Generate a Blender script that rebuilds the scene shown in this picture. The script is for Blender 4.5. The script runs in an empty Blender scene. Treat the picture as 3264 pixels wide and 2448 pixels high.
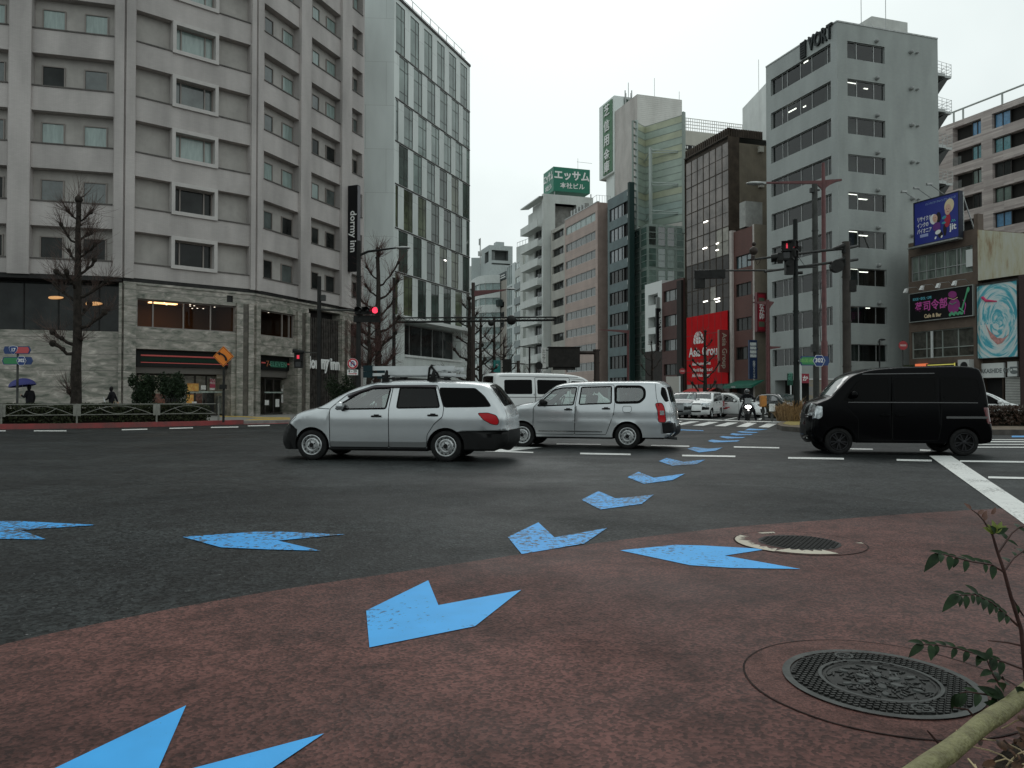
import bpy,math,random
import numpy as np
from mathutils import Vector,Matrix
from mathutils.geometry import delaunay_2d_cdt
R=math.radians
SC=bpy.context.scene
COL=SC.collection
random.seed(7)
FPX,CU,CV,HZ,CAMH=2400.0,1632.0,1224.0,1270.0,1.18
PITCH=math.atan((HZ-CV)/FPX)
cam_d=bpy.data.cameras.new("camera")
cam=bpy.data.objects.new("camera",cam_d)
COL.objects.link(cam)
cam.location=(0,0,CAMH)
cam.rotation_euler=(R(90)+PITCH,0,0)
cam_d.sensor_width=36.0
cam_d.lens=36.0*FPX/3264.0
cam_d.clip_start=0.05
cam_d.clip_end=3000
SC.camera=cam
SUN_EL,SUN_ROT=46.0,4.0
w=bpy.data.worlds.new("World")
SC.world=w
w.use_nodes=True
nt=w.node_tree
nt.nodes.clear()
sky=nt.nodes.new("ShaderNodeTexSky")
sky.sky_type='NISHITA'
sky.sun_disc=False
sky.sun_elevation=R(SUN_EL)
sky.sun_rotation=R(SUN_ROT)
sky.air_density=1.0
sky.dust_density=4.0
hs=nt.nodes.new("ShaderNodeHueSaturation")
hs.inputs['Saturation'].default_value=0.10
nt.links.new(sky.outputs[0],hs.inputs['Color'])
tc=nt.nodes.new("ShaderNodeTexCoord")
nz=nt.nodes.new("ShaderNodeTexNoise")
nz.inputs['Scale'].default_value=1.5
nz.inputs['Detail'].default_value=5
nz.inputs['Roughness'].default_value=0.5
nt.links.new(tc.outputs['Generated'],nz.inputs['Vector'])
cr=nt.nodes.new("ShaderNodeValToRGB")
cr.color_ramp.elements[0].position=0.33
cr.color_ramp.elements[0].color=(5.1,5.95,6.05,1)
cr.color_ramp.elements[1].position=0.60
cr.color_ramp.elements[1].color=(8.3,9.15,9.05,1)
nt.links.new(nz.outputs[0],cr.inputs[0])
mx=nt.nodes.new("ShaderNodeMix")
mx.data_type='RGBA'
mx.inputs[0].default_value=0.86
nt.links.new(hs.outputs[0],mx.inputs[6])
nt.links.new(cr.outputs[0],mx.inputs[7])
bg=nt.nodes.new("ShaderNodeBackground")
bg.inputs[1].default_value=0.105
nt.links.new(mx.outputs[2],bg.inputs[0])
wo=nt.nodes.new("ShaderNodeOutputWorld")
nt.links.new(bg.outputs[0],wo.inputs[0])
sl=bpy.data.lights.new("sun",'SUN')
sl.energy=0.5
sl.angle=R(40)
sl.color=(1.0,0.98,0.95)
so=bpy.data.objects.new("sun",sl)
COL.objects.link(so)
so.rotation_euler=(R(90-SUN_EL),0,R(180-SUN_ROT))
SC.view_settings.view_transform='Standard'
SC.view_settings.look='None'
SC.view_settings.exposure=0.0
SC.view_settings.gamma=1.0
SC.view_settings.use_curve_mapping=False
SC.render.engine='CYCLES'
SC.cycles.max_bounces=6
SC.cycles.transparent_max_bounces=12
SC.cycles.caustics_reflective=False
SC.cycles.caustics_refractive=False
SC.cycles.sample_clamp_indirect=4.0
CP,SP=math.cos(PITCH),math.sin(PITCH)
def ray(u,v):
    a=(u-CU)/FPX;b=(CV-v)/FPX
    return Vector((a,CP-b*SP,SP+b*CP))
def gnd(u,v,z=0.0):
    d=ray(u,v);t=(z-CAMH)/d.z
    return Vector((d.x*t,d.y*t,z))
def at(u,v,D):
    d=ray(u,v);t=D/d.y
    return Vector((d.x*t,D,CAMH+d.z*t))
def dd(pts):
    return[(x*1.47559,y*1.47559)for x,y in pts]
def tag(o,label=None,cat=None,group=None,kind=None):
    if label:o['label']=label
    if cat:o['category']=cat
    if group:o['group']=group
    if kind:o['kind']=kind
    return o
def empty(name,loc=(0,0,0),rz=0.0,label=None,cat=None,group=None):
    o=bpy.data.objects.new(name,None)
    COL.objects.link(o)
    o.location=loc;o.rotation_euler=(0,0,rz)
    o.empty_display_size=0.3
    return tag(o,label,cat,group)
KIDS={}
def setp(o,parent):
    if parent is not None:
        o.parent=parent
        KIDS.setdefault(parent.name,[]).append(o)
def copy_tree(o,parent=None):
    c=o.copy();COL.objects.link(c)
    if parent is not None:setp(c,parent)
    for ch in KIDS.get(o.name,[]):copy_tree(ch,c)
    return c
class MB:
    """collects faces, builds ONE mesh object"""
    def __init__(s):s.v=[];s.f=[];s.m=[];s.mat=0
    def add(s,vs,fs,m=None):
        b=len(s.v);s.v.extend([tuple(p)for p in vs])
        k=s.mat if m is None else m
        for f in fs:s.f.append(tuple(i+b for i in f));s.m.append(k)
        return s
    def quad(s,a,b,c,d,m=None):return s.add([a,b,c,d],[(0,1,2,3)],m)
    def box(s,x0,x1,y0,y1,z0,z1,m=None,M=None):
        vs=[Vector((x,y,z))for z in(z0,z1)for y in(y0,y1)for x in(x0,x1)]
        if M is not None:vs=[M @ p for p in vs]
        return s.add(vs,[(0,2,3,1),(4,5,7,6),(0,1,5,4),(2,6,7,3),(0,4,6,2),(1,3,7,5)],m)
    def cyl(s,a,b,r0,r1=None,n=12,m=None,cap=True):
        a=Vector(a);b=Vector(b);r1=r0 if r1 is None else r1
        z=(b-a).normalized()if(b-a).length>1e-9 else Vector((0,0,1))
        x=z.orthogonal().normalized();y=z.cross(x)
        vs=[]
        for p,r in((a,r0),(b,r1)):
            for i in range(n):
                t=2*math.pi*i/n
                vs.append(p+(x*math.cos(t)+y*math.sin(t))*r)
        fs=[(i,(i+1)% n,n+(i+1)% n,n+i)for i in range(n)]
        if cap:fs+=[tuple(range(n-1,-1,-1)),tuple(range(n,2*n))]
        return s.add(vs,fs,m)
    def tube(s,pts,rad,n=6,m=None,cap=True):
        pts=[Vector(p)for p in pts]
        if not hasattr(rad,'__len__'):rad=[rad]*len(pts)
        vs=[];prev=None
        for i,p in enumerate(pts):
            d=(pts[min(i+1,len(pts)-1)]-pts[max(i-1,0)])
            d=d.normalized()if d.length>1e-9 else Vector((0,0,1))
            x=d.orthogonal().normalized()if prev is None else(prev-d*prev.dot(d))
            x=x.normalized()if x.length>1e-6 else d.orthogonal().normalized()
            prev=x;y=d.cross(x)
            for k in range(n):
                t=2*math.pi*k/n
                vs.append(p+(x*math.cos(t)+y*math.sin(t))*rad[i])
        fs=[]
        for i in range(len(pts)-1):
            for k in range(n):
                fs.append((i*n+k,i*n+(k+1)% n,(i+1)*n+(k+1)% n,(i+1)*n+k))
        if cap:
            fs.append(tuple(range(n-1,-1,-1)));e=(len(pts)-1)*n
            fs.append(tuple(range(e,e+n)))
        return s.add(vs,fs,m)
    def lathe(s,prof,n=32,M=None,m=None,ms=None):
        """prof: (radius, height) along local Z"""
        vs=[]
        for r,h in prof:
            for i in range(n):
                t=2*math.pi*i/n
                p=Vector((r*math.cos(t),r*math.sin(t),h))
                vs.append(M @ p if M is not None else p)
        b=len(s.v);s.v.extend([tuple(p)for p in vs])
        for j in range(len(prof)-1):
            for i in range(n):
                s.f.append((b+j*n+i,b+j*n+(i+1)% n,b+(j+1)*n+(i+1)% n,b+(j+1)*n+i))
                s.m.append((ms[j]if ms else(s.mat if m is None else m)))
        return s
    def poly(s,pts,m=None):return s.add(pts,[tuple(range(len(pts)))],m)
    def prism(s,pts,off,m=None):
        """polygon pts extruded by vector off"""
        off=Vector(off);n=len(pts)
        vs=[Vector(p)for p in pts]+[Vector(p)+off for p in pts]
        fs=[tuple(range(n-1,-1,-1)),tuple(range(n,2*n))]
        fs+=[(i,(i+1)% n,n+(i+1)% n,n+i)for i in range(n)]
        return s.add(vs,fs,m)
    def sphere(s,c,r,m=None,nu=12,nv=8,sc=(1,1,1),M=None):
        vs=[];c=Vector(c)
        for j in range(nv+1):
            ph=math.pi*j/nv
            for i in range(nu):
                t=2*math.pi*i/nu
                p=Vector((math.sin(ph)*math.cos(t)*sc[0],math.sin(ph)*math.sin(t)*sc[1],math.cos(ph)*sc[2]))*r
                vs.append(c+(M @ p if M is not None else p))
        fs=[]
        for j in range(nv):
            for i in range(nu):
                fs.append((j*nu+i,(j+1)*nu+i,(j+1)*nu+(i+1)% nu,j*nu+(i+1)% nu))
        return s.add(vs,fs,m)
    def build(s,name,mats,parent=None,smooth=None,fix=True,bevel=0.0):
        if not isinstance(mats,(list,tuple)):mats=[mats]
        me=bpy.data.meshes.new(name)
        me.from_pydata(s.v,[],s.f)
        for mt in mats:me.materials.append(mt)
        me.polygons.foreach_set('material_index',[min(k,len(mats)-1)for k in s.m])
        if fix:
            import bmesh
            bm=bmesh.new();bm.from_mesh(me)
            bmesh.ops.recalc_face_normals(bm,faces=bm.faces)
            bm.to_mesh(me);bm.free()
        if smooth is not None:
            me.polygons.foreach_set('use_smooth',[True]*len(me.polygons))
            me.set_sharp_from_angle(angle=R(smooth))
        me.update()
        o=bpy.data.objects.new(name,me)
        COL.objects.link(o)
        setp(o,parent)
        if bevel>0:
            b=o.modifiers.new("bevel",'BEVEL');b.width=bevel;b.segments=2;b.limit_method='ANGLE'
        return o
def text_obj(name,body,size,mt,parent,origin,xdir,zdir,extrude=0.02,align='CENTER',sx=1.0,line=1.0,bold=0.0,shear=0.0):
    """flat lettering standing at origin, running along xdir, upright along zdir, front face towards xdir x zdir"""
    cu=bpy.data.curves.new(name,'FONT')
    cu.body=body;cu.size=size;cu.align_x=align;cu.align_y='CENTER'
    cu.extrude=extrude;cu.space_line=line;cu.resolution_u=2
    cu.offset=bold;cu.shear=shear
    tmp=bpy.data.objects.new("lettering_source",cu)
    COL.objects.link(tmp)
    dg=bpy.context.evaluated_depsgraph_get()
    me=bpy.data.meshes.new_from_object(tmp.evaluated_get(dg))
    bpy.data.objects.remove(tmp)
    me.name=name
    x=Vector(xdir).normalized();z=Vector(zdir).normalized();n=x.cross(z)
    M=Matrix(((x.x*sx,z.x,n.x,origin[0]),(x.y*sx,z.y,n.y,origin[1]),(x.z*sx,z.z,n.z,origin[2]),(0,0,0,1)))
    me.transform(M)
    me.materials.clear();me.materials.append(mt)
    o=bpy.data.objects.new(name,me)
    COL.objects.link(o);setp(o,parent)
    return o
MATS={}
def mat(name,col,rough=0.6,metal=0.0,var=0.0,vscale=3.0,vstretch=(1,1,1),col2=None,bump=0.0,bscale=60.0,
        spec=0.5,coat=0.0,emit=0.0,emitc=None,ior=1.5,dirt=0.0,trans=0.0):
    if name in MATS:return MATS[name]
    m=bpy.data.materials.new(name);m.use_nodes=True
    t=m.node_tree;b=t.nodes['Principled BSDF']
    c4=(col[0],col[1],col[2],1)
    b.inputs['Base Color'].default_value=c4
    b.inputs['Roughness'].default_value=rough
    b.inputs['Metallic'].default_value=metal
    if max(col)<0.07 and rough>0.28 and spec==0.5:spec=0.16
    b.inputs['Specular IOR Level'].default_value=spec
    b.inputs['IOR'].default_value=ior
    b.inputs['Coat Weight'].default_value=coat
    if coat:b.inputs['Coat Roughness'].default_value=0.05
    if emit:
        b.inputs['Emission Strength'].default_value=emit
        e=emitc or col
        b.inputs['Emission Color'].default_value=(e[0],e[1],e[2],1)
    last=None
    if var or col2 or bump or dirt:
        g=t.nodes.new('ShaderNodeNewGeometry')
        mp=t.nodes.new('ShaderNodeMapping');mp.inputs['Scale'].default_value=vstretch
        t.links.new(g.outputs['Position'],mp.inputs['Vector'])
    if var or col2:
        n=t.nodes.new('ShaderNodeTexNoise');n.inputs['Scale'].default_value=vscale
        n.inputs['Detail'].default_value=6;n.inputs['Roughness'].default_value=0.65
        t.links.new(mp.outputs[0],n.inputs['Vector'])
        r=t.nodes.new('ShaderNodeValToRGB')
        c2=col2 or tuple(max(0,x*(1-var))for x in col)
        c1=tuple(min(1,x*(1+(var if not col2 else 0)))for x in col)
        r.color_ramp.elements[0].position=0.36;r.color_ramp.elements[0].color=(*c2,1)
        r.color_ramp.elements[1].position=0.64;r.color_ramp.elements[1].color=(*c1,1)
        t.links.new(n.outputs[0],r.inputs[0]);last=r.outputs[0]
    if dirt:
        n2=t.nodes.new('ShaderNodeTexNoise');n2.inputs['Scale'].default_value=0.35
        n2.inputs['Detail'].default_value=8;n2.inputs['Roughness'].default_value=0.7
        m2=t.nodes.new('ShaderNodeMapping');m2.inputs['Scale'].default_value=(1.6,1.6,0.22)
        t.links.new(g.outputs['Position'],m2.inputs['Vector']);t.links.new(m2.outputs[0],n2.inputs['Vector'])
        r2=t.nodes.new('ShaderNodeMapRange');r2.inputs[1].default_value=0.45;r2.inputs[2].default_value=0.75
        r2.inputs[3].default_value=0.0;r2.inputs[4].default_value=dirt
        t.links.new(n2.outputs[0],r2.inputs[0])
        mm=t.nodes.new('ShaderNodeMix');mm.data_type='RGBA'
        t.links.new(r2.outputs[0],mm.inputs[0])
        if last is not None:t.links.new(last,mm.inputs[6])
        else:mm.inputs[6].default_value=c4
        mm.inputs[7].default_value=(col[0]*0.35,col[1]*0.33,col[2]*0.30,1)
        last=mm.outputs[2]
    if last is not None:t.links.new(last,b.inputs['Base Color'])
    if bump:
        bn=t.nodes.new('ShaderNodeTexNoise');bn.inputs['Scale'].default_value=bscale;bn.inputs['Detail'].default_value=4
        t.links.new(g.outputs['Position'],bn.inputs['Vector'])
        bp=t.nodes.new('ShaderNodeBump');bp.inputs['Strength'].default_value=bump;bp.inputs['Distance'].default_value=0.02
        t.links.new(bn.outputs[0],bp.inputs['Height']);t.links.new(bp.outputs[0],b.inputs['Normal'])
    MATS[name]=m
    return m
def glass(name,tint=(0.75,0.85,0.82),rough=0.03,clear=0.8,f0=0.06):
    """thin pane: tinted see-through plus a mirror-like reflection that grows towards grazing angles"""
    if name in MATS:return MATS[name]
    m=bpy.data.materials.new(name);m.use_nodes=True
    t=m.node_tree;t.nodes.clear()
    tr=t.nodes.new('ShaderNodeBsdfTransparent');tr.inputs[0].default_value=(*[c*clear for c in tint],1)
    gl=t.nodes.new('ShaderNodeBsdfGlossy');gl.inputs['Roughness'].default_value=rough
    lw=t.nodes.new('ShaderNodeLayerWeight');lw.inputs[0].default_value=0.5
    pw=t.nodes.new('ShaderNodeMath');pw.operation='POWER';pw.inputs[1].default_value=4.0
    fr=t.nodes.new('ShaderNodeMath');fr.operation='MULTIPLY_ADD';fr.inputs[1].default_value=0.8;fr.inputs[2].default_value=f0
    t.links.new(lw.outputs['Facing'],pw.inputs[0]);t.links.new(pw.outputs[0],fr.inputs[0])
    mx=t.nodes.new('ShaderNodeMixShader');o=t.nodes.new('ShaderNodeOutputMaterial')
    t.links.new(fr.outputs[0],mx.inputs[0]);t.links.new(tr.outputs[0],mx.inputs[1]);t.links.new(gl.outputs[0],mx.inputs[2])
    t.links.new(mx.outputs[0],o.inputs[0])
    MATS[name]=m
    return m
def brickmat(name,d,c1,c2,mortar,bw,bh,ms=0.01,rough=0.7,bump=0.2,dirt=0.0):
    """bricks or tiles laid along horizontal direction d (x,y)"""
    m=bpy.data.materials.new(name);m.use_nodes=True
    t=m.node_tree;b=t.nodes['Principled BSDF'];b.inputs['Roughness'].default_value=rough
    g=t.nodes.new('ShaderNodeNewGeometry')
    dp=t.nodes.new('ShaderNodeVectorMath');dp.operation='DOT_PRODUCT';dp.inputs[1].default_value=(d[0],d[1],0)
    t.links.new(g.outputs['Position'],dp.inputs[0])
    sx=t.nodes.new('ShaderNodeSeparateXYZ');t.links.new(g.outputs['Position'],sx.inputs[0])
    cb=t.nodes.new('ShaderNodeCombineXYZ');t.links.new(dp.outputs['Value'],cb.inputs[0]);t.links.new(sx.outputs[2],cb.inputs[1])
    br=t.nodes.new('ShaderNodeTexBrick')
    br.inputs['Color1'].default_value=(*c1,1);br.inputs['Color2'].default_value=(*c2,1);br.inputs['Mortar'].default_value=(*mortar,1)
    br.inputs['Scale'].default_value=1.0;br.inputs['Mortar Size'].default_value=ms
    br.inputs['Brick Width'].default_value=bw;br.inputs['Row Height'].default_value=bh
    t.links.new(cb.outputs[0],br.inputs['Vector'])
    n2=t.nodes.new('ShaderNodeTexNoise');n2.inputs['Scale'].default_value=0.5;n2.inputs['Detail'].default_value=8
    mp=t.nodes.new('ShaderNodeMapping');mp.inputs['Scale'].default_value=(1.5,1.5,0.4)
    t.links.new(g.outputs['Position'],mp.inputs[0]);t.links.new(mp.outputs[0],n2.inputs['Vector'])
    r2=t.nodes.new('ShaderNodeMapRange');r2.inputs[1].default_value=0.35;r2.inputs[2].default_value=0.75
    r2.inputs[3].default_value=1.08;r2.inputs[4].default_value=1.0-dirt
    t.links.new(n2.outputs[0],r2.inputs[0])
    mu=t.nodes.new('ShaderNodeVectorMath');mu.operation='SCALE'
    t.links.new(br.outputs['Color'],mu.inputs[0]);t.links.new(r2.outputs[0],mu.inputs['Scale'])
    t.links.new(mu.outputs[0],b.inputs['Base Color'])
    if bump:
        bp=t.nodes.new('ShaderNodeBump');bp.inputs['Strength'].default_value=bump;bp.inputs['Distance'].default_value=0.01;bp.invert=True
        t.links.new(br.outputs['Fac'],bp.inputs['Height']);t.links.new(bp.outputs[0],b.inputs['Normal'])
    MATS[name]=m
    return m
WHITE_PAINT=mat('white_wall_paint',(0.70,0.72,0.70),0.6,var=0.06,vscale=0.6,dirt=0.25)
BLACK_METAL=mat('black_painted_metal',(0.018,0.018,0.017),0.45,var=0.3,vscale=4)
DARK_GREY=mat('dark_grey_metal',(0.05,0.052,0.05),0.5,var=0.2,vscale=3)
BROWN_METAL=mat('dark_brown_metal',(0.045,0.034,0.029),0.5,var=0.2,vscale=3)
MAROON=mat('maroon_painted_metal',(0.115,0.035,0.035),0.5,var=0.2,vscale=3)
STEEL=mat('galvanised_steel',(0.35,0.36,0.35),0.45,metal=0.6,var=0.2,vscale=5)
CONCRETE=mat('grey_concrete',(0.36,0.36,0.34),0.85,var=0.18,vscale=1.2,dirt=0.4,bump=0.1,bscale=20)
DARK_ROOM=mat('dark_room',(0.035,0.032,0.03),0.9)
WHITE_SIGN=mat('white_sign_paint',(0.8,0.8,0.78),0.5)
BLACK_SIGN=mat('black_sign_face',(0.012,0.012,0.013),0.35)
TUBE_LIGHT=mat('fluorescent_tube',(0.9,0.9,0.85),0.5,emit=4.0,emitc=(1.0,0.97,0.88))
WARM_LIGHT=mat('warm_ceiling_light',(1.0,0.7,0.4),0.5,emit=6.0,emitc=(1.0,0.62,0.28))
PANE_DARK=mat('window_pane_dark',(0.020,0.022,0.021),0.06,spec=0.22,ior=1.5,var=0.5,vscale=0.7)
PANE_MID=mat('window_pane_mid',(0.085,0.10,0.096),0.06,spec=0.7,ior=1.6,var=0.35,vscale=1.0)
PANE_PALE=mat('window_pane_lace_curtain',(0.27,0.34,0.32),0.12,spec=0.6,ior=1.6,var=0.18,vscale=1.8,vstretch=(3,3,0.4))
PANE_GREEN=mat('window_pane_green',(0.09,0.14,0.115),0.07,spec=0.7,ior=1.7,var=0.4,vscale=0.8)
FRAME_DARK=mat('dark_window_frame',(0.05,0.045,0.042),0.5)
FRAME_LIGHT=mat('aluminium_window_frame',(0.42,0.43,0.42),0.4,metal=0.5)
FRAME_TAUPE=mat('taupe_window_frame',(0.24,0.21,0.19),0.5)
# ================= ground, road, pavements, markings =================
def road_mat(name,base,dark,speck,sc=95.0,rough=0.55,patch=0.25,spec=0.13,pit=0.54):
    m=bpy.data.materials.new(name);m.use_nodes=True
    t=m.node_tree;b=t.nodes['Principled BSDF']
    g=t.nodes.new('ShaderNodeNewGeometry')
    def noise(s,d=3,r=0.6):
        n=t.nodes.new('ShaderNodeTexNoise');n.inputs['Scale'].default_value=s;n.inputs['Detail'].default_value=d
        n.inputs['Roughness'].default_value=r;t.links.new(g.outputs['Position'],n.inputs['Vector']);return n
    def ramp(src,p0,c0,p1,c1):
        r=t.nodes.new('ShaderNodeValToRGB');r.color_ramp.elements[0].position=p0;r.color_ramp.elements[0].color=(*c0,1)
        r.color_ramp.elements[1].position=p1;r.color_ramp.elements[1].color=(*c1,1);t.links.new(src,r.inputs[0]);return r.outputs[0]
    def mul(a,c):
        x=t.nodes.new('ShaderNodeMix');x.data_type='RGBA';x.blend_type='MULTIPLY';x.inputs[0].default_value=1.0
        t.links.new(a,x.inputs[6]);t.links.new(c,x.inputs[7]);return x.outputs[2]
    v=t.nodes.new('ShaderNodeTexVoronoi');v.inputs['Scale'].default_value=sc
    t.links.new(g.outputs['Position'],v.inputs['Vector'])
    col=ramp(v.outputs['Color'],0.25,dark,0.72,base)
    lo=1-patch
    col=mul(col,ramp(noise(0.55,8,0.62).outputs[0],0.36,(lo,lo,lo),0.62,(1.12,1.12,1.12)))
    ms=t.nodes.new('ShaderNodeMapping');ms.inputs['Scale'].default_value=(0.05,0.42,1);ms.inputs['Rotation'].default_value=(0,0,R(-9));t.links.new(g.outputs['Position'],ms.inputs[0])
    nw=t.nodes.new('ShaderNodeTexNoise');nw.inputs['Scale'].default_value=1.0;nw.inputs['Detail'].default_value=3;t.links.new(ms.outputs[0],nw.inputs['Vector'])
    col=mul(col,ramp(nw.outputs[0],0.38,(0.70,0.70,0.70),0.60,(1.14,1.14,1.13)))
    n2=noise(7.0,8,0.75)
    col=mul(col,ramp(n2.outputs[0],0.36,(pit,pit*.97,pit*.94),0.54,(1.10,1.10,1.10)))
    col=mul(col,ramp(noise(2.2,9,0.78).outputs[0],0.40,(0.74,0.72,0.71),0.50,(1.04,1.04,1.04)))
    n3=noise(30.0,4,0.65)
    x=t.nodes.new('ShaderNodeMix');x.data_type='RGBA'
    t.links.new(ramp(n3.outputs[0],0.655,(0,0,0),0.70,(1,1,1)),x.inputs[0]);t.links.new(col,x.inputs[6]);x.inputs[7].default_value=(*speck,1)
    t.links.new(x.outputs[2],b.inputs['Base Color'])
    t.links.new(ramp(noise(0.4,4).outputs[0],0.35,(rough-0.1,)*3,0.65,(rough+0.12,)*3),b.inputs['Roughness'])
    b.inputs['Specular IOR Level'].default_value=spec
    bp=t.nodes.new('ShaderNodeBump');bp.inputs['Strength'].default_value=0.35;bp.inputs['Distance'].default_value=0.006
    t.links.new(v.outputs['Distance'],bp.inputs['Height']);t.links.new(bp.outputs[0],b.inputs['Normal'])
    MATS[name]=m
    return m
ASPHALT=road_mat('asphalt',(0.048,0.053,0.053),(0.006,0.0075,0.0075),(0.19,0.19,0.185),48,0.52,0.34)
ASPHALT_DARK=road_mat('darker_relaid_asphalt',(0.035,0.0395,0.040),(0.005,0.006,0.006),(0.19,0.19,0.185),48,0.55,0.3)
RED_ASPHALT=road_mat('red_coloured_asphalt',(0.140,0.059,0.050),(0.058,0.026,0.022),(0.020,0.012,0.011),70,0.62,0.34,0.2,0.68)
PAVING=brickmat('grey_paving_slabs',(1,0.3),(0.26,0.25,0.235),(0.20,0.195,0.185),(0.13,0.13,0.12),0.6,0.3,0.006,0.7,0.1,0.2)
PAVE=mat('grey_pavement',(0.23,0.225,0.21),0.65,var=0.2,vscale=0.8)
KERB=mat('grey_kerb_stone',(0.20,0.19,0.175),0.8,var=0.3,vscale=2)
RED_KERB=mat('red_painted_kerb',(0.30,0.045,0.045),0.6,var=0.35,vscale=1.2,col2=(0.13,0.05,0.045))
def paint_mat(name,col,under,wear=0.5,sc=26.0,big=1.1):
    """road paint rubbed through to the surface below"""
    m=bpy.data.materials.new(name);m.use_nodes=True
    t=m.node_tree;b=t.nodes['Principled BSDF'];b.inputs['Roughness'].default_value=0.55
    g=t.nodes.new('ShaderNodeNewGeometry')
    n=t.nodes.new('ShaderNodeTexNoise');n.inputs['Scale'].default_value=sc;n.inputs['Detail'].default_value=7;n.inputs['Roughness'].default_value=0.7
    n2=t.nodes.new('ShaderNodeTexNoise');n2.inputs['Scale'].default_value=big;n2.inputs['Detail'].default_value=2
    t.links.new(g.outputs['Position'],n.inputs['Vector']);t.links.new(g.outputs['Position'],n2.inputs['Vector'])
    a=t.nodes.new('ShaderNodeMath');a.operation='MULTIPLY_ADD';a.inputs[1].default_value=0.45;a.inputs[2].default_value=0.0
    t.links.new(n2.outputs[0],a.inputs[0])
    s=t.nodes.new('ShaderNodeMath');s.operation='ADD'
    t.links.new(n.outputs[0],s.inputs[0]);t.links.new(a.outputs[0],s.inputs[1])
    r=t.nodes.new('ShaderNodeMapRange');r.inputs[1].default_value=0.455+wear*0.44;r.inputs[2].default_value=0.49+wear*0.44
    r.inputs[3].default_value=1.0;r.inputs[4].default_value=0.0
    t.links.new(s.outputs[0],r.inputs[0])
    x=t.nodes.new('ShaderNodeMix');x.data_type='RGBA'
    t.links.new(r.outputs[0],x.inputs[0]);x.inputs[6].default_value=(*col,1);x.inputs[7].default_value=(*under,1)
    v=t.nodes.new('ShaderNodeTexNoise');v.inputs['Scale'].default_value=5;v.inputs['Detail'].default_value=4
    t.links.new(g.outputs['Position'],v.inputs['Vector'])
    vr=t.nodes.new('ShaderNodeMapRange');vr.inputs[3].default_value=0.82;vr.inputs[4].default_value=1.15
    t.links.new(v.outputs[0],vr.inputs[0])
    sc2=t.nodes.new('ShaderNodeVectorMath');sc2.operation='SCALE'
    t.links.new(x.outputs[2],sc2.inputs[0]);t.links.new(vr.outputs[0],sc2.inputs['Scale'])
    t.links.new(sc2.outputs[0],b.inputs['Base Color'])
    MATS[name]=m
    return m
BLUE_NEW=paint_mat('blue_road_paint',(0.035,0.375,0.82),(0.02,0.11,0.24),0.26)
BLUE_WORN=paint_mat('worn_blue_road_paint',(0.032,0.335,0.77),(0.035,0.06,0.085),0.50,19.0)
BLUE_FAR=paint_mat('faded_blue_road_paint',(0.06,0.32,0.68),(0.05,0.06,0.07),0.42)
WHITE_LINE=paint_mat('white_road_paint',(0.70,0.70,0.67),(0.2,0.2,0.19),0.34)
YELLOW_TACTILE=mat('yellow_tactile_paving',(0.55,0.36,0.05),0.6,var=0.25,vscale=2)
def sheet(name,pts,z,mt,**kw):
    m=MB();m.poly([(p[0],p[1],z)for p in pts])
    o=m.build(name,mt,fix=False)
    return tag(o,**kw)
def dense(pts,n=6):
    """Catmull-Rom through ground points"""
    out=[]
    P=[Vector((p[0],p[1]))for p in pts]
    for i in range(len(P)-1):
        p0=P[max(i-1,0)];p1=P[i];p2=P[i+1];p3=P[min(i+2,len(P)-1)]
        for k in range(n):
            t=k/n
            out.append(0.5*((2*p1)+(-p0+p2)*t+(2*p0-5*p1+4*p2-p3)*t*t+(-p0+3*p1-3*p2+p3)*t**3))
    out.append(P[-1])
    return[(p.x,p.y)for p in out]
def raised(name,pts,z0,z1,mt,kerb=None,**kw):
    m=MB();m.poly([(p[0],p[1],z1)for p in pts],0)
    n=len(pts)
    for i in range(n):
        a=pts[i];b=pts[(i+1)% n]
        m.quad((a[0],a[1],z0),(b[0],b[1],z0),(b[0],b[1],z1),(a[0],a[1],z1),1)
    o=m.build(name,[mt,kerb or mt])
    return tag(o,**kw)
sheet('ground',[(-1500,-300),(1500,-300),(1500,2500),(-1500,2500)],-0.03,mat('far_ground',(0.16,0.155,0.145),0.8,var=0.2,vscale=0.05),kind='structure')
sheet('road',[(-90,-6),(90,-6),(90,190),(-90,190)],0.0,ASPHALT,kind='structure')
sheet('road_patch',[tuple(gnd(u,v)[:2])for u,v in((-900,1790),(-300,1692),(32,1647),(325,1603),(541,1579),(900,1556),(1400,1541),(2000,1538),(2500,1552),(2900,1600),(3100,1640),(1300,1820),(0,2120),(-900,2350))],0.002,ASPHALT_DARK,kind='structure')
edge_px=dd([(-420,1500),(0,1395),(200,1351),(400,1311),(600,1276),(800,1246),(1000,1217),(1200,1187),(1400,1160),(1600,1138),(1800,1123),(2000,1108),(2165,1099)])
edge=dense([gnd(u,v)for u,v in edge_px],5)
redpts=edge+[tuple(gnd(3420,1760)[:2]),(9.5,3.0),(9.5,-5.9),(-8,-5.9),(-8,2.2)]
sheet('red_pavement',redpts,0.004,RED_ASPHALT,kind='structure')
kl=[gnd(u,v)for u,v in[(-300,1372),(0,1368),(200,1366),(400,1362),(600,1357.5),(769,1352),(920,1348)]]
kl=[(p.x,p.y)for p in kl]
klfar=[(-8.2,43.0),(-4.2,53.0),(0.2,64.0),(3.2,76.0),(2.6,90.0),(-4.0,112.0),(-14.0,140.0)]
lp=dense(kl+klfar,4)
raised('pavement',lp+[(-60,150),(-60,30)],-0.02,0.13,PAVE,KERB,kind='structure')
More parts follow.
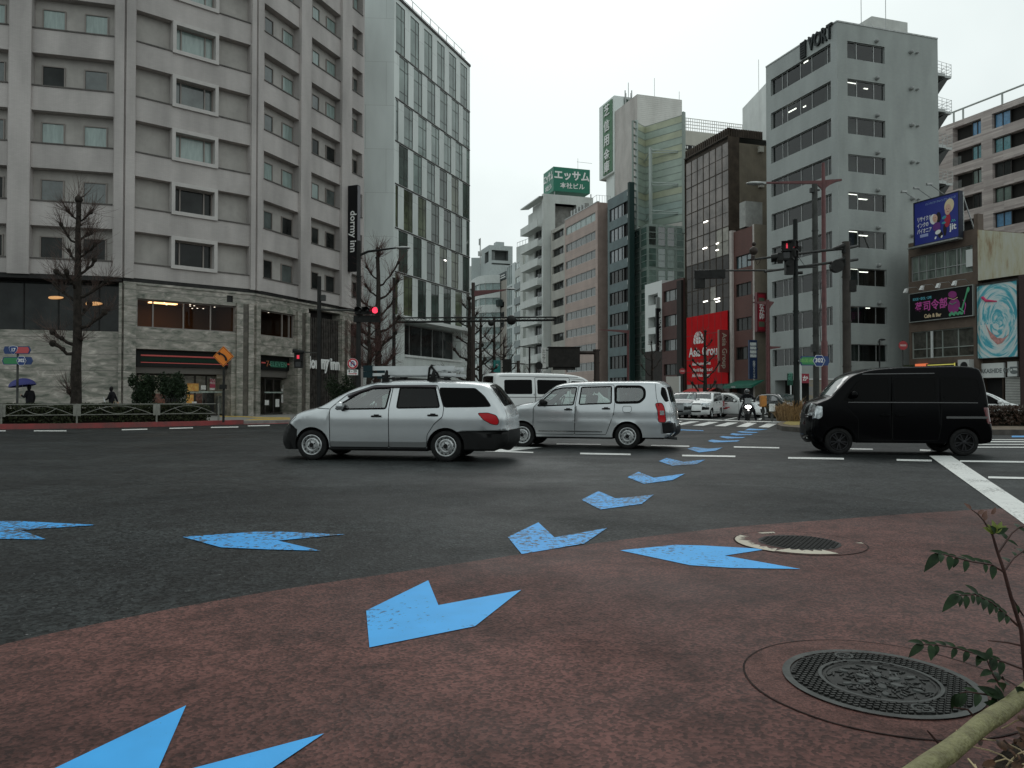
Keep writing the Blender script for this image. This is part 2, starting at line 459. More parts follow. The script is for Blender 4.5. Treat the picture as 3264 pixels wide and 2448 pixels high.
def strip_along(line,w0,w1,z,name,mt,z1=None,**kw):
    """band between two offsets of a ground line (offset to its left is positive)"""
    m=MB();L=[Vector((p[0],p[1]))for p in line];A=[];B=[]
    for i,p in enumerate(L):
        d=(L[min(i+1,len(L)-1)]-L[max(i-1,0)]).normalized();nn=Vector((-d.y,d.x))
        A.append(p+nn*w0);B.append(p+nn*w1)
    for i in range(len(L)-1):
        if z1 is None:
            m.quad((*A[i],z),(*A[i+1],z),(*B[i+1],z),(*B[i],z))
        else:
            m.add([(*A[i],z),(*A[i+1],z),(*B[i+1],z),(*B[i],z),(*A[i],z1),(*A[i+1],z1),(*B[i+1],z1),(*B[i],z1)],
                  [(4,5,6,7),(0,1,5,4),(2,3,7,6)]+([(0,4,7,3)]if i==0 else[])+([(1,2,6,5)]if i==len(L)-2 else[]))
    o=m.build(name,mt)
    return tag(o,**kw)
redline=dense(kl[1:6],5)
strip_along(redline,-0.17,0.06,-0.01,'red_kerb',RED_KERB,0.20,label='red painted kerb running along the front of the fenced hedge',cat='kerb')
strip_along(dense([kl[5],kl[6],klfar[0]],5),-0.55,-0.05,0.008,'red_edge_line',mat('red_road_paint',(0.36,0.06,0.065),0.6,var=0.25,vscale=2),label='red line painted on the road edge left of the ladder-carrying car',cat='road marking')
for pts,lb in(([(700,1325),(760,1326),(840,1330),(925,1330.5),(925,1332.5),(840,1333),(770,1329),(700,1328)],'thin yellow tactile strip crossing the pavement behind the diamond sign'),
            ([(775,1339.5),(815,1334.5),(925,1333.5),(925,1337),(880,1338)],'wide yellow tactile strip along the pavement edge near the red line')):
    q=[gnd(u,v,0.134)for u,v in pts]
    sheet('tactile_paving',[(p.x,p.y)for p in q],0.136,YELLOW_TACTILE,label=lb,cat='tactile paving')
rp=dense([(-6,150),(4.5,112),(11,93),(16.5,77),(20.0,66),(23.5,57),(30,51.5),(42,46),(70,36)],5)
raised('pavement',rp+[(90,36),(90,185),(-6,185)],-0.02,0.13,PAVE,KERB,kind='structure')
ip=[gnd(u,v)for u,v in[(2476,1366),(2486,1357),(2520,1350),(2600,1345),(2800,1338),(3320,1332)]]+[gnd(u,v)for u,v in[(3420,1386),(3000,1386),(2700,1383),(2560,1379),(2492,1373)]]
raised('traffic_island',[(p.x,p.y)for p in ip],-0.02,0.17,mat('island_soil',(0.12,0.09,0.06),0.95,var=0.4,vscale=3),mat('weathered_kerb_stone',(0.085,0.075,0.065),0.85,var=0.3,vscale=3),kind='structure')
def marking(name,pxpts,z,mt,label,cat,group=None):
    q=[gnd(u,v)for u,v in pxpts]
    m=MB();vs=[(p.x,p.y,z)for p in q]
    from mathutils.geometry import tessellate_polygon
    tris=tessellate_polygon([[Vector(p)for p in vs]])
    m.add(vs,[tuple(t)for t in tris])
    o=m.build(name,mt,fix=False)
    me=o.data
    if sum(p.normal.z for p in me.polygons)<0:me.flip_normals()
    return tag(o,label,cat,group)
G1='blue arrows of the line leading to the zebra crossing'
G2='blue arrows pointing left along the near road edge'
def z8(l):return[(1000+x/1.3012,1350+y/1.3012)for x,y in l]
def z7(l):return[(x/1.8473,1550+y/1.8473)for x,y in l]
def z4(l):return[(2100+x/4.424,1150+y/4.424)for x,y in l]
c2w=None
A1=[
 (dd([(-80,1760),(402,1528),(333,1687),(700,1589),(470,1745),(-60,1900)]),BLUE_NEW,'biggest blue arrow, cut off by the bottom edge of the picture'),
 (dd([(791,1322),(925,1256),(947,1310),(1126,1277),(1026,1356),(798,1402)]),BLUE_NEW,'whole blue chevron arrow lying on the red surface'),
 (dd([(1097,1162),(1163,1130),(1198,1163),(1312,1142),(1262,1176),(1127,1199)]),BLUE_WORN,'worn blue chevron arrow touching the edge of the red surface'),
 (dd([(1256,1081),(1293,1062),(1330,1078),(1412,1070),(1386,1090),(1297,1102)]),BLUE_WORN,'third blue chevron from the red surface, on open asphalt'),
 (dd([(1355,1032),(1379,1020),(1412,1033),(1480,1024),(1453,1038),(1391,1046)]),BLUE_WORN,'blue chevron just before the nearest row of white dashes'),
 (dd([(1423,997),(1440,990),(1475,998),(1523,994),(1503,1004),(1452,1007)]),BLUE_WORN,'blue chevron below the long white dash behind the second silver car'),
 (dd([(1484,970),(1500,966),(1530,970),(1562,967),(1546,974),(1510,978)]),BLUE_FAR,'blue chevron between the two rows of white dashes'),
 (z4([(690,1135),(745,1115),(890,1130),(1145,1125),(1105,1142),(780,1157)]),BLUE_FAR,'flattened blue chevron beyond both rows of white dashes'),
 (z4([(855,1076),(900,1063),(1060,1078),(1225,1080),(1180,1092),(965,1101)]),BLUE_FAR,'pale blue chevron, fourth from the zebra crossing'),
 (z4([(1000,1040),(1040,1024),(1150,1036),(1340,1036),(1290,1049),(1090,1056)]),BLUE_FAR,'bright blue chevron, third from the zebra crossing'),
 (z4([(1095,1006),(1150,994),(1260,1003),(1410,1010),(1370,1019),(1180,1018)]),BLUE_FAR,'thin blue chevron, second from the zebra crossing'),
 (z4([(1200,985),(1270,957),(1400,966),(1545,967),(1430,980),(1330,984)]),BLUE_FAR,'blue chevron closest to the zebra crossing'),
]
for pts,mt,lb in A1:marking('blue_arrow',pts,0.008,mt,lb,'road arrow',G1)
marking('blue_line',z4([(300,970),(630,984),(630,994),(300,984)]),0.010,BLUE_FAR,'short blue line beside the rear bumper of the second silver car','road marking')
A2=[
 (z8([(1270,530),(1500,507),(1620,510),(1880,525),(1705,552),(2020,608),(1730,603),(1560,592)]),BLUE_NEW,'clean blue left-pointing arrow beside the small manhole'),
 (z7([(1075,303),(1515,272),(1640,272),(2030,288),(1635,325),(1890,385),(1600,378),(1300,365)]),BLUE_WORN,'rubbed blue left-pointing arrow on asphalt below the ladder-carrying car'),
 (z7([(-300,262),(-20,210),(120,210),(570,232),(120,262),(275,318),(0,314),(-80,306)]),BLUE_WORN,'blue left-pointing arrow cut off by the left picture edge'),
]
for pts,mt,lb in A2:marking('blue_arrow',pts,0.008,mt,lb,'road arrow',G2)
marking('crossing_line',[(2962,1454),(3032,1454),(3420,1710),(3420,1790),(3240,1655)],0.009,WHITE_LINE,'broad white stripe running diagonally down to the right edge','road marking')
def dash(u0,v0,u1,v1,th,label,group='thin white dashes across the junction',sk=0):
    h=th/2
    marking('lane_dash',[(u0+sk,v0-h),(u1,v1-h),(u1+sk,v1+h),(u0+2*sk,v0+h)],0.008,WHITE_LINE,label,'road marking',group)
DS=[
 (1849,1446.5,2010,1449.5,5,'white dash on the asphalt right under the second silver car rear wheel, near row'),
 (2174,1453,2344,1456,5,'near row white dash crossing the blue chevron line'),
 (2512,1460.5,2690,1463.5,5.5,'near row white dash in front of the black van nose'),
 (2858,1467,2970,1469.5,5.5,'near row white dash ending at the broad stripe'),
 (3060,1471,3300,1474,5,'near row white line to the right of the broad stripe'),
 (1774,1416.5,1915,1418.5,4,'far row white dash beneath the second silver car'),
 (2075,1421,2197,1423.5,4,'far row white dash behind the second silver car rear tyre'),
 (2339,1425.5,2484,1428.5,4,'far row white dash between the silver car and the black van'),
 (2698,1431.5,2782,1433,4,'far row white dash under the black van front wheel'),
 (2932,1436,2966,1437.5,6,'short white dash under the black van tail'),
 (-40,1374,18,1374,3,'white dash on the far lane at the left picture edge'),
 (108,1374,212,1374,3,'white dash on the far lane below the route signs'),
 (388,1370.5,470,1368.5,3,'white dash on the far lane below the fence middle'),
 (540,1366,615,1364,3,'white dash on the far lane below the right fence panel'),
 (672,1363,760,1361.5,3,'white dash on the far lane below the diamond sign'),
 (790,1358,860,1356.5,3,'white dash on the far lane left of the ladder-carrying car'),
 (3150,1523,3340,1527,6,'short white line at the right edge above the broad stripe'),
]
for d_ in DS:dash(*d_)
for k,(v0,v1,th)in enumerate(((1402,1402.5,2),(1408.5,1409,3),(1417,1417.5,2.4),(1426,1427,3))):
    marking('lane_line',[(3060,v0-th/2),(3420,v1-th/2),(3420,v1+th/2),(3060,v0+th/2)],0.008,WHITE_LINE,
            ['topmost','second from top','second from bottom','bottom'][k]+' of the four white lines right of the black van','road marking','parallel white lines right of the black van')
marking('blue_line',[(3225,1389.5),(3420,1389.5),(3420,1394.5),(3225,1394.5)],0.008,BLUE_FAR,'blue line along the island kerb at the right edge','road marking')
marking('zebra_tip',[(1544,1440),(1640,1425),(1728,1427),(1626,1439),(1700,1441.5),(1700,1445)],0.008,WHITE_LINE,'white pointed hatch marking behind the ladder-carrying car','road marking')
ZB=[[(300,908),(300,882),(455,855),(575,858),(310,910)],[(472,915),(705,862),(848,865),(630,918)],[(782,922),(975,870),(1120,873),(938,926)],
      [(1093,932),(1240,876),(1383,880),(1250,936)],[(1400,938),(1525,886),(1670,890),(1552,943)]]
ZN=['leftmost zebra bar, beside the silver car bumper','second zebra bar from the left','middle zebra bar, in front of the motorcycle','fourth zebra bar from the left','rightmost zebra bar, next to the island']
for q,lb in zip(ZB,ZN):marking('zebra_bar',z4(q),0.008,WHITE_LINE,'white '+lb,'road marking','white bars of the zebra crossing')
marking('zebra_bar',z4([(40,905),(230,850),(340,852),(150,908)]),0.008,WHITE_LINE,'white zebra bar hidden behind the silver car','road marking','white bars of the zebra crossing')
marking('stop_line',z4([(200,812),(300,816),(1000,838),(1640,858),(1700,856),(1700,868),(1640,871),(1000,850),(200,824)]),0.008,WHITE_LINE,'long white stop line in front of the waiting vehicles','road marking')
strip_along(dense([(gnd(u,v).x,gnd(u,v).y)for u,v in z4([(1330,765),(1480,775),(1640,800),(1760,825),(1790,850),(1700,862)])],6),-0.12,0.12,0.008,'island_line',WHITE_LINE,label='curved white line looping round the island tip',cat='road marking')
marking('lane_line',z4([(890,838),(1100,797),(1112,803),(925,842)]),0.008,WHITE_LINE,'slanted white lane line left of the motorcycle','road marking')
marking('lane_arrow',z4([(1370,832),(1420,815),(1465,810),(1455,820),(1430,836),(1410,828)]),0.008,WHITE_LINE,'small white arrow right of the motorcycle','road marking')
IRON=mat('cast_iron',(0.030,0.031,0.029),0.5,metal=0.3,var=0.35,vscale=9)
IRON_RIM=mat('worn_iron_rim',(0.062,0.066,0.063),0.5,metal=0.3,var=0.25,vscale=12)
PATCH=road_mat('reddish_patch_asphalt',(0.130,0.060,0.051),(0.075,0.035,0.030),(0.05,0.03,0.026),120,0.6,0.2)
CRACK=mat('dark_joint_crack',(0.03,0.02,0.018),0.9,var=0.4,vscale=20)
def ring(m,c,r0,r1,z,n=72,mi=0,wob=0.0):
    vs=[]
    for i in range(n):
        t=2*math.pi*i/n;k=1+wob*math.sin(7*t+1)*math.sin(3*t)
        for r in(r0*k,r1*k):vs.append((c[0]+r*math.cos(t),c[1]+r*math.sin(t),z))
    m.add(vs,[(2*i,2*i+1,(2*i+3)%(2*n),(2*i+2)%(2*n))for i in range(n)],mi)
def studs(m,c,r0,r1,z,step,sz,h,mi):
    n=int(2*r1/step)+2
    for i in range(-n,n):
        for j in range(-n,n):
            x=(i+0.5*(j % 2))*step;y=j*step*0.8
            if r0<math.hypot(x,y)<r1-sz:
                m.box(c[0]+x-sz,c[0]+x+sz,c[1]+y-sz*0.7,c[1]+y+sz*0.7,z,z+h,mi)
mc=(1.524,3.145)
mh=empty('manhole_cover',(mc[0],mc[1],0),0,'large patterned iron manhole cover in the bottom right of the red surface','manhole cover')
m=MB();ring(m,(0,0),0.379,0.535,0.0065,96);ring(m,(0,0),0.533,0.541,0.0078,96,1,0.004);m.build('surround',[PATCH,CRACK],mh,fix=False)
m=MB();ring(m,(0,0),0.349,0.380,0.013,72);m.build('frame',IRON_RIM,mh,fix=False)
m=MB();ring(m,(0,0),0.0,0.349,0.008,72);studs(m,(0,0),0.24,0.35,0.008,0.027,0.0085,0.008,0)
ring(m,(0.0,0.0),0.222,0.236,0.016,72,1);ring(m,(0,0),0.205,0.210,0.014,72,0)
for k in range(6):
    a=R(60*k+12)
    for rr,s in((0.07,0.026),(0.15,0.02)):
        m.lathe([(0.0,0.0155),(s*0.8,0.0145),(s,0.008)],14,Matrix.Translation((rr*math.cos(a),rr*math.sin(a),0))@ Matrix.Rotation(a,4,'Z')@ Matrix.Diagonal((1.25,0.75,1,1)),1)
    a+=R(30)
rg=random.Random(3)
for k in range(150):
    a=rg.uniform(0,6.283);r=rg.uniform(0.03,0.195)
    m.box(-rg.uniform(.008,.024),0.016,-0.0035,0.0035,0.008,0.0135,int(k % 5==0),Matrix.Translation((r*math.cos(a),r*math.sin(a),0))@ Matrix.Rotation(rg.uniform(0,3),4,'Z'))
m.lathe([(0,.012),(0.03,.012),(0.032,.017),(.04,.017),(.042,.008)],20,Matrix.Translation((0.02,-0.29,0)),1)
m.lathe([(0,.012),(0.03,.012),(0.032,.017),(.04,.017),(.042,.008)],20,Matrix.Translation((-0.02,0.29,0)),1)
m.build('lid',[IRON,IRON_RIM],mh,smooth=30,fix=False)
mc=(2.34,6.16)
mh=empty('manhole_cover',(mc[0],mc[1],0),0,'small dark manhole cover with chipped white paint around it, beside a blue arrow','manhole cover')
m=MB();ring(m,(0,0),0.30,0.505,0.0065,72,0);ring(m,(0,0),0.503,0.513,0.0078,72,1,0.006);m.build('surround',[RED_ASPHALT,CRACK],mh,fix=False)
m=MB();ring(m,(0,0),0.0,0.318,0.0095,48);studs(m,(0,0),0,0.30,0.0095,0.04,0.012,0.006,0);m.build('lid',mat('dark_cast_iron',(0.02,0.02,0.019),0.55,var=0.3,vscale=10),mh,fix=False)
CREAM=paint_mat('chipped_cream_paint',(0.48,0.43,0.34),(0.12,0.07,0.06),0.36,18)
for a0,a1,r0,r1 in((165,228,0.40,0.50),(228,285,0.34,0.475),(140,165,0.44,0.50),(95,115,.42,.47),(352,358,.47,.50)):
    m=MB();n=14;vs=[]
    for i in range(n+1):
        t=R(a0+(a1-a0)*i/n);e=0.03*math.sin(i*2.3)*(0<i<n)
        f=0.25 if i in(0,n)else 1
        vs+=[((r1-(r1-r0)*f+e)*math.cos(t),(r1-(r1-r0)*f+e)*math.sin(t),0.0105),(r1*math.cos(t),r1*math.sin(t),0.0105)]
    m.add(vs,[(2*i,2*i+1,2*i+3,2*i+2)for i in range(n)])
    m.build('white_paint',CREAM,mh,fix=False)
# ================= building helpers =================
ZUP=Vector((0,0,1))
class Fac:
    """a vertical wall plane from ground point A (left as seen) to B (right as seen)"""
    def __init__(s,A,B):
        s.A=Vector((A[0],A[1]));s.B=Vector((B[0],B[1]));d=s.B-s.A
        s.W=d.length;s.d=d/s.W;s.n=Vector((s.d.y,-s.d.x))
        s.d3=Vector((s.d.x,s.d.y,0));s.n3=Vector((s.n.x,s.n.y,0))
    def s(s_,u,o=0.0):
        k=(u-CU)/FPX;A=s_.A+s_.n*o
        return(k*A.y-A.x)/(s_.d.x-k*s_.d.y)
    def z(s_,u,v,o=0.0):
        p=s_.A+s_.n*o+s_.d*s_.s(u,o)
        return at(u,v,p.y).z
    def P(s_,a,z,o=0.0):
        p=s_.A+s_.d*a+s_.n*o
        return Vector((p.x,p.y,z))
    def box(s_,m,a0,a1,z0,z1,o0,o1,mi=0):
        vs=[s_.P(a,z,o)for z in(z0,z1)for o in(o0,o1)for a in(a0,a1)]
        m.add(vs,[(0,1,3,2),(4,6,7,5),(0,4,5,1),(2,3,7,6),(0,2,6,4),(1,5,7,3)],mi)
    def quad(s_,m,a0,a1,z0,z1,o,mi=0):
        m.quad(s_.P(a0,z0,o),s_.P(a1,z0,o),s_.P(a1,z1,o),s_.P(a0,z1,o),mi)
def wall(fac,m,z0,z1,ops,s0=0.0,s1=None,mi=0,ri=None,off=0.0):
    """wall sheet with openings (a0,a1,z0,z1,depth[,back material]); reveals and optional back panels"""
    s1=fac.W if s1 is None else s1;ri=mi if ri is None else ri
    ops=[(max(o[0],s0),min(o[1],s1),max(o[2],z0),min(o[3],z1))+tuple(o[4:])for o in ops]
    ops=[o for o in ops if o[1]-o[0]>0.02 and o[3]-o[2]>0.02]
    zs=sorted(set([z0,z1]+[o[2]for o in ops]+[o[3]for o in ops]))
    for j in range(len(zs)-1):
        za,zb=zs[j],zs[j+1]
        if zb-za<1e-4:continue
        blk=sorted([(o[0],o[1])for o in ops if o[2]<zb-1e-5 and o[3]>za+1e-5])
        x=s0
        for b in blk:
            if b[0]-x>1e-4:fac.quad(m,x,b[0],za,zb,off,mi)
            x=max(x,b[1])
        if s1-x>1e-4:fac.quad(m,x,s1,za,zb,off,mi)
    for o in ops:
        a0,a1,b0,b1,dp=o[:5]
        P=lambda a,z,q:fac.P(a,z,off+q)
        m.quad(P(a0,b0,0),P(a0,b1,0),P(a0,b1,-dp),P(a0,b0,-dp),ri)
        m.quad(P(a1,b0,0),P(a1,b0,-dp),P(a1,b1,-dp),P(a1,b1,0),ri)
        m.quad(P(a0,b0,0),P(a0,b0,-dp),P(a1,b0,-dp),P(a1,b0,0),ri)
        m.quad(P(a0,b1,0),P(a1,b1,0),P(a1,b1,-dp),P(a0,b1,-dp),ri)
        if len(o)>5 and o[5]is not None:fac.quad(m,a0,a1,b0,b1,off-dp,o[5])
def window(fac,root,a0,a1,z0,z1,off,pane,frame=None,fw=0.05,mull=(),tran=(),name='window',fd=0.06):
    m=MB();q=fw
    fac.quad(m,a0+q*.5,a1-q*.5,z0+q*.5,z1-q*.5,off+0.01,0)
    fac.box(m,a0,a0+q,z0,z1,off,off+fd,1);fac.box(m,a1-q,a1,z0,z1,off,off+fd,1)
    fac.box(m,a0+q,a1-q,z0,z0+q,off,off+fd,1);fac.box(m,a0+q,a1-q,z1-q,z1,off,off+fd,1)
    for t in mull:
        c=a0+(a1-a0)*t;fac.box(m,c-q*.5,c+q*.5,z0+q,z1-q,off,off+fd*.9,1)
    for t in tran:
        c=z0+(z1-z0)*t;fac.box(m,a0+q,a1-q,c-q*.5,c+q*.5,off,off+fd*.8,1)
    return m.build(name,[pane,frame or FRAME_DARK],root)
def block(m,pts,z0,z1,mi=0,roof=None,skip=()):
    """closed prism over a ground outline; skip leaves out the listed side indices"""
    n=len(pts);roof=mi if roof is None else roof
    for i in range(n):
        if i in skip:continue
        a=pts[i];b=pts[(i+1)% n]
        m.quad((a[0],a[1],z0),(b[0],b[1],z0),(b[0],b[1],z1),(a[0],a[1],z1),mi)
    m.poly([(p[0],p[1],z1)for p in pts],roof)
def xy(u,D):p=at(u,HZ,D);return Vector((p.x,p.y))
def room(fac,root,a0,a1,z0,z1,off,depth,mt,lights=(),lmt=None,name='room'):
    m=MB()
    P=fac.P;o0=off;o1=off-depth
    m.quad(P(a0,z0,o1),P(a1,z0,o1),P(a1,z1,o1),P(a0,z1,o1));m.quad(P(a0,z0,o0),P(a1,z0,o0),P(a1,z0,o1),P(a0,z0,o1))
    m.quad(P(a0,z1,o0),P(a1,z1,o0),P(a1,z1,o1),P(a0,z1,o1));m.quad(P(a0,z0,o0),P(a0,z0,o1),P(a0,z1,o1),P(a0,z1,o0))
    m.quad(P(a1,z0,o0),P(a1,z0,o1),P(a1,z1,o1),P(a1,z1,o0))
    m.build(name,mt,root,fix=False)
    if lights:
        m=MB()
        for(b0,b1,d0,d1)in lights:fac.box(m,b0,b1,z1-0.06,z1-0.01,off-d1,off-d0)
        m.build('ceiling_light',lmt or TUBE_LIGHT,root)
ROOF=mat('flat_roof',(0.28,0.28,0.27),0.85,var=0.2,vscale=0.6)
CLEAR=glass('clear_shop_glass',(0.84,0.88,0.86),0.02,0.9,0.02)
SMOKE=glass('smoked_glass',(0.62,0.56,0.50),0.03,0.8,0.012)
VIS=glass('office_glass',(0.62,0.68,0.66),0.03,0.8)
# ================= hotel on the left =================
rg=random.Random(11)
PAB=xy(389,41.2);PBC=xy(810,46.0);PCE=xy(1158,57.2)
PA=xy(86,40.0);da=(PAB-PA).normalized();PA0=PA-da*9.0
FA,FB,FC=Fac(PA0,PAB),Fac(PAB,PBC),Fac(PBC,PCE)
TILE={}
for k,f in(('A',FA),('B',FB),('C',FC)):
    TILE[k]=brickmat('grey_facade_tile_'+{'A':'front','B':'corner','C':'side'}[k],f.d,(0.495,0.455,0.437),(0.462,0.424,0.407),(0.40,0.368,0.352),0.24,0.062,0.006,0.75,0.08,0.30)
RECESS=mat('recess_panel',(0.40,0.375,0.35),0.8,var=0.10,vscale=1.2,dirt=0.3)
SILL=mat('dark_sill',(0.09,0.08,0.072),0.6,var=0.3,vscale=2)
MARBLE=bpy.data.materials.new('green_grey_marble');MARBLE.use_nodes=True
def _marble(m):
    t=m.node_tree;b=t.nodes['Principled BSDF'];b.inputs['Roughness'].default_value=0.45
    g=t.nodes.new('ShaderNodeNewGeometry');mp=t.nodes.new('ShaderNodeMapping');mp.inputs['Rotation'].default_value=(0.4,0.75,0.4);mp.inputs['Scale'].default_value=(0.6,0.9,2.0)
    t.links.new(g.outputs['Position'],mp.inputs[0])
    n=t.nodes.new('ShaderNodeTexNoise');n.inputs['Scale'].default_value=1.7;n.inputs['Detail'].default_value=8;n.inputs['Roughness'].default_value=0.66;n.inputs['Distortion'].default_value=0.7
    t.links.new(mp.outputs[0],n.inputs['Vector'])
    r=t.nodes.new('ShaderNodeValToRGB')
    e=r.color_ramp.elements;e[0].position=0.30;e[0].color=(0.075,0.085,0.065,1);e[1].position=0.70;e[1].color=(0.62,0.57,0.50,1)
    x=e.new(0.45);x.color=(0.22,0.215,0.18,1);x=e.new(0.56);x.color=(0.33,0.30,0.265,1)
    t.links.new(n.outputs[0],r.inputs[0])
    sx=t.nodes.new('ShaderNodeSeparateXYZ');t.links.new(g.outputs['Position'],sx.inputs[0])
    md=t.nodes.new('ShaderNodeMath');md.operation='PINGPONG';md.inputs[1].default_value=0.45;t.links.new(sx.outputs[2],md.inputs[0])
    lt=t.nodes.new('ShaderNodeMath');lt.operation='LESS_THAN';lt.inputs[1].default_value=0.012;t.links.new(md.outputs[0],lt.inputs[0])
    mx=t.nodes.new('ShaderNodeMix');mx.data_type='RGBA';t.links.new(lt.outputs[0],mx.inputs[0]);t.links.new(r.outputs[0],mx.inputs[6]);mx.inputs[7].default_value=(0.08,0.075,0.065,1)
    t.links.new(mx.outputs[2],b.inputs['Base Color'])
_marble(MARBLE);MATS['green_grey_marble']=MARBLE
MARBLE_D=mat('dark_stone_inset',(0.085,0.075,0.06),0.5,var=0.4,vscale=2.5)
hotel=empty('hotel_building',(PAB.x,PAB.y,0),0,'grey tiled hotel with rows of recessed windows and marble ground floor filling the left','hotel')
hotel.location=(0,0,0)
ZB,FLH,NF=8.65,3.1,8
ZT=ZB+FLH*NF
bays={'A':[(FA.s(-400),FA.s(13)),(FA.s(88),FA.s(353))],'B':[(FB.s(424),FB.s(792))],'C':[(FC.s(836),FC.s(951)),(FC.s(989),FC.s(1083)),(FC.s(1119),FC.W-0.25)]}
m=MB()
for k,f in(('A',FA),('B',FB),('C',FC)):
    ops=[]
    for(a0,a1)in bays[k]:
        for i in range(NF):ops.append((a0,a1,ZB+FLH*i,ZB+FLH*i+1.8,0.5,3))
    wall(f,m,7.85,ZT,ops,mi='ABC'.index(k))
m.quad((PA0.x,PA0.y,ZT),(PAB.x,PAB.y,ZT),(PAB.x-4,PAB.y+18,ZT),(PA0.x,PA0.y+18,ZT),4)
m.quad((PAB.x,PAB.y,ZT),(PBC.x,PBC.y,ZT),(PCE.x-14,PCE.y+2,ZT),(PAB.x-4,PAB.y+18,ZT),4)
m.poly([(PBC.x,PBC.y,ZT),(PCE.x,PCE.y,ZT),(PCE.x-14,PCE.y+2,ZT)],4)
m.quad((PCE.x,PCE.y,0),(PCE.x-14,PCE.y+2,0),(PCE.x-14,PCE.y+2,ZT),(PCE.x,PCE.y,ZT),2)
m.quad((PCE.x-14,PCE.y+2,0),(PA0.x,PA0.y+18,0),(PA0.x,PA0.y+18,ZT),(PCE.x-14,PCE.y+2,ZT),2)
m.quad((PA0.x,PA0.y,0),(PA0.x,PA0.y+18,0),(PA0.x,PA0.y+18,ZT),(PA0.x,PA0.y,ZT),2)
m.build('wall',[TILE['A'],TILE['B'],TILE['C'],RECESS,ROOF],hotel)
m=MB();FA.box(m,FA.s(15,.16),FA.s(86,.16),7.8,ZT-0.003,0.0,0.16,0);m.build('pier',TILE['A'],hotel)
m=MB();FA.box(m,FA.s(356,.16),FA.W-0.02,7.8,ZT-0.003,0.0,0.16,0);m.build('pier',TILE['A'],hotel)
m=MB();FB.box(m,0.02,FB.s(422,.1),7.8,ZT-0.003,0.0,0.16,0);m.build('pier',TILE['B'],hotel)
m=MB();FB.box(m,FB.s(797,.16),FB.W-0.03,7.8,ZT-0.003,0.0,0.16,0);m.build('pier',TILE['B'],hotel)
m=MB();FC.box(m,0.03,FC.s(831,.16),7.8,ZT-0.003,0.0,0.16,0);m.build('pier',TILE['C'],hotel)
m=MB();FC.box(m,FC.s(956,.2),FC.s(986,.2),7.8,ZT-0.003,0.0,0.2,0);m.build('pier',TILE['C'],hotel)
m=MB();FC.box(m,FC.s(1088,.2),FC.s(1117,.2),7.8,ZT-0.003,0.0,0.2,0);m.build('pier',TILE['C'],hotel)
for k,f in(('A',FA),('B',FB),('C',FC)):
    for(a0,a1)in bays[k]:
        for i in range(NF):m=MB();f.box(m,a0+.004,a1-.004,ZB+FLH*i+.002,ZB+FLH*i+.07,-0.45,0.05);m.build('sill',SILL,hotel)
def pane_for(i):
    r=rg.random()
    if i>=4:return PANE_PALE if r<.75 else PANE_MID
    if i>=2:return PANE_PALE if r<.45 else(PANE_MID if r<.8 else PANE_DARK)
    return PANE_MID if r<.35 else PANE_DARK
for i in range(NF):
    z=ZB+FLH*i
    for(u0,u1)in((122,198),(258,335),(-160,-84),(-40,5)):
        window(FA,hotel,FA.s(u0,-.5),FA.s(u1,-.5),z+0.10,z+1.32,-0.5,PANE_PALE if(i==2 and u0==122)else pane_for(i),FRAME_TAUPE,0.06,name='window',fd=.07)
    a0,a1=FB.s(542,.1),FB.s(690,.1)
    m=MB()
    for q in((a0,a1,z-.05,z+.16),(a0,a1,z+1.60,z+1.82),(a0,a0+.19,z+.16,z+1.60),(a1-.19,a1,z+.16,z+1.60)):
        FB.box(m,q[0],q[1],q[2],q[3],-0.42,0.12,0)
    fr=m.build('window_surround',mat('pale_window_surround',(0.50,0.47,0.45),0.7,var=0.06,vscale=2),hotel)
    window(FB,fr,a0+.19,a1-.19,z+.16,z+1.60,-0.40,pane_for(i),FRAME_TAUPE,0.07,mull=(.17,.78),name='window',fd=.1)
    for(u0,u1)in((833,863),(892,927),(987,1011),(1033,1063),(1119,1134)):
        window(FC,hotel,FC.s(u0,-.5),FC.s(u1,-.5),z+0.10,z+1.34,-0.5,pane_for(i),FRAME_TAUPE,0.06,name='window',fd=.07)
m=MB()
wall(FA,m,0.13,4.85,[],s0=0,s1=FA.s(372),mi=0,off=-0.25)
FA.quad(m,0,FA.W,4.85,7.85,-1.2,1)
FA.box(m,0,FA.s(385),7.6,7.845,-1.2,-0.02,1)
FA.box(m,0,FA.s(372),4.70,4.855,-1.2,-0.252,0)
opsB=[(FB.s(436),FB.s(752),5.15,6.75,0.35),(FB.s(432),FB.s(738),0.0,3.95,1.6,None),(FB.s(722),FB.s(742),6.95,7.35,0.1,1)]
wall(FB,m,0.0,7.5,opsB,off=-0.05)
FB.box(m,0,FB.W,7.5,7.62,-.05,0.02,0);FB.box(m,0,FB.W,7.62,7.845,-.2,-0.03,1)
opsC=[(FC.s(829),FC.s(943),5.1,6.7,0.3),(FC.s(830),FC.s(943),0,3.9,1.2,None),(FC.s(985),FC.s(1085),0,7.3,0.7,1),(FC.s(1114),FC.W,0,6.75,.7,1)]
wall(FC,m,0.0,7.5,opsC,off=-0.05)
FC.box(m,0,FC.W,7.5,7.62,-.05,0.02,0);FC.box(m,0,FC.W,7.62,7.845,-.2,-0.03,1)
m.build('marble_base',[MARBLE,mat('near_black_panel',(0.02,0.019,0.018),0.35,var=0.4,vscale=2)],hotel)
m=MB()
FA.box(m,FA.s(378),FA.W-.03,0.0,7.5,-0.2,0.14,0);FB.box(m,0.03,FB.s(430),0.0,7.5,-0.049,0.12,0);m.build('marble_pillar',MARBLE,hotel)
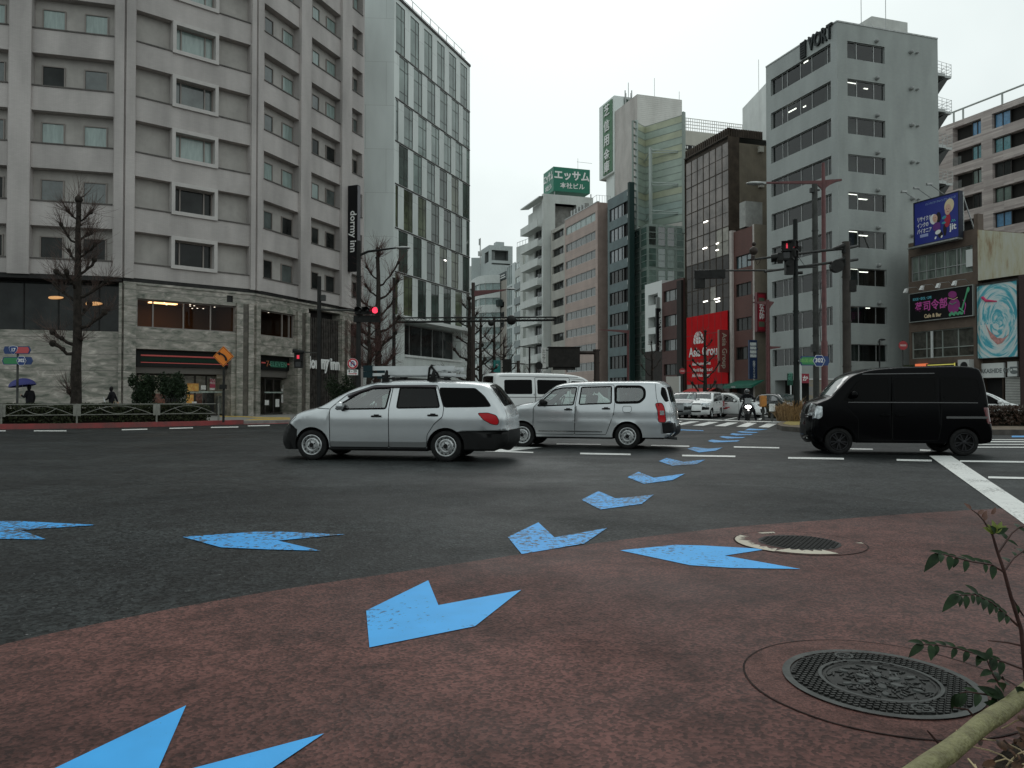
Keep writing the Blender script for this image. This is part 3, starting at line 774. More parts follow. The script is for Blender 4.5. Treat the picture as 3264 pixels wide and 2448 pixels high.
for f,u0,u1 in((FB,752,772),(FB,790,806),(FC,813,826),(FC,945,958),(FC,972,984),(FC,1086,1094),(FC,1105,1113)):
    m=MB();f.box(m,f.s(u0),f.s(u1),0.0,6.95,-0.04,0.10,0);m.build('marble_pillar',MARBLE,hotel)
for f,u0,u1 in((FB,773,789),(FC,959,971),(FC,1095,1104)):
    m=MB();f.box(m,f.s(u0),f.s(u1),0.0,6.9,-0.04,0.03,0);m.build('dark_stone_strip',MARBLE_D,hotel)
WARMROOM=mat('brown_restaurant_room',(0.22,0.12,0.065),0.8)
sp=[(FB.s(u)-.05,FB.s(u)+.35,0.6+(k % 3)*.5,0.68+(k % 3)*.5)for k,u in enumerate(())]
def spots(f,us,rng=(0.4,2.4),seed=1):
    r_=random.Random(seed);out=[]
    for u in us:
        a=f.s(u);d=r_.uniform(*rng);out.append((a,a+.07,d,d+.07))
    return out
window(FB,hotel,FB.s(436),FB.s(752),5.15,6.75,-0.38,SMOKE,FRAME_TAUPE,0.07,mull=(.16,.46,.74),name='restaurant_window',fd=.1)
room(FB,hotel,FB.s(438),FB.s(750),5.1,6.8,-0.42,3.0,WARMROOM,[(FB.s(500),FB.s(590),1.1,1.5)],WARM_LIGHT)
m=MB()
for(a0,a1,d0,d1)in spots(FB,(492,536,575,600,618,632,660,672,690,704,560,640),(0.3,2.6),4):FB.box(m,a0,a1,6.72,6.74,-.42-d1,-.42-d0)
m.build('spot_light',TUBE_LIGHT,hotel)
window(FC,hotel,FC.s(829),FC.s(943),5.1,6.7,-0.33,SMOKE,FRAME_TAUPE,0.07,mull=(.68,.88),name='restaurant_window',fd=.1)
room(FC,hotel,FC.s(831),FC.s(941),5.05,6.75,-0.37,3.0,WARMROOM,spots(FC,(838,868,884),(.3,1.2),2),TUBE_LIGHT)
window(FA,hotel,FA.s(-200),FA.s(372),4.9,7.55,-1.15,PANE_DARK,BLACK_METAL,0.06,mull=(.2,.42,.62,.86),name='lounge_window',fd=.06)
for u0_,z_,r_ in((172,6.72,.42),(292,6.45,.5)):
    m=MB();m.sphere(FA.P(FA.s(u0_,-1.1),z_,-1.08),r_,0,16,8,(1.15,.12,.22));m.build('lamp_glow',mat('warm_lamp_shade',(0.8,0.45,0.2),0.5,emit=0.45,emitc=(1,.5,.2)),hotel)
m=MB()
for(u0,u1,zt)in((986,1084,6.75),(1115,1157,6.2)):
    a=FC.s(u0);e=FC.s(u1)
    while a<e:
        FC.box(m,a,a+.09,0.15,zt+(0.06 if int(a*9)% 2 else 0),-0.42,-0.2);a+=.21
m.build('louvre',mat('weathered_louvre_wood',(0.065,0.058,0.052),0.7,var=0.5,vscale=3),hotel)
CREAMROOM=mat('shop_interior',(0.42,0.40,0.34),0.7,var=0.45,vscale=1.4,vstretch=(1,1,2.2))
SHOPFRAME=mat('dark_shop_frame',(0.045,0.04,0.036),0.5)
m=MB()
FB.box(m,FB.s(434,-.6),FB.s(737,-.6),3.0,3.93,-1.0,-0.62,0)
FB.box(m,FB.s(434,-.6),FB.s(737,-.6),2.62,2.998,-1.6,-0.8,1)
FC.box(m,FC.s(832,-.5),FC.s(941,-.5),3.0,3.88,-0.9,-0.55,0)
FC.box(m,FC.s(832,-.6),FC.s(941,-.6),2.55,2.998,-1.2,-0.7,1)
m.build('fascia',[mat('black_fascia',(0.012,0.013,0.012),0.4),mat('taupe_soffit',(0.11,0.10,0.088),0.7)],hotel)
window(FB,hotel,FB.s(434,-1.55),FB.s(737,-1.55),0.15,2.62,-1.6,CLEAR,SHOPFRAME,0.09,mull=(.42,.60,.72),name='shop_window',fd=.08)
room(FB,hotel,FB.s(436,-1.6),FB.s(735,-1.6),0.1,2.65,-1.64,3.2,CREAMROOM,[(FB.s(450),FB.s(530),.6,.9),(FB.s(540),FB.s(625),1.2,1.5),(FB.s(635),FB.s(720),.6,.9)],TUBE_LIGHT,name='shop_interior')
window(FC,hotel,FC.s(842,-1.1),FC.s(905,-1.1),0.15,2.5,-1.15,CLEAR,SHOPFRAME,0.10,mull=(.45,),name='shop_door',fd=.1)
window(FC,hotel,FC.s(908,-1.1),FC.s(940,-1.1),0.15,2.5,-1.15,CLEAR,SHOPFRAME,0.06,name='shop_window',fd=.08)
room(FC,hotel,FC.s(834,-1.1),FC.s(940,-1.1),0.1,2.6,-1.2,2.0,mat('dim_shop_interior',(0.17,0.155,0.13),0.8,var=0.4,vscale=1.5),[(FC.s(845),FC.s(895),.5,.7)],TUBE_LIGHT,name='shop_interior')
m=MB()
for k in range(7):
    a=FB.s(455+k*40,-2.4);FB.box(m,a,a+.55,.2,1.35+.12*(k % 3),-2.9,-2.4,k % 3)
m.build('shelf',[mat('goods_white',(.55,.54,.5),.6,var=.5,vscale=6),mat('goods_red',(.35,.12,.08),.6,var=.5,vscale=6),mat('goods_dark',(.06,.06,.06),.6)],hotel)
POST=[mat('orange_poster',(0.62,0.22,0.05),.6,var=.5,vscale=5,col2=(.75,.5,.12)),mat('white_notice',(.72,.71,.68),.6,var=.15,vscale=9),
        mat('crimson_poster',(0.45,0.05,0.10),.6),mat('pale_green_band',(.34,.40,.36),.6,var=.4,vscale=7)]
def poster(f,u0,u1,v0,v1,off,mi,root=hotel,name='poster'):
    m=MB();a0=f.s(u0,off);a1=f.s(u1,off);z0=f.z((u0+u1)/2,v1,off);z1=f.z((u0+u1)/2,v0,off)
    f.box(m,a0,a1,z0,z1,off,off+.012);return m.build(name,POST[mi],root)
OF=-1.505
for q in((597,633,1222,1250,0),(640,656,1228,1242,1),(595,617,1258,1285,0),(612,627,1280,1285,1)):poster(FB,*q[:4],OF,q[4])
p_=poster(FB,669,686,1208,1236,OF,2);poster(FB,668,685,1236.5,1243,OF,1)
a=FB.s(677.5,OF+.02)
text_obj('lettering','TAX\nFREE',0.21,WHITE_SIGN,p_,FB.P(a,FB.z(677,1216,OF),OF+.02),FB.d3,ZUP,.003,line=.9,sx=.8)
for q in((690,711,1191,1206,1),(600,763,1247,1252,3)):
    poster(FB,q[0],min(q[1],735),q[2],q[3],OF,q[4],name='poster' if q[4]==1 else 'window_band')
OG=-1.04
for q in((897,915,1239,1248,1),(897,910,1258,1284,1),(878,890,1272,1297,1),(844,857,1275,1291,1),(901,914,1227,1237,1),(843,925,1249,1253,3)):poster(FC,*q[:4],OG,q[4],name='notice' if q[4]==1 else 'window_band')
def thing(name,label,cat,group=None):return empty(name,(0,0,0),0,label,cat,group)
sg=thing('blade_sign','tall black vertical blade sign with white lettering fixed high on the grey hotel','sign')
a=FC.s(1099);zt,zb=16.75,10.45
m=MB();FC.box(m,a,a+.34,zb,zt,0.12,1.02);m.build('sign_box',BLACK_SIGN,sg,bevel=.02)
m=MB();FC.box(m,a-.004,a+.344,zb+.06,zt-.06,1.021,1.05);m.build('edge_strip',mat('sign_edge_grey',(.17,.165,.18),.5),sg)
m=MB()
for z in(zb+.6,zt-.6):FC.box(m,a+.1,a+.24,z,z+.12,-.02,.125)
m.build('bracket',BLACK_METAL,sg)
cface=FC.P(a-.012,0,.66)
text_obj('lettering','dormy inn',0.74,WHITE_SIGN,sg,Vector((cface.x,cface.y,13.35)),Vector((0,0,-1)),FC.n3,.008,bold=.012)
sg=thing('entrance_sign','white lettering in front of the black louvres at the hotel entrance','sign')
a=FC.s(1036,.05);z=4.05
text_obj('lettering','dormy inn',1.16,WHITE_SIGN,sg,FC.P(a,FC.z(1036,1160,0),-.1),FC.d3,ZUP,.05,bold=.035,sx=.80)
m=MB();FC.box(m,FC.s(1024),FC.s(1052),FC.z(1036,1151),FC.z(1036,1145),-.16,-.06);m.build('small_plate',WHITE_SIGN,sg)
RED_STRIPE=mat('red_fascia_stripe',(.40,.075,.07),.5,emit=.12,emitc=(.8,.12,.1));GREEN_SIGN=mat('dark_green_fascia',(.01,.10,.055),.5)
sg=thing('shop_sign','long black shop fascia with red stripes above the window with orange posters','sign')
m=MB();FB.box(m,FB.s(448,-.6),FB.s(733,-.6),3.58,3.66,-.615,-.585,0);FB.box(m,FB.s(448,-.6),FB.s(733,-.6),3.20,3.24,-.615,-.59,0);FB.box(m,FB.s(448,-.6),FB.s(733,-.6),3.30,3.52,-.616,-.60,1)
m.build('stripe',[RED_STRIPE,mat('dim_green_stripe',(.008,.03,.018),.5)],sg)
sg=thing('shop_sign','short black shop fascia with green name board above the glass door','sign')
m=MB();FC.box(m,FC.s(832,-.55),FC.s(847,-.5),3.40,3.48,-.545,-.52,0);FC.box(m,FC.s(917,-.5),FC.s(940,-.5),3.40,3.48,-.545,-.52,0);m.build('stripe',RED_STRIPE,sg)
m=MB();FC.box(m,FC.s(864,-.5),FC.s(912,-.5),3.18,3.58,-.545,-.515);m.build('name_board',GREEN_SIGN,sg)
text_obj('lettering','ELEVEN',.44,mat('pale_green_letter',(.12,.36,.26),.5),sg,FC.P(FC.s(888,-.5),3.38,-.51),FC.d3,ZUP,.004,sx=1.15)
text_obj('lettering','7-',.5,mat('orange_letter',(.45,.14,.06),.5),sg,FC.P(FC.s(855.5,-.5),3.38,-.51),FC.d3,ZUP,.004,sx=1.0,bold=.01)
# ================= white office tower with staggered glazing =================
PC=xy(1253,62.2);PE=xy(1497,75.8);PL=xy(1120,62.0)
FG=Fac(PC,PE);FL=Fac(PL,PC)
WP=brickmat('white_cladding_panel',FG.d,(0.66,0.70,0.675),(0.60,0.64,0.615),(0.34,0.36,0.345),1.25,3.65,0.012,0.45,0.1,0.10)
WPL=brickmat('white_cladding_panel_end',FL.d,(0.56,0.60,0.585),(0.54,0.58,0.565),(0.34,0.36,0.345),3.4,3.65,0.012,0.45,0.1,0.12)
rows=[8.1,11.73,15.4,19.1,22.7,26.3,30.2,34.75]
office=thing('office_tower','white office tower with staggered tall glass strips standing behind the grey hotel','office building')
MOD=FG.W/6.0;shift=[.67,.33,.67,.33,.67,.34,.10]
ops=[];wins=[]
for r_ in range(7):
    for k in range(-1,6):
        a0=(k+shift[r_])*MOD;a1=a0+MOD*.62
        a0=max(a0,.28);a1=min(a1,FG.W-.12)
        if a1-a0<.3:continue
        ops.append((a0,a1,rows[r_]+.10,rows[r_+1]-(.10 if r_<6 else .35),.07));wins.append((a0,a1,rows[r_]+.10,rows[r_+1]-(.10 if r_<6 else .35),r_))
ops+=[(FG.s(1289),FG.s(1470),4.9,7.7,1.2,2),(FG.s(1262),FG.s(1478),0,2.95,1.0,2)]
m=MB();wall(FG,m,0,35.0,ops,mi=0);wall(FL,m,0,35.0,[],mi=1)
bk=[PC,PE,PE+Vector((-16,8)),PL+Vector((-6,18)),PL]
block(m,bk,0,35.0,1,3,skip=(0,4))
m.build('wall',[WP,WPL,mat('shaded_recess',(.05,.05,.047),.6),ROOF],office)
GT=[mat('tower_glass_dark',(.045,.062,.052),.05,spec=.4,ior=1.5,var=.5,vscale=.35),mat('tower_glass_olive',(.085,.10,.06),.06,spec=.4,ior=1.5,var=.6,vscale=.4),
      mat('tower_glass_sky_grey',(.20,.25,.23),.06,spec=.45,ior=1.5,var=.3,vscale=.3)]
for(a0,a1,z0,z1,r_)in wins:
    mt=GT[2]if r_>=4 or(r_==3 and rg.random()<.5)else rg.choice(GT[:2])  # upper rows take paler panes: reflected sky put into the glass colour
    wd=a1-a0
    window(FG,office,a0,a1,z0,z1,-.06,mt,FRAME_DARK,.045,mull=(.62,)if wd>1 else(),tran=(.2,.72),fd=.03)
m=MB()
for z in rows[1:7]:FG.box(m,.2,FG.W-.02,z-.05,z+.05,-.02,.045)
FG.box(m,0,FG.W,34.8,35.02,-.01,.09)
m.build('floor_line',FRAME_DARK,office)
m=MB();FG.box(m,.0,FG.W-.2,7.75,8.05,.004,.9);FG.box(m,FG.s(1289),FG.s(1470),4.72,4.9,.004,.12);m.build('canopy_slab',WHITE_PAINT,office)
window(FG,office,FG.s(1292),FG.s(1468),4.95,7.65,-.9,PANE_DARK,FRAME_LIGHT,.06,mull=(.2,.4,.6,.8),fd=.07)
m=MB()
for u,v in((1375,188),(1344,584),(1238+60,790),(1415,830),(1270,935)):
    a=FG.s(u);z=FG.z(u,v);FG.box(m,a,a+.5,z,z+.12,-.055,-.04)
m.build('lit_ceiling_lamp',TUBE_LIGHT,office)
m=MB()
for k in range(9):
    a=FG.W*(k+.3)/9;m.tube([FG.P(a,35,-.4),FG.P(a,36.2,-.4)],.03,5)
for z in(35.6,36.2):m.tube([FG.P(.2,z,-.4),FG.P(FG.W-.3,z,-.4)],.025,5)
m.build('roof_railing',STEEL,office)
# ================= buildings of the middle and right =================
def RL(u,K=119840.0,vp=806.0):return xy(u,K/(u-vp))
def GR(uc,Dc,u,vp=9500.0):return xy(u,Dc*(vp-uc)/(vp-u))
def DRL(u,K=119840.0):return K/(u-806.0)
GD=Vector((.9565,.2917));SD=Vector((-.3253,.9456))
def bstart(name,label,cat='building'):return thing(name,label,cat)
def lit(f,root,items,off,mt=None):
    m=MB()
    for(u0,u1,v)in items:
        a0=f.s(u0,off);a1=f.s(u1,off);z=f.z(u0,v,off);f.box(m,a0,a1,z,z+.11,off-.005,off+.012)
    m.build('lit_ceiling_lamp',mt or TUBE_LIGHT,root)
uc,Dc=2678,64.0
PV=xy(uc,Dc);PVL=RL(2448);PVR=GR(uc,Dc,3001)
F1,F2=Fac(PVL,PV),Fac(PV,PVR)
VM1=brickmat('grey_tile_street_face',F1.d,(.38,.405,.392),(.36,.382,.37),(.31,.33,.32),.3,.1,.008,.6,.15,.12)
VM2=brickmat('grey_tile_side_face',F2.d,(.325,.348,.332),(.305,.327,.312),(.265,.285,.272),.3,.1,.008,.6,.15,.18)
vort=bstart('grey_office_block','grey tiled ten storey office block with black lettering at its top right of the street','office building')
ztop,fl=33.5,3.27
tops=[32.0-fl*k for k in range(9)]
m=MB()
a0,a1=F1.s(2463),F1.s(2656)
o1=[(a0,a1,t-1.62,t,.28)for t in tops]+[(F1.s(2470),F1.s(2660),.0,2.9,1.2,2)]
o2=[(F2.s(2710),F2.s(2830),t-1.5,t,.22)for t in tops]+[(F2.s(2700),F2.s(2990),0,2.6,1.0,2)]
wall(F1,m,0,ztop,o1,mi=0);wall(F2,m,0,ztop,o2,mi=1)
bkL=PVL+GD*12;bkR=PVR+SD*6
block(m,[PVL,PV,PVR,bkR,bkL],0,ztop,1,3,skip=(0,1))
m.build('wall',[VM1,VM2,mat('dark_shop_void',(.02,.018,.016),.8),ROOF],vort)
mul=[(F1.s(u)-a0)/(a1-a0)for u in(2495,2511,2553,2590,2640)]
ROOMDK=mat('office_interior',(.10,.11,.105),.9);ROOMBR=mat('office_interior_brown',(.06,.055,.05),.9)
for k,t in enumerate(tops):
    window(F1,vort,a0,a1,t-1.62,t,-.26,VIS,FRAME_LIGHT,.05,mull=mul,name='window',fd=.06)
    room(F1,vort,a0,a1,t-1.9,t+.15,-.3,2.6,ROOMDK if k !=7 else ROOMBR)
    window(F2,vort,F2.s(2710),F2.s(2830),t-1.5,t,-.2,VIS,FRAME_LIGHT,.05,mull=(.27,.73),name='window',fd=.06)
    lg=[]
    w0=F2.s(2710);w1=F2.s(2830)
    if k in(1,4,5,6,7):lg=[(w0+.2,w0+1.7,.6,.75)]+([(w0+1.7,w1-.3,1.6,1.75)]if k in(4,5,6)else[(w1-.9,w1-.5,1.2,1.3)])
    if k in(2,):lg=[(w0+1.3,w0+1.55,.9,1.0),(w0+1.3,w0+1.55,2.0,2.1)]
    room(F2,vort,w0,w1,t-1.8,t+.12,-.24,2.6,ROOMBR if k in(2,4,6,7)else ROOMDK,lg,TUBE_LIGHT)
lit(F1,vort,[(2570,2584,203),(2567,2600,312),(2567,2576,344),(2520,2545,360)],-.6)
m=MB()
for t in tops:
    for u in(2802,2912,2931):
        a=F2.s(u);z=t+.35 if u==2802 else t-.1
        c=F2.P(a,z,.0);m.cyl(c,c+F2.n3*.22,.16 if u<2920 else .1,n=12)
        m.sphere(c+F2.n3*.2,.17 if u<2920 else .1,nu=10,nv=6)
m.build('vent_hood',mat('vent_pale_grey',(.30,.31,.30),.5),vort)
m=MB();F1.box(m,0,F1.W,33.5,33.62,-.3,.05);F2.box(m,.051,F2.W,33.5,33.62,-.3,.05);m.build('parapet_cap',STEEL,vort)
q0=GR(uc,Dc+3,2790);q1=GR(uc,Dc+3,2905)
m=MB();block(m,[q0,q1,q1+SD*4,q0+SD*5],33.5,36.1);m.build('penthouse',mat('pale_penthouse_wall',(.55,.56,.53),.7,var=.08,vscale=1,dirt=.2),vort)
m=MB()
p=at(2745,60,66);m.tube([(p.x,p.y,33.5),(p.x,p.y,35.9),(p.x,p.y,37.0)],.03,5)
m.tube([(p.x-.9,p.y,36.9),(p.x+.5,p.y,37.0)],.025,4)
for k in range(7):m.tube([(p.x-.85+k*.22,p.y-.3,36.9+k*.014),(p.x-.85+k*.22,p.y+.3,36.9+k*.014)],.012,4)
p=at(2823,60,66);m.tube([(p.x,p.y,33.5),(p.x,p.y,39.5)],.03,5)
m.build('roof_aerial',STEEL,vort)
Fst=Fac(PVR,PVR+F2.d*2.0)
for k in range(9):
    z=30.3-fl*k;m=MB();m2=MB();m3=MB()
    Fst.box(m,.05,1.15,z+.1,z+.38,-1.7,-.3);Fst.box(m,1.15,1.85,z,z+.22,-1.7,-.3)
    m2.add([Fst.P(.05,z-2.0,-.32),Fst.P(.05,z-2.0,-1.68),Fst.P(1.6,z+.03,-1.68),Fst.P(1.6,z+.03,-.32),Fst.P(.05,z-.8,-.32),Fst.P(.05,z-.8,-1.68),Fst.P(1.3,z+.06,-1.68),Fst.P(1.3,z+.06,-.32)],
           [(0,1,2,3),(4,5,6,7),(0,3,7,4),(1,2,6,5),(0,1,5,4)])
    for h in(.35,.65,.95,1.25):m3.tube([Fst.P(.05,z+h+.2,-.3),Fst.P(1.85,z+h,-.3),Fst.P(1.85,z+h,-1.7)],.018,4)
    for a in(.1,.75,1.3,1.85):m3.tube([Fst.P(a,z+.1,-.3),Fst.P(a,z+1.3,-.3)],.02,4)
    m3.tube([Fst.P(1.1,z+.3,-1.0),Fst.P(1.75,z+1.3,-1.0)],.02,4)
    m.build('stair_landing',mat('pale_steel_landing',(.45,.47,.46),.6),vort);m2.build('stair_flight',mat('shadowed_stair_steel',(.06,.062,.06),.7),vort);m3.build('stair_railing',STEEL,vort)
sg=bstart('rooftop_lettering','black lettering with striped square emblem on the top edge of the grey office block','sign')
LET=mat('black_letter',(.03,.035,.035),.45)
a=F1.s(2626);c=F1.P(a,(F1.z(2622,122,.1)),.1)
text_obj('lettering','VORT',1.85,LET,sg,c,F1.d3,ZUP,.09,sx=.60,bold=.03)
m=MB();a=F1.s(2560,.1);e=F1.s(2575,.1);zc=F1.z(2571,157,.1)
for k in range(7):F1.box(m,a,e,zc-.75+k*.22,zc-.75+k*.22+.15,.02,.2)
F1.box(m,a-.02,a+.08,zc-.75,zc+.72,.02,.18);F1.box(m,e-.05,e+.06,zc-.75,zc+.8,.02,.18);m.build('emblem',LET,sg)
f=Fac(xy(2372,98),xy(2449,90));b=bstart('white_rear_building','narrow white building showing behind the grey office block roofline')
m=MB();z=f.z(2447,266);wall(f,m,0,z,[(f.s(2388),f.s(2394),z-7.2,z-4.0,.15,1)]);block(m,[f.A,f.B,f.B+GD*9,f.A+GD*9],0,z,0,skip=(0,))
m.build('wall',[WHITE_PAINT,PANE_DARK],b)
window(f,b,f.s(2388),f.s(2394),z-6.8,z-5.6,-.13,PANE_MID,FRAME_LIGHT,.04)
m=MB();p=f.P(f.s(2412),z,-.5);m.tube([p,p+ZUP*4.5],.03,5);m.build('roof_aerial',STEEL,b)
f=Fac(xy(2150,122),GR(2150,122,2420));b=bstart('beige_rear_building','wide beige building with a lattice roof screen behind the brown glass building')
z=f.z(2190,374);m=MB();wall(f,m,0,z-2.2,[]);block(m,[f.A,f.B,f.B+SD*8,f.A+SD*8],0,z-2.2,0,skip=(0,));m.build('wall',mat('beige_render',(.47,.455,.40),.75,var=.06,vscale=.5,dirt=.2),b)
m=MB()
for k in range(40):m.tube([f.P(f.W*k/39,z-2.2,-.2),f.P(f.W*k/39,z,-.2)],.05,4)
for k in range(5):m.tube([f.P(0,z-2.1+k*.52,-.2),f.P(f.W,z-2.1+k*.52,-.2)],.06,4)
m.build('roof_screen',mat('pale_lattice',(.5,.5,.46),.6),b)
m=MB();f.box(m,f.s(2183),f.s(2236),f.z(2200,478),f.z(2200,464),.01,.2,0)
for k in range(9):
    if k in(2,3):continue
    a=f.s(2186+k*5.4);f.box(m,a,a+.16,f.z(2200,475),f.z(2200,467),.2,.21,1)
m.build('roof_sign',[BLACK_SIGN,WHITE_SIGN],b)
f=Fac(RL(2185),RL(2325));ft=Fac(RL(2325),GR(2325,DRL(2325),2450))
b=bstart('brown_glass_building','brown smoked glass office building whose lower storeys carry a big red advertisement','office building')
z=f.z(2325,433);DKBR=mat('dark_brown_cladding',(.060,.045,.034),.6,var=.3,vscale=1);TAN=mat('tan_render',(.185,.155,.115),.8,var=.16,vscale=.8,dirt=.5)
m=MB()
block(m,[f.A,f.B,f.B+GD*8,f.A+GD*8],0,z,0,2,skip=(0,1))
f.quad(m,0,f.W,0,z,-.25,0)
ft.quad(m,0,ft.s(2361),0,z,0,0);ft.quad(m,ft.s(2361),ft.W,0,z-.6,0,1)
m.build('wall',[DKBR,TAN,ROOF],b)
rg=random.Random(5);nc=7
BG=[mat('brown_glass_upper',(.19,.16,.145),.07,spec=.45,ior=1.5,var=.35,vscale=.5),mat('brown_glass_dark',(.035,.028,.024),.07,spec=.22,ior=1.5,var=.5,vscale=.5),mat('brown_glass_curtain',(.27,.25,.21),.15,spec=.4,var=.3,vscale=1)]
e0,e1=.12,f.W-.05
for j in range(9):
    z0=z-.5-3.0*(j+1);z1=z0+3.0
    for c in range(nc):
        a0=e0+(e1-e0)*c/nc;a1=e0+(e1-e0)*(c+1)/nc
        mt=BG[0]if j<3 else BG[1]
        if j==3:mt=BG[2]if rg.random()<.5 or c>=5 else BG[0]
        if j>4 and rg.random()<.22:mt=BG[2]
        window(f,b,a0,a1,z0,z1,-.12,mt,DKBR,.045,tran=(.5,),fd=.05)
lit(f,b,[(2245,2259,711),(2285,2293,779),(2284,2292,800),(2242,2256,795),(2243,2257,964),(2283,2296,955),(2283,2296,964),(2278,2281,956)],-.05)
m=MB()
for k in range(22):f.box(m,f.W*k/22,f.W*k/22+.16,z,z+1.0,-.5,-.1)
for k in range(20):ft.box(m,ft.s(2330)+k*.21,ft.s(2330)+k*.21+.1,z,z+.9,-.4,-.05)
f.box(m,0,f.W,z+.001,z+.12,-.09,.05)
m.build('roof_fin',DKBR,b)
for u,v in((2427,478),(2427,590)):m=MB();ft.box(m,ft.s(u-7),ft.s(u+7),ft.z(u,v+9),ft.z(u,v-9),0,.35);m.build('wall_unit',mat('pale_unit',(.40,.38,.33),.6),b)
RED_AD=mat('red_advert',(.56,.012,.016),.8,var=.08,vscale=.6,spec=.1)
sg=bstart('advert_panel','huge red advertisement panel with white globe and lettering on the brown glass building','advertisement')
a0,a1=f.s(2188,.1),f.s(2318,.1);zb,zt=2.75,10.45
m=MB();f.box(m,a0,a1,zb,zt,-.06,.04,0);m.build('panel',RED_AD,sg)
m=MB()
for c in range(1,7):x=a0+(a1-a0)*c/7;f.box(m,x-.02,x+.02,zb,zt,.04,.055)
for q in(.18,.36,.52,.72):zz=zb+(zt-zb)*q;f.box(m,a0,a1,zz-.025,zz+.025,.041,.05)
m.build('seam',mat('dark_red_seam',(.12,.01,.01),.5),sg)
gx=f.s(2226,.1);gz=7.7
m=MB();m.lathe([(0,.06),(1.0,.06),(1.0,.045)],32,Matrix(((f.d.x,0,f.n.x,f.P(gx,0,0).x),(f.d.y,0,f.n.y,f.P(gx,0,0).y),(0,1,0,gz),(0,0,0,1))));m.build('globe',WHITE_SIGN,sg)
m=MB()
for t in(-.55,0,.55):m.tube([f.P(gx+t*math.cos(k*.3-1.5)*1.0,gz+math.sin(k*.3-1.5)*.98,.075)for k in range(11)],.02,4)
for t in(-.45,.0,.45):m.tube([f.P(gx+k*.2*math.sqrt(1-t*t),gz+t+.02*k*k,.075)for k in range(-5,6)],.02,4)
f.box(m,gx-1.05,gx+1.05,gz-1.0,gz-.4,.062,.078)
m.build('globe_line',RED_AD,sg)
text_obj('lettering','Asia Group',1.45,WHITE_SIGN,sg,f.P(f.s(2196,.1),6.35,.07),f.d3,ZUP,.01,align='LEFT',sx=.92,bold=.03)
for k,(s_,zz)in enumerate((('SUPPORT  FOR  ASIA',5.05),('WORLD  SERVICE',4.35),('IN JAPAN  AND ASIA',3.75))):
    text_obj('small_lettering',['Asia Business Net','World Support and','All of Asia Group'][k],.50,WHITE_SIGN,sg,f.P(f.s(2206,.1),zz,.07),f.d3,ZUP,.008,align='LEFT',bold=.012)
sg=bstart('blade_sign','dull red vertical blade sign standing out from the right edge of the red advertisement','sign')
a=f.s(2312,.5);m=MB();f.box(m,a-.10,a+.10,3.9,8.35,.1,1.25);m.build('sign_box',mat('dull_red_sign',(.20,.035,.033),.5),sg)
m=MB();f.box(m,a-.11,a+.11,3.9,8.35,1.251,1.34);m.build('edge_strip',mat('tan_sign_edge',(.30,.19,.15),.5),sg)
c=f.P(a+.125,6.15,.68);text_obj('lettering','Asia Group',.80,mat('faded_letter',(.45,.40,.32),.5),sg,c,Vector((0,0,-1)),-f.n3,.008,bold=.01)
m=MB();f.box(m,a-.05,a+.05,8.0,8.1,-.2,.11);f.box(m,a-.05,a+.05,4.2,4.3,-.2,.11);m.build('bracket',DARK_GREY,sg)
sg=bstart('shop_awning','red awning over the pavement beneath the red advertisement','awning')
m=MB();a0,a1=f.s(2180,.8),f.s(2262,.8)
m.add([f.P(a0,2.25,.05),f.P(a1,2.25,.05),f.P(a1,1.75,1.2),f.P(a0,1.75,1.2),f.P(a0,2.32,.05),f.P(a1,2.32,.05),f.P(a1,1.85,1.25),f.P(a0,1.85,1.25),f.P(a0,1.55,1.24),f.P(a1,1.55,1.24)],
      [(0,1,2,3),(4,7,6,5),(7,8,9,6),(0,3,7,4),(1,5,6,2)]);m.build('cloth',mat('red_awning_cloth',(.52,.04,.035),.6),sg)
m=MB();m.tube([f.P(a0+.3,2.3,.05),f.P(a0+.3,1.6,1.2)],.02,4);m.tube([f.P(a1-.3,2.3,.05),f.P(a1-.3,1.6,1.2)],.02,4);m.build('arm',STEEL,sg)
f=Fac(RL(2334),RL(2402));b=bstart('red_brick_building','narrow red brick building with white edges between the brown glass and grey office blocks')
RB=brickmat('red_brick_street',f.d,(.16,.058,.047),(.13,.05,.042),(.09,.06,.05),.24,.08,.012,.7,.2,.15)
z=f.z(2340,741);m=MB();ws=[(f.s(2347),f.s(2397),f.z(2372,v+41),f.z(2372,v),.25,1)for v in(812,902,1012,1105)]
wall(f,m,2.6,z,ws);f.quad(m,0,f.W,0,2.6,-.6,1);f.box(m,0,f.W,2.55,2.6,-.6,0,0)
block(m,[f.A,f.B,f.B+GD*4,f.A+GD*4],0,z,0,skip=(0,))
m.build('wall',[RB,mat('void_dark',(.02,.02,.02),.6)],b)
for k,w_ in enumerate(ws):window(f,b,w_[0],w_[1],w_[2],w_[3],-.2,(mat('blue_grey_pane',(.06,.11,.13),.07,spec=.7,ior=1.7,var=.3),PANE_DARK,PANE_DARK,PANE_DARK)[k],FRAME_DARK,.06,mull=(.3,.65))
m=MB();f.box(m,-.02,f.s(2341),2.5,z+.2,-.3,.25);m.build('edge_pier',mat('pinkish_white_pier',(.50,.45,.42),.7,var=.1),b)
ff=Fac(RL(2401),RL(2407));fr_=Fac(RL(2407),GR(2407,DRL(2407),2452));b2=bstart('tan_column_building','slim tan building front with a red vertical sign on it beside the grey office block')
m=MB();zt=fr_.z(2410,714);ff.quad(m,0,ff.W,0,zt,0,1);fr_.quad(m,0,fr_.W,0,zt,0,0);m.poly([(*ff.A,zt),(*ff.B,zt),(*fr_.B,zt)],0);m.quad((*ff.A,0),(*fr_.B,0),(*fr_.B,zt),(*ff.A,zt),0)
m.build('wall',[mat('tan_tile',(.255,.215,.165),.7,var=.1,vscale=1.5,dirt=.4),mat('pinkish_white_pier',(.5,.45,.42))],b2)
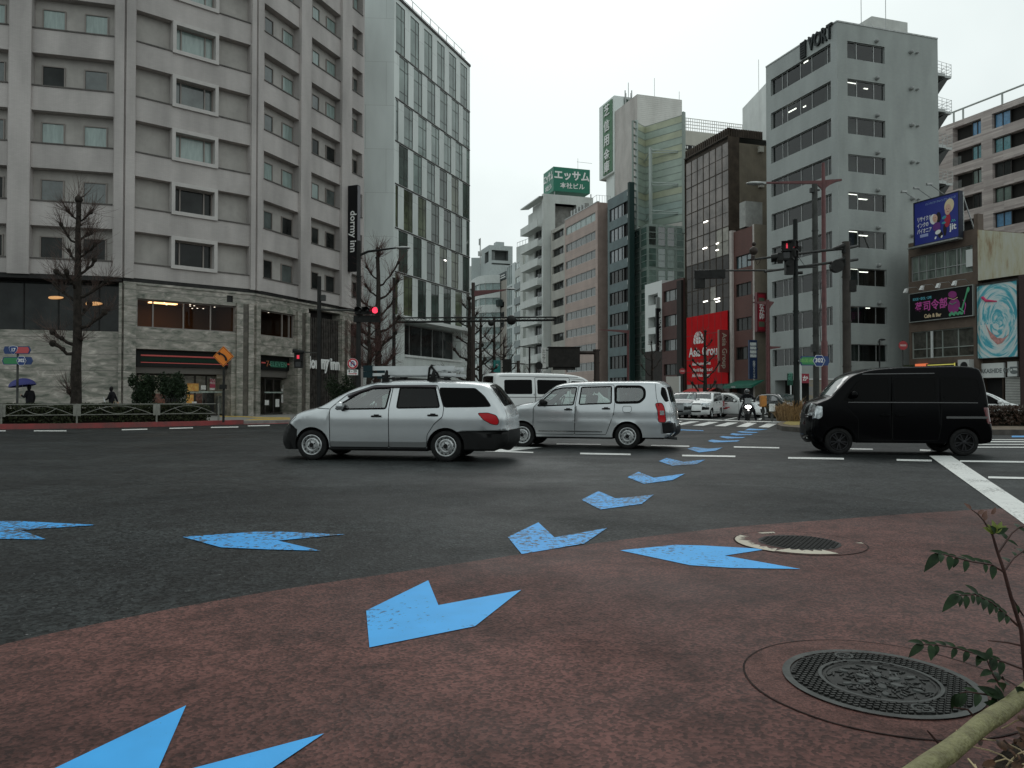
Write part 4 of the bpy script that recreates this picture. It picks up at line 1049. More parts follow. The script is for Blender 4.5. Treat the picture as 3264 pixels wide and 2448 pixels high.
m=MB();c=fr_.P(fr_.s(2430),zt,-1.2);block(m,[c.xy-fr_.d*1.0,c.xy+fr_.d*1.0,c.xy+fr_.d*1.0+SD,c.xy-fr_.d*1.0+SD],zt,zt+2.6);m.build('roof_box',CONCRETE,b2)
sg=bstart('vertical_sign','dark red vertical restaurant sign with white Japanese characters on the tan column','sign')
a0,a1=fr_.s(2416,1.0),fr_.s(2447,1.0)
m=MB();fr_.box(m,a0,a1,fr_.z(2430,1058,1),fr_.z(2430,932,1),.5,.95,0);m.build('sign_box',mat('dark_red_sign_box',(.12,.012,.016),.45),sg,bevel=.03)
m=MB();fr_.box(m,a0+.12,a1-.22,fr_.z(2430,1053,1),fr_.z(2430,938,1),.951,.965,0);fr_.box(m,a0+.16,a1-.28,fr_.z(2430,960,1),fr_.z(2430,949,1),.966,.972,1);fr_.box(m,a0+.16,a1-.28,fr_.z(2430,1042,1),fr_.z(2430,1025,1),.966,.972,1)
m.build('sign_face',[mat('crimson_sign_face',(.30,.012,.028),.4),mat('greenish_plate',(.10,.12,.08),.5)],sg)
m=MB();fr_.box(m,a0+.3,a1-.3,fr_.z(2430,950,1),fr_.z(2430,940,1),-.02,.5);m.build('bracket',DARK_GREY,sg)
for ch,v in(('な',978),('か',994),('卯',1010)):
    text_obj('lettering',ch,.62,WHITE_SIGN,sg,fr_.P((a0+a1)/2-.05,fr_.z(2430,v,1),.985),fr_.d3,ZUP,.008,bold=.012)
sg=bstart('vertical_sign','blue vertical sign with four white name plates on the red brick building','sign')
f3=Fac(RL(2402)-GD*.2,RL(2402)+GD*.2);c=RL(2400)
fs=Fac(c-GD*.95,c);o=.6
m=MB();fs.box(m,0,.9,3.1,6.95,o,o+.22,0);fs.box(m,.9,1.02,6.0,6.15,o+.05,o+.15,0);m.build('sign_box',mat('navy_sign',(.012,.028,.085),.45),sg)
m=MB()
for k,(v0,v1)in enumerate(((1092,1102),(1105,1114),(1117,1127),(1130,1139))):fs.box(m,.08,.8,fs.z(2388,v1,o),fs.z(2388,v0,o),o+.221,o+.235,0)
m.build('name_plate',mat('name_plate_white',(.62,.64,.62),.5,var=.35,vscale=12),sg)
text_obj('lettering','保\n険\nク\nリ\nニ\nッ\nク',.30,WHITE_SIGN,sg,fs.P(.52,4.0,o+.235),fs.d3,ZUP,.004,line=.82)
sg=bstart('shop_awning','dark green awning at the foot of the red brick building','awning')
m=MB();a0,a1=f.s(2312,1.2),f.s(2404,1.2)
m.add([f.P(a0+.4,3.0,.06),f.P(a1,3.0,.06),f.P(a1,2.45,1.5),f.P(a0,2.45,1.5),f.P(a1,2.2,1.5),f.P(a0,2.2,1.5),f.P(a0+.4,2.9,.06),f.P(a1,2.9,.06)],[(0,1,2,3),(3,2,4,5),(0,3,5,6),(1,7,4,2),(6,5,4,7)])
m.build('cloth',mat('green_awning_cloth',(.012,.13,.085),.6,var=.2),sg)
text_obj('lettering','COFFEE',.22,WHITE_SIGN,sg,f.P((a0+a1)/2-.6,2.32,1.51),f.d3,ZUP,.004)
f=Fac(RL(2111),RL(2180));b=bstart('dark_brick_building','dark red five storey brick building left of the red advertisement')
z=f.z(2178,885);m=MB();ws=[(f.s(2116),f.s(2158),f.z(2137,v+36),f.z(2137,v),.3,1)for v in(924,1004,1082,1160)]
wall(f,m,0,z,ws);block(m,[f.A,f.B,f.B+GD*5,f.A+GD*5],0,z,0,skip=(0,))
f.box(m,f.s(2165),f.s(2180),0,z-.3,.02,.3,1)
m.build('wall',[brickmat('dark_red_brick',f.d,(.12,.048,.04),(.10,.04,.035),(.07,.05,.045),.24,.08,.012,.7,.2,.2),mat('black_brown_void',(.025,.022,.02),.6)],b)
for k,w_ in enumerate(ws):window(f,b,w_[0]+.1,w_[1]-.1,w_[2],w_[3],-.25,PANE_MID if k<3 else PANE_DARK,FRAME_DARK,.06,mull=(.35,.8))
f=Fac(RL(2057),RL(2111));b=bstart('white_gallery_building','small white building with square openings behind a black vertical sign')
z=f.z(2108,894);m=MB();ws=[(f.s(2067),f.s(2098),f.z(2082,v+34),f.z(2082,v),.9,1)for v in(938,1010,1064)]
wall(f,m,7.1,z,ws);wall(f,m,0,7.1,[(.3,f.W-.3,0,3.2,.5,2)],mi=2);block(m,[f.A,f.B,f.B+GD*5,f.A+GD*5],0,z,0,skip=(0,))
m.build('wall',[mat('bright_white_render',(.72,.74,.72),.6),PANE_MID,mat('brown_black_base',(.035,.03,.027),.6,var=.3)],b)
m=MB();f.box(m,f.s(2100),f.s(2104),z-3.4,z-2.0,.01,.4);m.build('wall_box',mat('vent_grey',(.22,.23,.22)),b)
sg=bstart('vertical_sign','black vertical sign with white English lettering on the white gallery building','sign')
fq=Fac(RL(2094)-GD*.5,RL(2094)+GD*.62);o=.8
zt,zb=fq.z(2090,983,o),fq.z(2090,1120,o)
m=MB();fq.box(m,-.1,fq.W-.15,zb,zt,o,o+.25);m.build('sign_box',BLACK_SIGN,sg)
m=MB();fq.box(m,fq.W-.15,fq.W+.3,zt-1.0,zt-.8,o+.05,o+.15);fq.box(m,fq.W-.15,fq.W+.3,zb+1.9,zb+2.1,o+.05,o+.15);m.build('bracket',DARK_GREY,sg)
text_obj('lettering','GINZA Global Style',.60,WHITE_SIGN,sg,fq.P(fq.W*.42,(zt+zb)/2-.2,o+.26),Vector((0,0,-1)),fq.d3,.006,bold=.008)
f=Fac(RL(1938),RL(2012));b=bstart('teal_office_building','slim dark teal office building with ribbon windows beside the pink building')
z=f.z(2010,603);z=f.z(2008,600);TE=[mat('teal_panel',(.085,.125,.130),.55,var=.18,vscale=.7)]
m=MB();ws=[]
for k in range(9):
    t=z-1.5-2.95*k
    if t>3:ws.append((f.s(1944),f.s(2006),t-1.75,t,.3,1))
wall(f,m,0,z,ws);block(m,[f.A,f.B,f.B+Vector((.13,1))*5,f.A+Vector((.13,1))*5],0,z,0,skip=(0,));m.build('wall',TE+[mat('void_dark',(.02,.02,.02))],b)
for k,w_ in enumerate(ws):window(f,b,w_[0],w_[1]-1.6,w_[2],w_[3],-.2,(mat('grey_blue_pane',(.13,.15,.165),.07,spec=.7,ior=1.7,var=.3)if k<3 else PANE_DARK),FRAME_DARK,.05,mull=(.28,.56,.84),fd=.1)
m=MB();f.box(m,f.s(2012),f.s(2012)+.5,0,z+.6,-.3,.45);m.build('fin',mat('dark_green_fin',(.015,.035,.032),.5),b)
m=MB()
for k in range(8):f.box(m,f.s(2007),f.s(2011),z-1.0-2.95*k,z-.5-2.95*k,.01,.3)
m.build('bracket_lamp',STEEL,b)
uc=1906;f=Fac(RL(1801),RL(uc));f2=Fac(RL(uc),GR(uc,DRL(uc),1950));b=bstart('pink_office_building','pinkish office building with long window ribbons in the middle of the street')
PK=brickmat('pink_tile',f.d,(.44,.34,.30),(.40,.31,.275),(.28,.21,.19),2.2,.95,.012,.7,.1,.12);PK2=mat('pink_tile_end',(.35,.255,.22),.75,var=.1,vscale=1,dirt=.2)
z=f.z(uc,644);m=MB();ws=[(f.s(1804),f.s(1899),27.2-2.74*k,28.45-2.74*k,.2)for k in range(9)]
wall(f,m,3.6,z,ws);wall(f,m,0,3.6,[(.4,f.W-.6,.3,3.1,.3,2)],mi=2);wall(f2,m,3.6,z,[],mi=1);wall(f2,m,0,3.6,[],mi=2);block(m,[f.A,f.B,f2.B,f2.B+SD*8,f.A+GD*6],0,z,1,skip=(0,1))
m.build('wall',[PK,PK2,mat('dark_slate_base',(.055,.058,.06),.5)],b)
for k,w_ in enumerate(ws):window(f,b,w_[0],w_[1],w_[2],w_[3],-.17,PANE_PALE if k==0 else(mat('grey_curtain_pane',(.12,.125,.12),.08,spec=.6,var=.45,vscale=1.4,vstretch=(2,2,.3))),FRAME_LIGHT,.06,mull=[i/6 for i in range(1,6)],fd=.08)
m=MB()
for k in range(6):m.tube([f2.P(f2.W*k/5,z,-.3),f2.P(f2.W*k/5,z+1.1,-.3)],.03,4)
m.tube([f.P(f.W*.7,z+1.1,-.3),f2.P(0,z+1.1,-.3),f2.P(f2.W,z+1.1,-.3)],.03,4);f.box(m,0,f.W,z,z+.15,-.3,.06)
for k in range(5):f.box(m,f.W*(.1+.1*k),f.W*(.14+.1*k),z+.16,z+1.3,-1.2,-.5)
m.build('roof_edge',STEEL,b)
b=bstart('bank_tower','tall bank tower with pale ribbed walls and a green glass screen','office building')
PR=mat('ribbed_pinkish_cladding',(.53,.49,.46),.7,var=.08,vscale=.5,dirt=.55);PR2=mat('ribbed_pale_cladding',(.62,.605,.57),.7,var=.05,vscale=.6,dirt=.3)
for mm_ in(PR,PR2):
    t=mm_.node_tree;bs=t.nodes['Principled BSDF'];g=t.nodes.new('ShaderNodeNewGeometry');wv=t.nodes.new('ShaderNodeTexWave');wv.bands_direction='Z';wv.inputs['Scale'].default_value=1.1
    t.links.new(g.outputs['Position'],wv.inputs['Vector']);bp=t.nodes.new('ShaderNodeBump');bp.inputs['Strength'].default_value=.22;bp.inputs['Distance'].default_value=.08;t.links.new(wv.outputs[0],bp.inputs['Height']);t.links.new(bp.outputs[0],bs.inputs['Normal'])
uc,Dc=2034,107.0;C0=xy(uc,Dc);L0=xy(1961,Dc*(uc-806)/(1961-806));R0=GR(uc,Dc,2178)
fl_,fr2=Fac(L0,C0),Fac(C0,R0);z=fr2.z(2035,300)
m=MB();wall(fl_,m,0,z,[],mi=0);wall(fr2,m,0,z,[],mi=1);block(m,[L0,C0,R0,R0+SD*8,L0+GD*7],0,z,1,2,skip=(0,1));m.build('wall',[PR,PR2,ROOF],b)
S0=xy(1960,113.6);S1=xy(1912,113.6*(1960-806)/(1912-806));S2=GR(1960,113.6,2026)
fsn,fsr=Fac(S1,S0),Fac(S0,S2);zs=fsn.z(1960,304);zb=fsn.z(1960,546)
m=MB();wall(fsn,m,zb,zs,[]);wall(fsr,m,zb-14,zs,[(fsr.s(1991),fsr.s(2012),fsr.z(1992,334),fsr.z(1992,315),.3,1)]);block(m,[S1,S0,S2,S1+GD*4+SD*1],zb,zs,0,skip=(0,1))
m.poly([(*S1,zb),(*S0,zb),(*S2,zb)],0)
I0,I1=S0+SD*.5-GD*.2,S1-SD*1.2;fi=Fac(I1,I0);wall(fi,m,0,zb,[],off=-.6);m.build('sign_shaft',[mat('bright_shaft_white',(.70,.74,.71),.5),mat('shaft_green',(.10,.20,.15),.5)],b)
CT=[mat('green_screen_glass',(.36,.425,.365),.3,spec=.4,var=.10,vscale=.6),mat('yellow_green_screen_glass',(.41,.43,.31),.3,spec=.4,var=.10,vscale=.6),mat('blue_green_screen_glass',(.35,.43,.395),.3,spec=.4,var=.10,vscale=.6)]
Q0,Q1,Q2=xy(2030,101.6),xy(2058,103.4),xy(2182,99.0)
fk1,fk2=Fac(Q0,Q1),Fac(Q1,Q2);rg=random.Random(8)
zc0,zc1=24.6,38.7;nb=15
for k in range(nb):
    z0=zc0+(zc1-zc0)*k/nb;z1=zc0+(zc1-zc0)*(k+1)/nb;m=MB();mt=CT[1]if k in(4,9,10,12,14)else rg.choice((CT[0],CT[2]))
    for f in(fk1,fk2):f.box(m,0,f.W,z0+.06,z1-.03,-.05,.05,0)
    m.build('screen_band',mt,b)
m=MB()
for k in range(nb+1):
    z0=zc0+(zc1-zc0)*k/nb
    for f in(fk1,fk2):f.box(m,0,f.W,z0-.03,z0+.04,-.08,.075,0)
    fk1.box(m,-.75,-.05,z0-.04,z0+.055,-.2,.1)
fk1.box(m,-.05,.22,22.0,zc1+.3,-.1,.2,1);fk1.box(m,-.8,-.7,22,zc1,-.2,.05,0);fk2.box(m,fk2.W-.1,fk2.W+.15,23,zc1+.4,-.3,.2,0)
zz=[34.6,30.2,26.4]
fk2.box(m,fk2.s(2073,1.5),fk2.s(2079,1.5),17.0,35.0,1.3,1.7,1)
for q in zz:
    a=fk2.s(2076,1.5);m.tube([fk2.P(a,q,1.5),fk2.P(-.3,q-1.1,.1)],.09,5,1);m.tube([fk2.P(a,q-.3,1.5),fk2.P(fk2.s(2165),q-.7,.1)],.07,5,1);m.tube([fk2.P(a,q+.1,1.5),fk2.P(fk2.s(2165),q-.5,.1)],.07,5,1)
m.build('screen_frame',[mat('dark_green_mullion',(.25,.29,.26),.5),mat('pale_steel_mast',(.42,.47,.44),.5)],b)
T0,T1,T2=xy(2022,101.5),xy(2066,97.5),GR(2066,97.5,2184)
ft1,ft2=Fac(T0,T1),Fac(T1,T2)
m=MB();zt=23.9;wall(ft1,m,0,zt,[]);wall(ft2,m,0,zt,[]);block(m,[T0,T1,T2,T2+SD*3,T0+SD*2],0,zt,0,skip=(0,1));m.build('lower_block',mat('pale_green_frame',(.24,.29,.26),.5,var=.15),b)
GR_P=[mat('lower_glass_green',(.08,.13,.11),.06,spec=.7,ior=1.8,var=.4,vscale=.5),mat('lower_glass_dark',(.03,.04,.036),.06,spec=.7,ior=1.8,var=.4),mat('lower_glass_pale',(.17,.23,.20),.1,spec=.6,var=.25)]
for k in range(8):
    z0=1+2.85*k
    for f,n in((ft1,2),(ft2,4)):
        for c in range(n):
            mt=GR_P[1]if(f is ft2 and k in(4,7)and c<3)else rg.choice((GR_P[0],GR_P[2],GR_P[0]))
            window(f,b,f.W*c/n+.1,f.W*(c+1)/n-.1,z0+.15,z0+2.7,.01,mt,mat('pale_green_frame',(.24,.29,.26)),.07,tran=(.35,.68),fd=.06)
m=MB()
p=at(2003,300,114)
for dx in(-.35,0,.35):m.tube([(p.x+dx,p.y,z+.3),(p.x+dx,p.y,z+(4.6 if dx==0 else 3.0))],.05,5)
for dx in(-.5,.5):m.box(p.x+dx-.08,p.x+dx+.08,p.y-.08,p.y+.08,z+1.2,z+3.4)
p=at(2086,300,110);m.tube([(p.x,p.y,z-1),(p.x,p.y,z+3.6)],.04,4);p=at(2165,300,110);m.tube([(p.x,p.y,z-1),(p.x,p.y,z+1.6)],.04,4)
m.build('roof_mast',STEEL,b)
sg=bstart('vertical_sign','tall green vertical sign with white Japanese characters on the bank tower','sign')
a0,a1=fsn.s(1926),fsn.s(1955);m=MB();fsn.box(m,a0,a1,zb+.25,zs-.35,.01,.12);m.build('sign_panel',mat('leaf_green_sign',(.055,.16,.075),.5,var=.1),sg)
for k,ch in enumerate('芝信用金庫'):
    v=(355,404,450,496,535)[k];text_obj('lettering',ch,1.9,WHITE_SIGN,sg,fsn.P((a0+a1)/2-.1,fsn.z(1940,v),.16),fsn.d3,ZUP,.1,bold=.02,sx=1.0)
f=Fac(xy(1757,127.5),xy(1801,121.8));b=bstart('beige_flat_building','narrow beige block with dark window bands between the white tower and the pink building')
z=f.z(1799,712);m=MB();ws=[(f.s(1761),f.s(1797),z-1.9-2.85*k,z-.6-2.85*k,.5,1)for k in range(8)];wall(f,m,0,z,ws);block(m,[f.A,f.B,f.B+GD*3,f.A+GD*3],0,z,0,skip=(0,));m.build('wall',[mat('beige_concrete',(.43,.415,.375),.75,var=.1,vscale=.6,dirt=.3),mat('void_dark',(.02,.02,.02))],b)
for w_ in ws:window(f,b,w_[0],w_[1],w_[2],w_[3],-.4,PANE_DARK,FRAME_DARK,.06,mull=(.35,.7))
b=bstart('white_balcony_tower','white apartment tower with stacked balconies carrying a green sign box on its roof','apartment building')
E0=xy(1746,128.0);E1=GR(1746,128.0,1892);EL=xy(1684,128.0*(1746-806)/(1684-806));fe1,fe2=Fac(EL,E0),Fac(E0,E1)
CW=mat('tower_white_render',(.60,.62,.595),.7,var=.06,vscale=.5,dirt=.3)
z=fe2.z(1746,618);m=MB();wall(fe2,m,0,z,[(fe2.s(1770),fe2.s(1838),fe2.z(1800,735),fe2.z(1800,636),1.6,1)],ri=1)
ws=[(fe1.s(1704),fe1.s(1738),29.0-3.33*k,31.0-3.33*k,.35,2)for k in range(9)];wall(fe1,m,0,34.6,ws);block(m,[EL,E0,E1,E1+SD*8,EL+GD*8],0,34.6,0,skip=(0,1));fe2.box(m,0,fe2.W,34.6,z,-8,-.01,0)
fe1.box(m,fe1.s(1741),fe1.W-.01,0,z,.01,.8,0)
m.build('wall',[CW,mat('rough_concrete_recess',(.29,.285,.27),.85,var=.25,vscale=1.2),mat('void_dark',(.02,.02,.02))],b)
for k in range(8):
    zp=31.9-3.33*k;m=MB();fe1.box(m,.2,fe1.s(1741),zp-1.15,zp,1.45,1.6);fe1.box(m,.2,.35,zp-1.15,zp,0,1.45);fe1.box(m,.2,fe1.s(1741),zp-1.3,zp-1.15,0,1.6);m.build('balcony',CW,b)
    if zp>5:window(fe1,b,ws[k][0],ws[k][1],ws[k][2],ws[k][3],-.3,PANE_DARK,FRAME_LIGHT,.06,mull=(.3,.6))
m=MB();m.add([fe1.P(.2,35.4,1.6),fe1.P(fe1.W,35.4,1.6),fe1.P(fe1.W,35.6,0),fe1.P(.2,35.6,0),fe1.P(.2,35.6,1.6),fe1.P(fe1.W,35.6,1.6),fe1.P(fe1.W,35.8,0),fe1.P(.2,35.8,0)],[(0,1,2,3),(4,5,6,7),(0,1,5,4),(0,3,7,4)]);m.build('top_canopy',CW,b)
sg=bstart('roof_sign','green box sign with white Japanese lettering on top of the white balcony tower','sign')
G0=xy(1765,129.5);G1=GR(1765,129.5,1882);GL=xy(1733,129.5*(1765-806)/(1733-806));g1,g2=Fac(GL,G0),Fac(G0,G1)
zb,zt=37.1,41.3;GS=mat('emerald_sign',(.008,.17,.105),.45)
m=MB();block(m,[GL,G0,G1,G1+SD*4],zb,zt);m.poly([(*p,zb)for p in(GL,G0,G1,G1+SD*4)]);m.build('sign_box',GS,sg)
m=MB()
for p in(GL,G0,G1):q=Vector((p.x,p.y,0))+Vector((GD.x*.3+SD.x*.3,GD.y*.3+SD.y*.3,0));m.tube([q+ZUP*34.55,q+ZUP*zb],.1,6)
q=at(1842,520,132);m.tube([(q.x,q.y,zt),(q.x,q.y,zt+2.2)],.04,4);m.tube([(q.x-.2,q.y,zt+1.6),(q.x+2.5,q.y,zt+1.3)],.03,4)
m.build('support',STEEL,sg)
for f in(g1,g2):
    k=f.W/g2.W if f is g1 else 1
    text_obj('lettering','エッサム',1.75,WHITE_SIGN,sg,f.P(f.W/2,39.85,.03),f.d3,ZUP,.02,bold=.06,sx=(.95 if f is g2 else .62))
    text_obj('lettering','本社ビル',1.05,WHITE_SIGN,sg,f.P(f.W/2+.1,38.1,.03),f.d3,ZUP,.02,bold=.02,sx=(1.1 if f is g2 else .7))
sg=bstart('vertical_sign','small white vertical sign with black Japanese characters at the foot of the white balcony tower','sign')
f=Fac(E0-GD*.2-SD*2,E0+GD*1.1-SD*2);m=MB();zt,zb=f.z(1731,1108),f.z(1731,1182);a=f.s(1726);a2=f.s(1739);f.box(m,a,a2,zb,zt,0,.2);m.build('sign_box',WHITE_SIGN,sg)
m=MB();f.box(m,a2,a2+.9,zt-.5,zt-.35,.05,.15);f.box(m,a2,a2+.9,zb+.5,zb+.65,.05,.15);m.build('bracket',DARK_GREY,sg)
text_obj('lettering','エ\nッ\nサ\nム',.66,BLACK_SIGN,sg,f.P((a+a2)/2,(zt+zb)/2+.4,.21),f.d3,ZUP,.005,line=.9)
def far_block(name,label,u0,u1,D0,D1,ztop,mt,depth=10,wins=(),frame=None,pane=None,mull=(),parts='window',z0w=None):
    f=Fac(xy(u0,D0),xy(u1,D1));b=bstart(name,label);m=MB()
    wall(f,m,0,ztop,[(w[0],w[1],w[2],w[3],.2,1)for w in wins]);block(m,[f.A,f.B,f.B+Vector((.2,1))*depth,f.A+Vector((.2,1))*depth],0,ztop,0,skip=(0,));m.build('wall',[mt,mat('void_dark',(.02,.02,.02))],b)
    for w in wins:window(f,b,w[0],w[1],w[2],w[3],-.15,pane or PANE_MID,frame or FRAME_LIGHT,.07,mull=mull)
    return f,b
zf=lambda v,D:CAMH+(HZ-v)/FPX*D
f,b=far_block('panelled_building','slim building with grey spandrel panels left of the white balcony tower',1641,1684,146,137,zf(845,140),mat('pale_far_render',(.54,.56,.53),.7,var=.06,dirt=.25),wins=[(.5,4.3,zf(1128-46.6*k,142),zf(1128-46.6*k-20,142))for k in range(7)],pane=PANE_PALE,mull=(.5,))
m=MB()
for k in range(6):f.box(m,.3,4.5,zf(1152-46.6*k,142),zf(1130-46.6*k,142),.02,.25)
m.build('spandrel',mat('grey_spandrel',(.20,.235,.235),.5),b)
m=MB();f.box(m,5.6,7.4,0,zf(800,140),.02,.5);m.build('stair_shaft',mat('pale_far_render',(.54,.56,.53)),b)
f,b=far_block('pale_upper_building','pale building top with a roof rail just left of the white balcony tower',1646,1700,152,146,zf(780,150),mat('pale_grey_render',(.50,.52,.50),.7,var=.05,dirt=.25))
m=MB()
for k in range(7):m.tube([f.P(f.W*k/6,zf(780,150),-.2),f.P(f.W*k/6,zf(765,150),-.2)],.05,4)
m.tube([f.P(0,zf(765,150),-.2),f.P(f.W,zf(765,150),-.2)],.05,4);m.build('roof_railing',STEEL,b)
f,b=far_block('glass_strip_building','narrow glass fronted building at the far end of the street',1615,1642,153,147,zf(842,150),mat('pale_glass_frame',(.52,.57,.56),.5),wins=[(.25+c*1.3,1.4+c*1.3,3+4.2*k,6.8+4.2*k)for k in range(6)for c in range(3)],pane=mat('far_pale_glass',(.24,.31,.30),.1,spec=.6,var=.2),mull=())
f,b=far_block('brown_sign_building','small tan building with a dark roof sign board at the far street end',1590,1617,160,155,zf(894,158),mat('far_tan_render',(.36,.33,.29),.7,var=.1,dirt=.2),wins=[(.5,3.4,zf(980+32*k,158),zf(962+32*k,158))for k in range(3)],pane=PANE_DARK)
m=MB();f.box(m,.1,f.W,zf(893,158),zf(869,158),-.3,.1);m.build('sign_board',mat('dark_teal_board',(.045,.06,.06),.5),b)
m=MB();f.box(m,1.0,4.0,zf(880,158),zf(877,158),.1,.12);f.box(m,1.0,4.4,zf(887,158),zf(884,158),.1,.12);m.build('sign_mark',WHITE_SIGN,b)
m=MB();f.box(m,-.3,2.6,zf(975,158),zf(955,158),.02,1.0);m.build('balcony',mat('dark_teal_board',(.045,.06,.06)),b)
b=bstart('rounded_white_building','white corner building with curved pale glass bands closing the street')
arc=[xy(u,D)for u,D in((1470,176),(1497,168),(1512,163),(1526,160.3),(1545,159),(1570,158.6),(1594,158.5))]
zt=zf(876,159);WB=mat('far_white_render',(.60,.63,.61),.6,var=.05,dirt=.2)
m=MB();m2=MB()
for i in range(len(arc)-1):
    f=Fac(arc[i],arc[i+1]);ops=[(0,f.W,zf(924+47*k,159),zf(902+47*k,159),.25)for k in range(6)];wall(f,m,0,zt,ops)
    for o_ in ops:f.quad(m2,0,f.W,o_[2],o_[3],-.25)
m.poly([(*p,zt)for p in arc]+[(*(arc[-1]+Vector((2,20))),zt),(*(arc[0]+Vector((2,20))),zt)])
m.build('wall',WB,b);m2.build('glass_band',mat('far_pale_glass',(.24,.31,.30)),b)
uc,Dc=1559,168;P0=xy(uc,Dc);P1=GR(uc,Dc,1634);P2=xy(1533,Dc*(uc-806)/(1533-806));h1,h2=Fac(P2,P0),Fac(P0,P1)
m=MB();z1=zf(779,168);z0=zf(850,168)
wall(h2,m,z0-4,z1,[(h2.s(1567),h2.s(1620),zf(827,168),zf(794,168),2.5,1),(h2.s(1567),h2.s(1626),zf(841,168),zf(836,168),.5,1)],ri=1);wall(h1,m,z0-4,z1,[(h1.s(1545),h1.s(1557),zf(832,168),zf(797,168),1.5,1)],ri=1);block(m,[P2,P0,P1,P1+SD*6],z0-4,z1,0,skip=(0,1))
h2.box(m,h2.s(1585),h2.s(1611),z1,zf(764,168),-3,-1,0)
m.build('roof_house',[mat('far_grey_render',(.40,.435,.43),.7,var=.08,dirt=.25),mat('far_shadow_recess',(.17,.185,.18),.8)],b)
m=MB();p=at(1531,800,166);m.tube([(p.x,p.y,z0),(p.x,p.y,zf(757,166))],.12,5);m.box(p.x-.35,p.x-.1,p.y-.2,p.y,zf(780,166),zf(760,166));m.box(p.x-.5,p.x+.4,p.y-.3,p.y,zf(815,166),zf(800,166));m.build('phone_mast',STEEL,b)
m=MB();p=at(1520,840,175);m.box(p.x-1.3,p.x+1.3,p.y,p.y+3,0,zf(820,175));m.build('tank_tower',mat('far_grey_render',(.4,.435,.43)),b)
far_block('far_white_block','pale block closing the view beyond the street trees',1440,1530,190,188,zf(850,190),mat('pale_grey_render',(.5,.52,.5)))
Kb=139954.0;PB=lambda u:xy(u,Kb/(u-700.0));f=Fac(PB(2900),PB(3113));b=bstart('brown_sign_building','low brown building on the right carrying the blue billboard and the black bar sign')
BRN=mat('brown_tile_wall',(.125,.09,.068),.7,var=.18,vscale=1.4,dirt=.3);z=14.3
m=MB();ws=[(f.s(2906),f.s(3105),11.0,13.1,.3,1),(f.s(2906),f.s(3105),4.5,6.75,.3,1),(.3,f.W-.3,0,3.3,.6,1)];wall(f,m,0,z,ws);block(m,[f.A,f.B,f.B+GD*9,f.A+GD*9],0,z,0,skip=(0,))
f.box(m,f.W+.01,f.W+.35,0,15.4,-.5,.1,0);m.build('wall',[BRN,mat('void_dark',(.02,.02,.02))],b)
MOSS=mat('greenish_curtain_pane',(.16,.19,.165),.12,spec=.5,var=.55,vscale=1.6,vstretch=(2.5,2.5,.3))
window(f,b,ws[0][0],ws[0][1],11.0,13.1,-.25,MOSS,FRAME_LIGHT,.06,mull=(.12,.25,.4,.55,.74,.8),tran=(.36,),name='window',fd=.1)
window(f,b,ws[1][0],ws[1][1],4.5,6.75,-.25,mat('dim_brown_pane',(.06,.058,.048),.08,spec=.6,var=.4),mat('pale_green_grey_frame',(.30,.33,.30),.5),.07,mull=(.24,.33,.5,.75),tran=(.35,),name='window',fd=.1)
m=MB();f.box(m,f.s(2968),f.s(2974),4.5,6.7,-.1,.0);m.build('white_post',WHITE_PAINT,b);m=MB();f.box(m,f.s(3082),f.s(3104),11.45,12.8,-.1,-.06);m.build('white_blind',WHITE_PAINT,b)
m=MB();f.box(m,f.s(3070),f.s(3106),3.35,4.2,.0,.55,0);c=f.P(f.s(3090),3.72,.56);m.cyl(c,c+f.n3*.02,.3,n=20,m=1);m.build('air_unit',[mat('pale_unit_white',(.55,.55,.53),.5),mat('unit_fan',(.02,.02,.02),.5)],b)
m=MB();f.box(m,f.s(2888),f.s(2925),3.4,4.0,.02,.25,1);f.box(m,f.s(2926),f.s(2960),3.3,4.05,.02,.3,0);f.box(m,f.s(2960),f.s(3052),3.3,4.0,.02,.25,1);f.box(m,f.s(2965),f.s(3052),3.86,3.93,.25,.27,2);f.box(m,f.s(3050),f.s(3053),3.3,4.0,.25,.27,2)
m.build('fascia',[mat('orange_lit_sign',(.7,.12,.05),.5,emit=.5,emitc=(1,.25,.1)),mat('olive_sign',(.05,.06,.03),.5),mat('yellow_edge',(.6,.55,.1),.5,emit=.3,emitc=(.9,.8,.2))],b)
text_obj('lettering','ramen',.42,WHITE_SIGN,b,f.P(f.s(3005),3.6,.27),f.d3,ZUP,.004)
def panel_thing(name,label,cat,f,u0,u1,z0,z1,o,th,mface,mframe,fw=.1):
    t=bstart(name,label,cat);a0,a1=f.s(u0,o),f.s(u1,o);m=MB();f.box(m,a0,a1,z0,z1,o-th,o);m.build('panel',mface,t)
    m=MB();f.box(m,a0-fw,a0,z0-fw,z1+fw,o-th-.02,o+.05);f.box(m,a1,a1+fw,z0-fw,z1+fw,o-th-.02,o+.05);f.box(m,a0,a1,z0-fw,z0,o-th-.02,o+.05);f.box(m,a0,a1,z1,z1+fw,o-th-.02,o+.05);m.build('frame',mframe,t)
    return t,a0,a1
def disc(m,f,a,z,o,ra,rz,mi=0,rot=0.0,n=20,t0=0,t1=360):
    pts=[]
    for i in range(n+(1 if t1-t0<360 else 0)):
        t=R(t0+(t1-t0)*i/n);x=ra*math.cos(t);y=rz*math.sin(t)
        pts.append(f.P(a+x*math.cos(rot)-y*math.sin(rot),z+x*math.sin(rot)+y*math.cos(rot),o))
    m.prism(pts,f.n3*.012,mi)
BLU=mat('royal_blue_board',(.012,.022,.20),.4,emit=.03,emitc=(.03,.06,.5))
sg,a0,a1=panel_thing('billboard','deep blue rooftop billboard picturing two people, standing on the brown building','billboard',f,2921,3062,13.85,17.35,.6,.35,BLU,mat('billboard_edge',(.03,.035,.05),.5),.08)
w_=a1-a0;o=.61;X=lambda t:a0+w_*t;Zb=lambda t:13.85+3.5*t
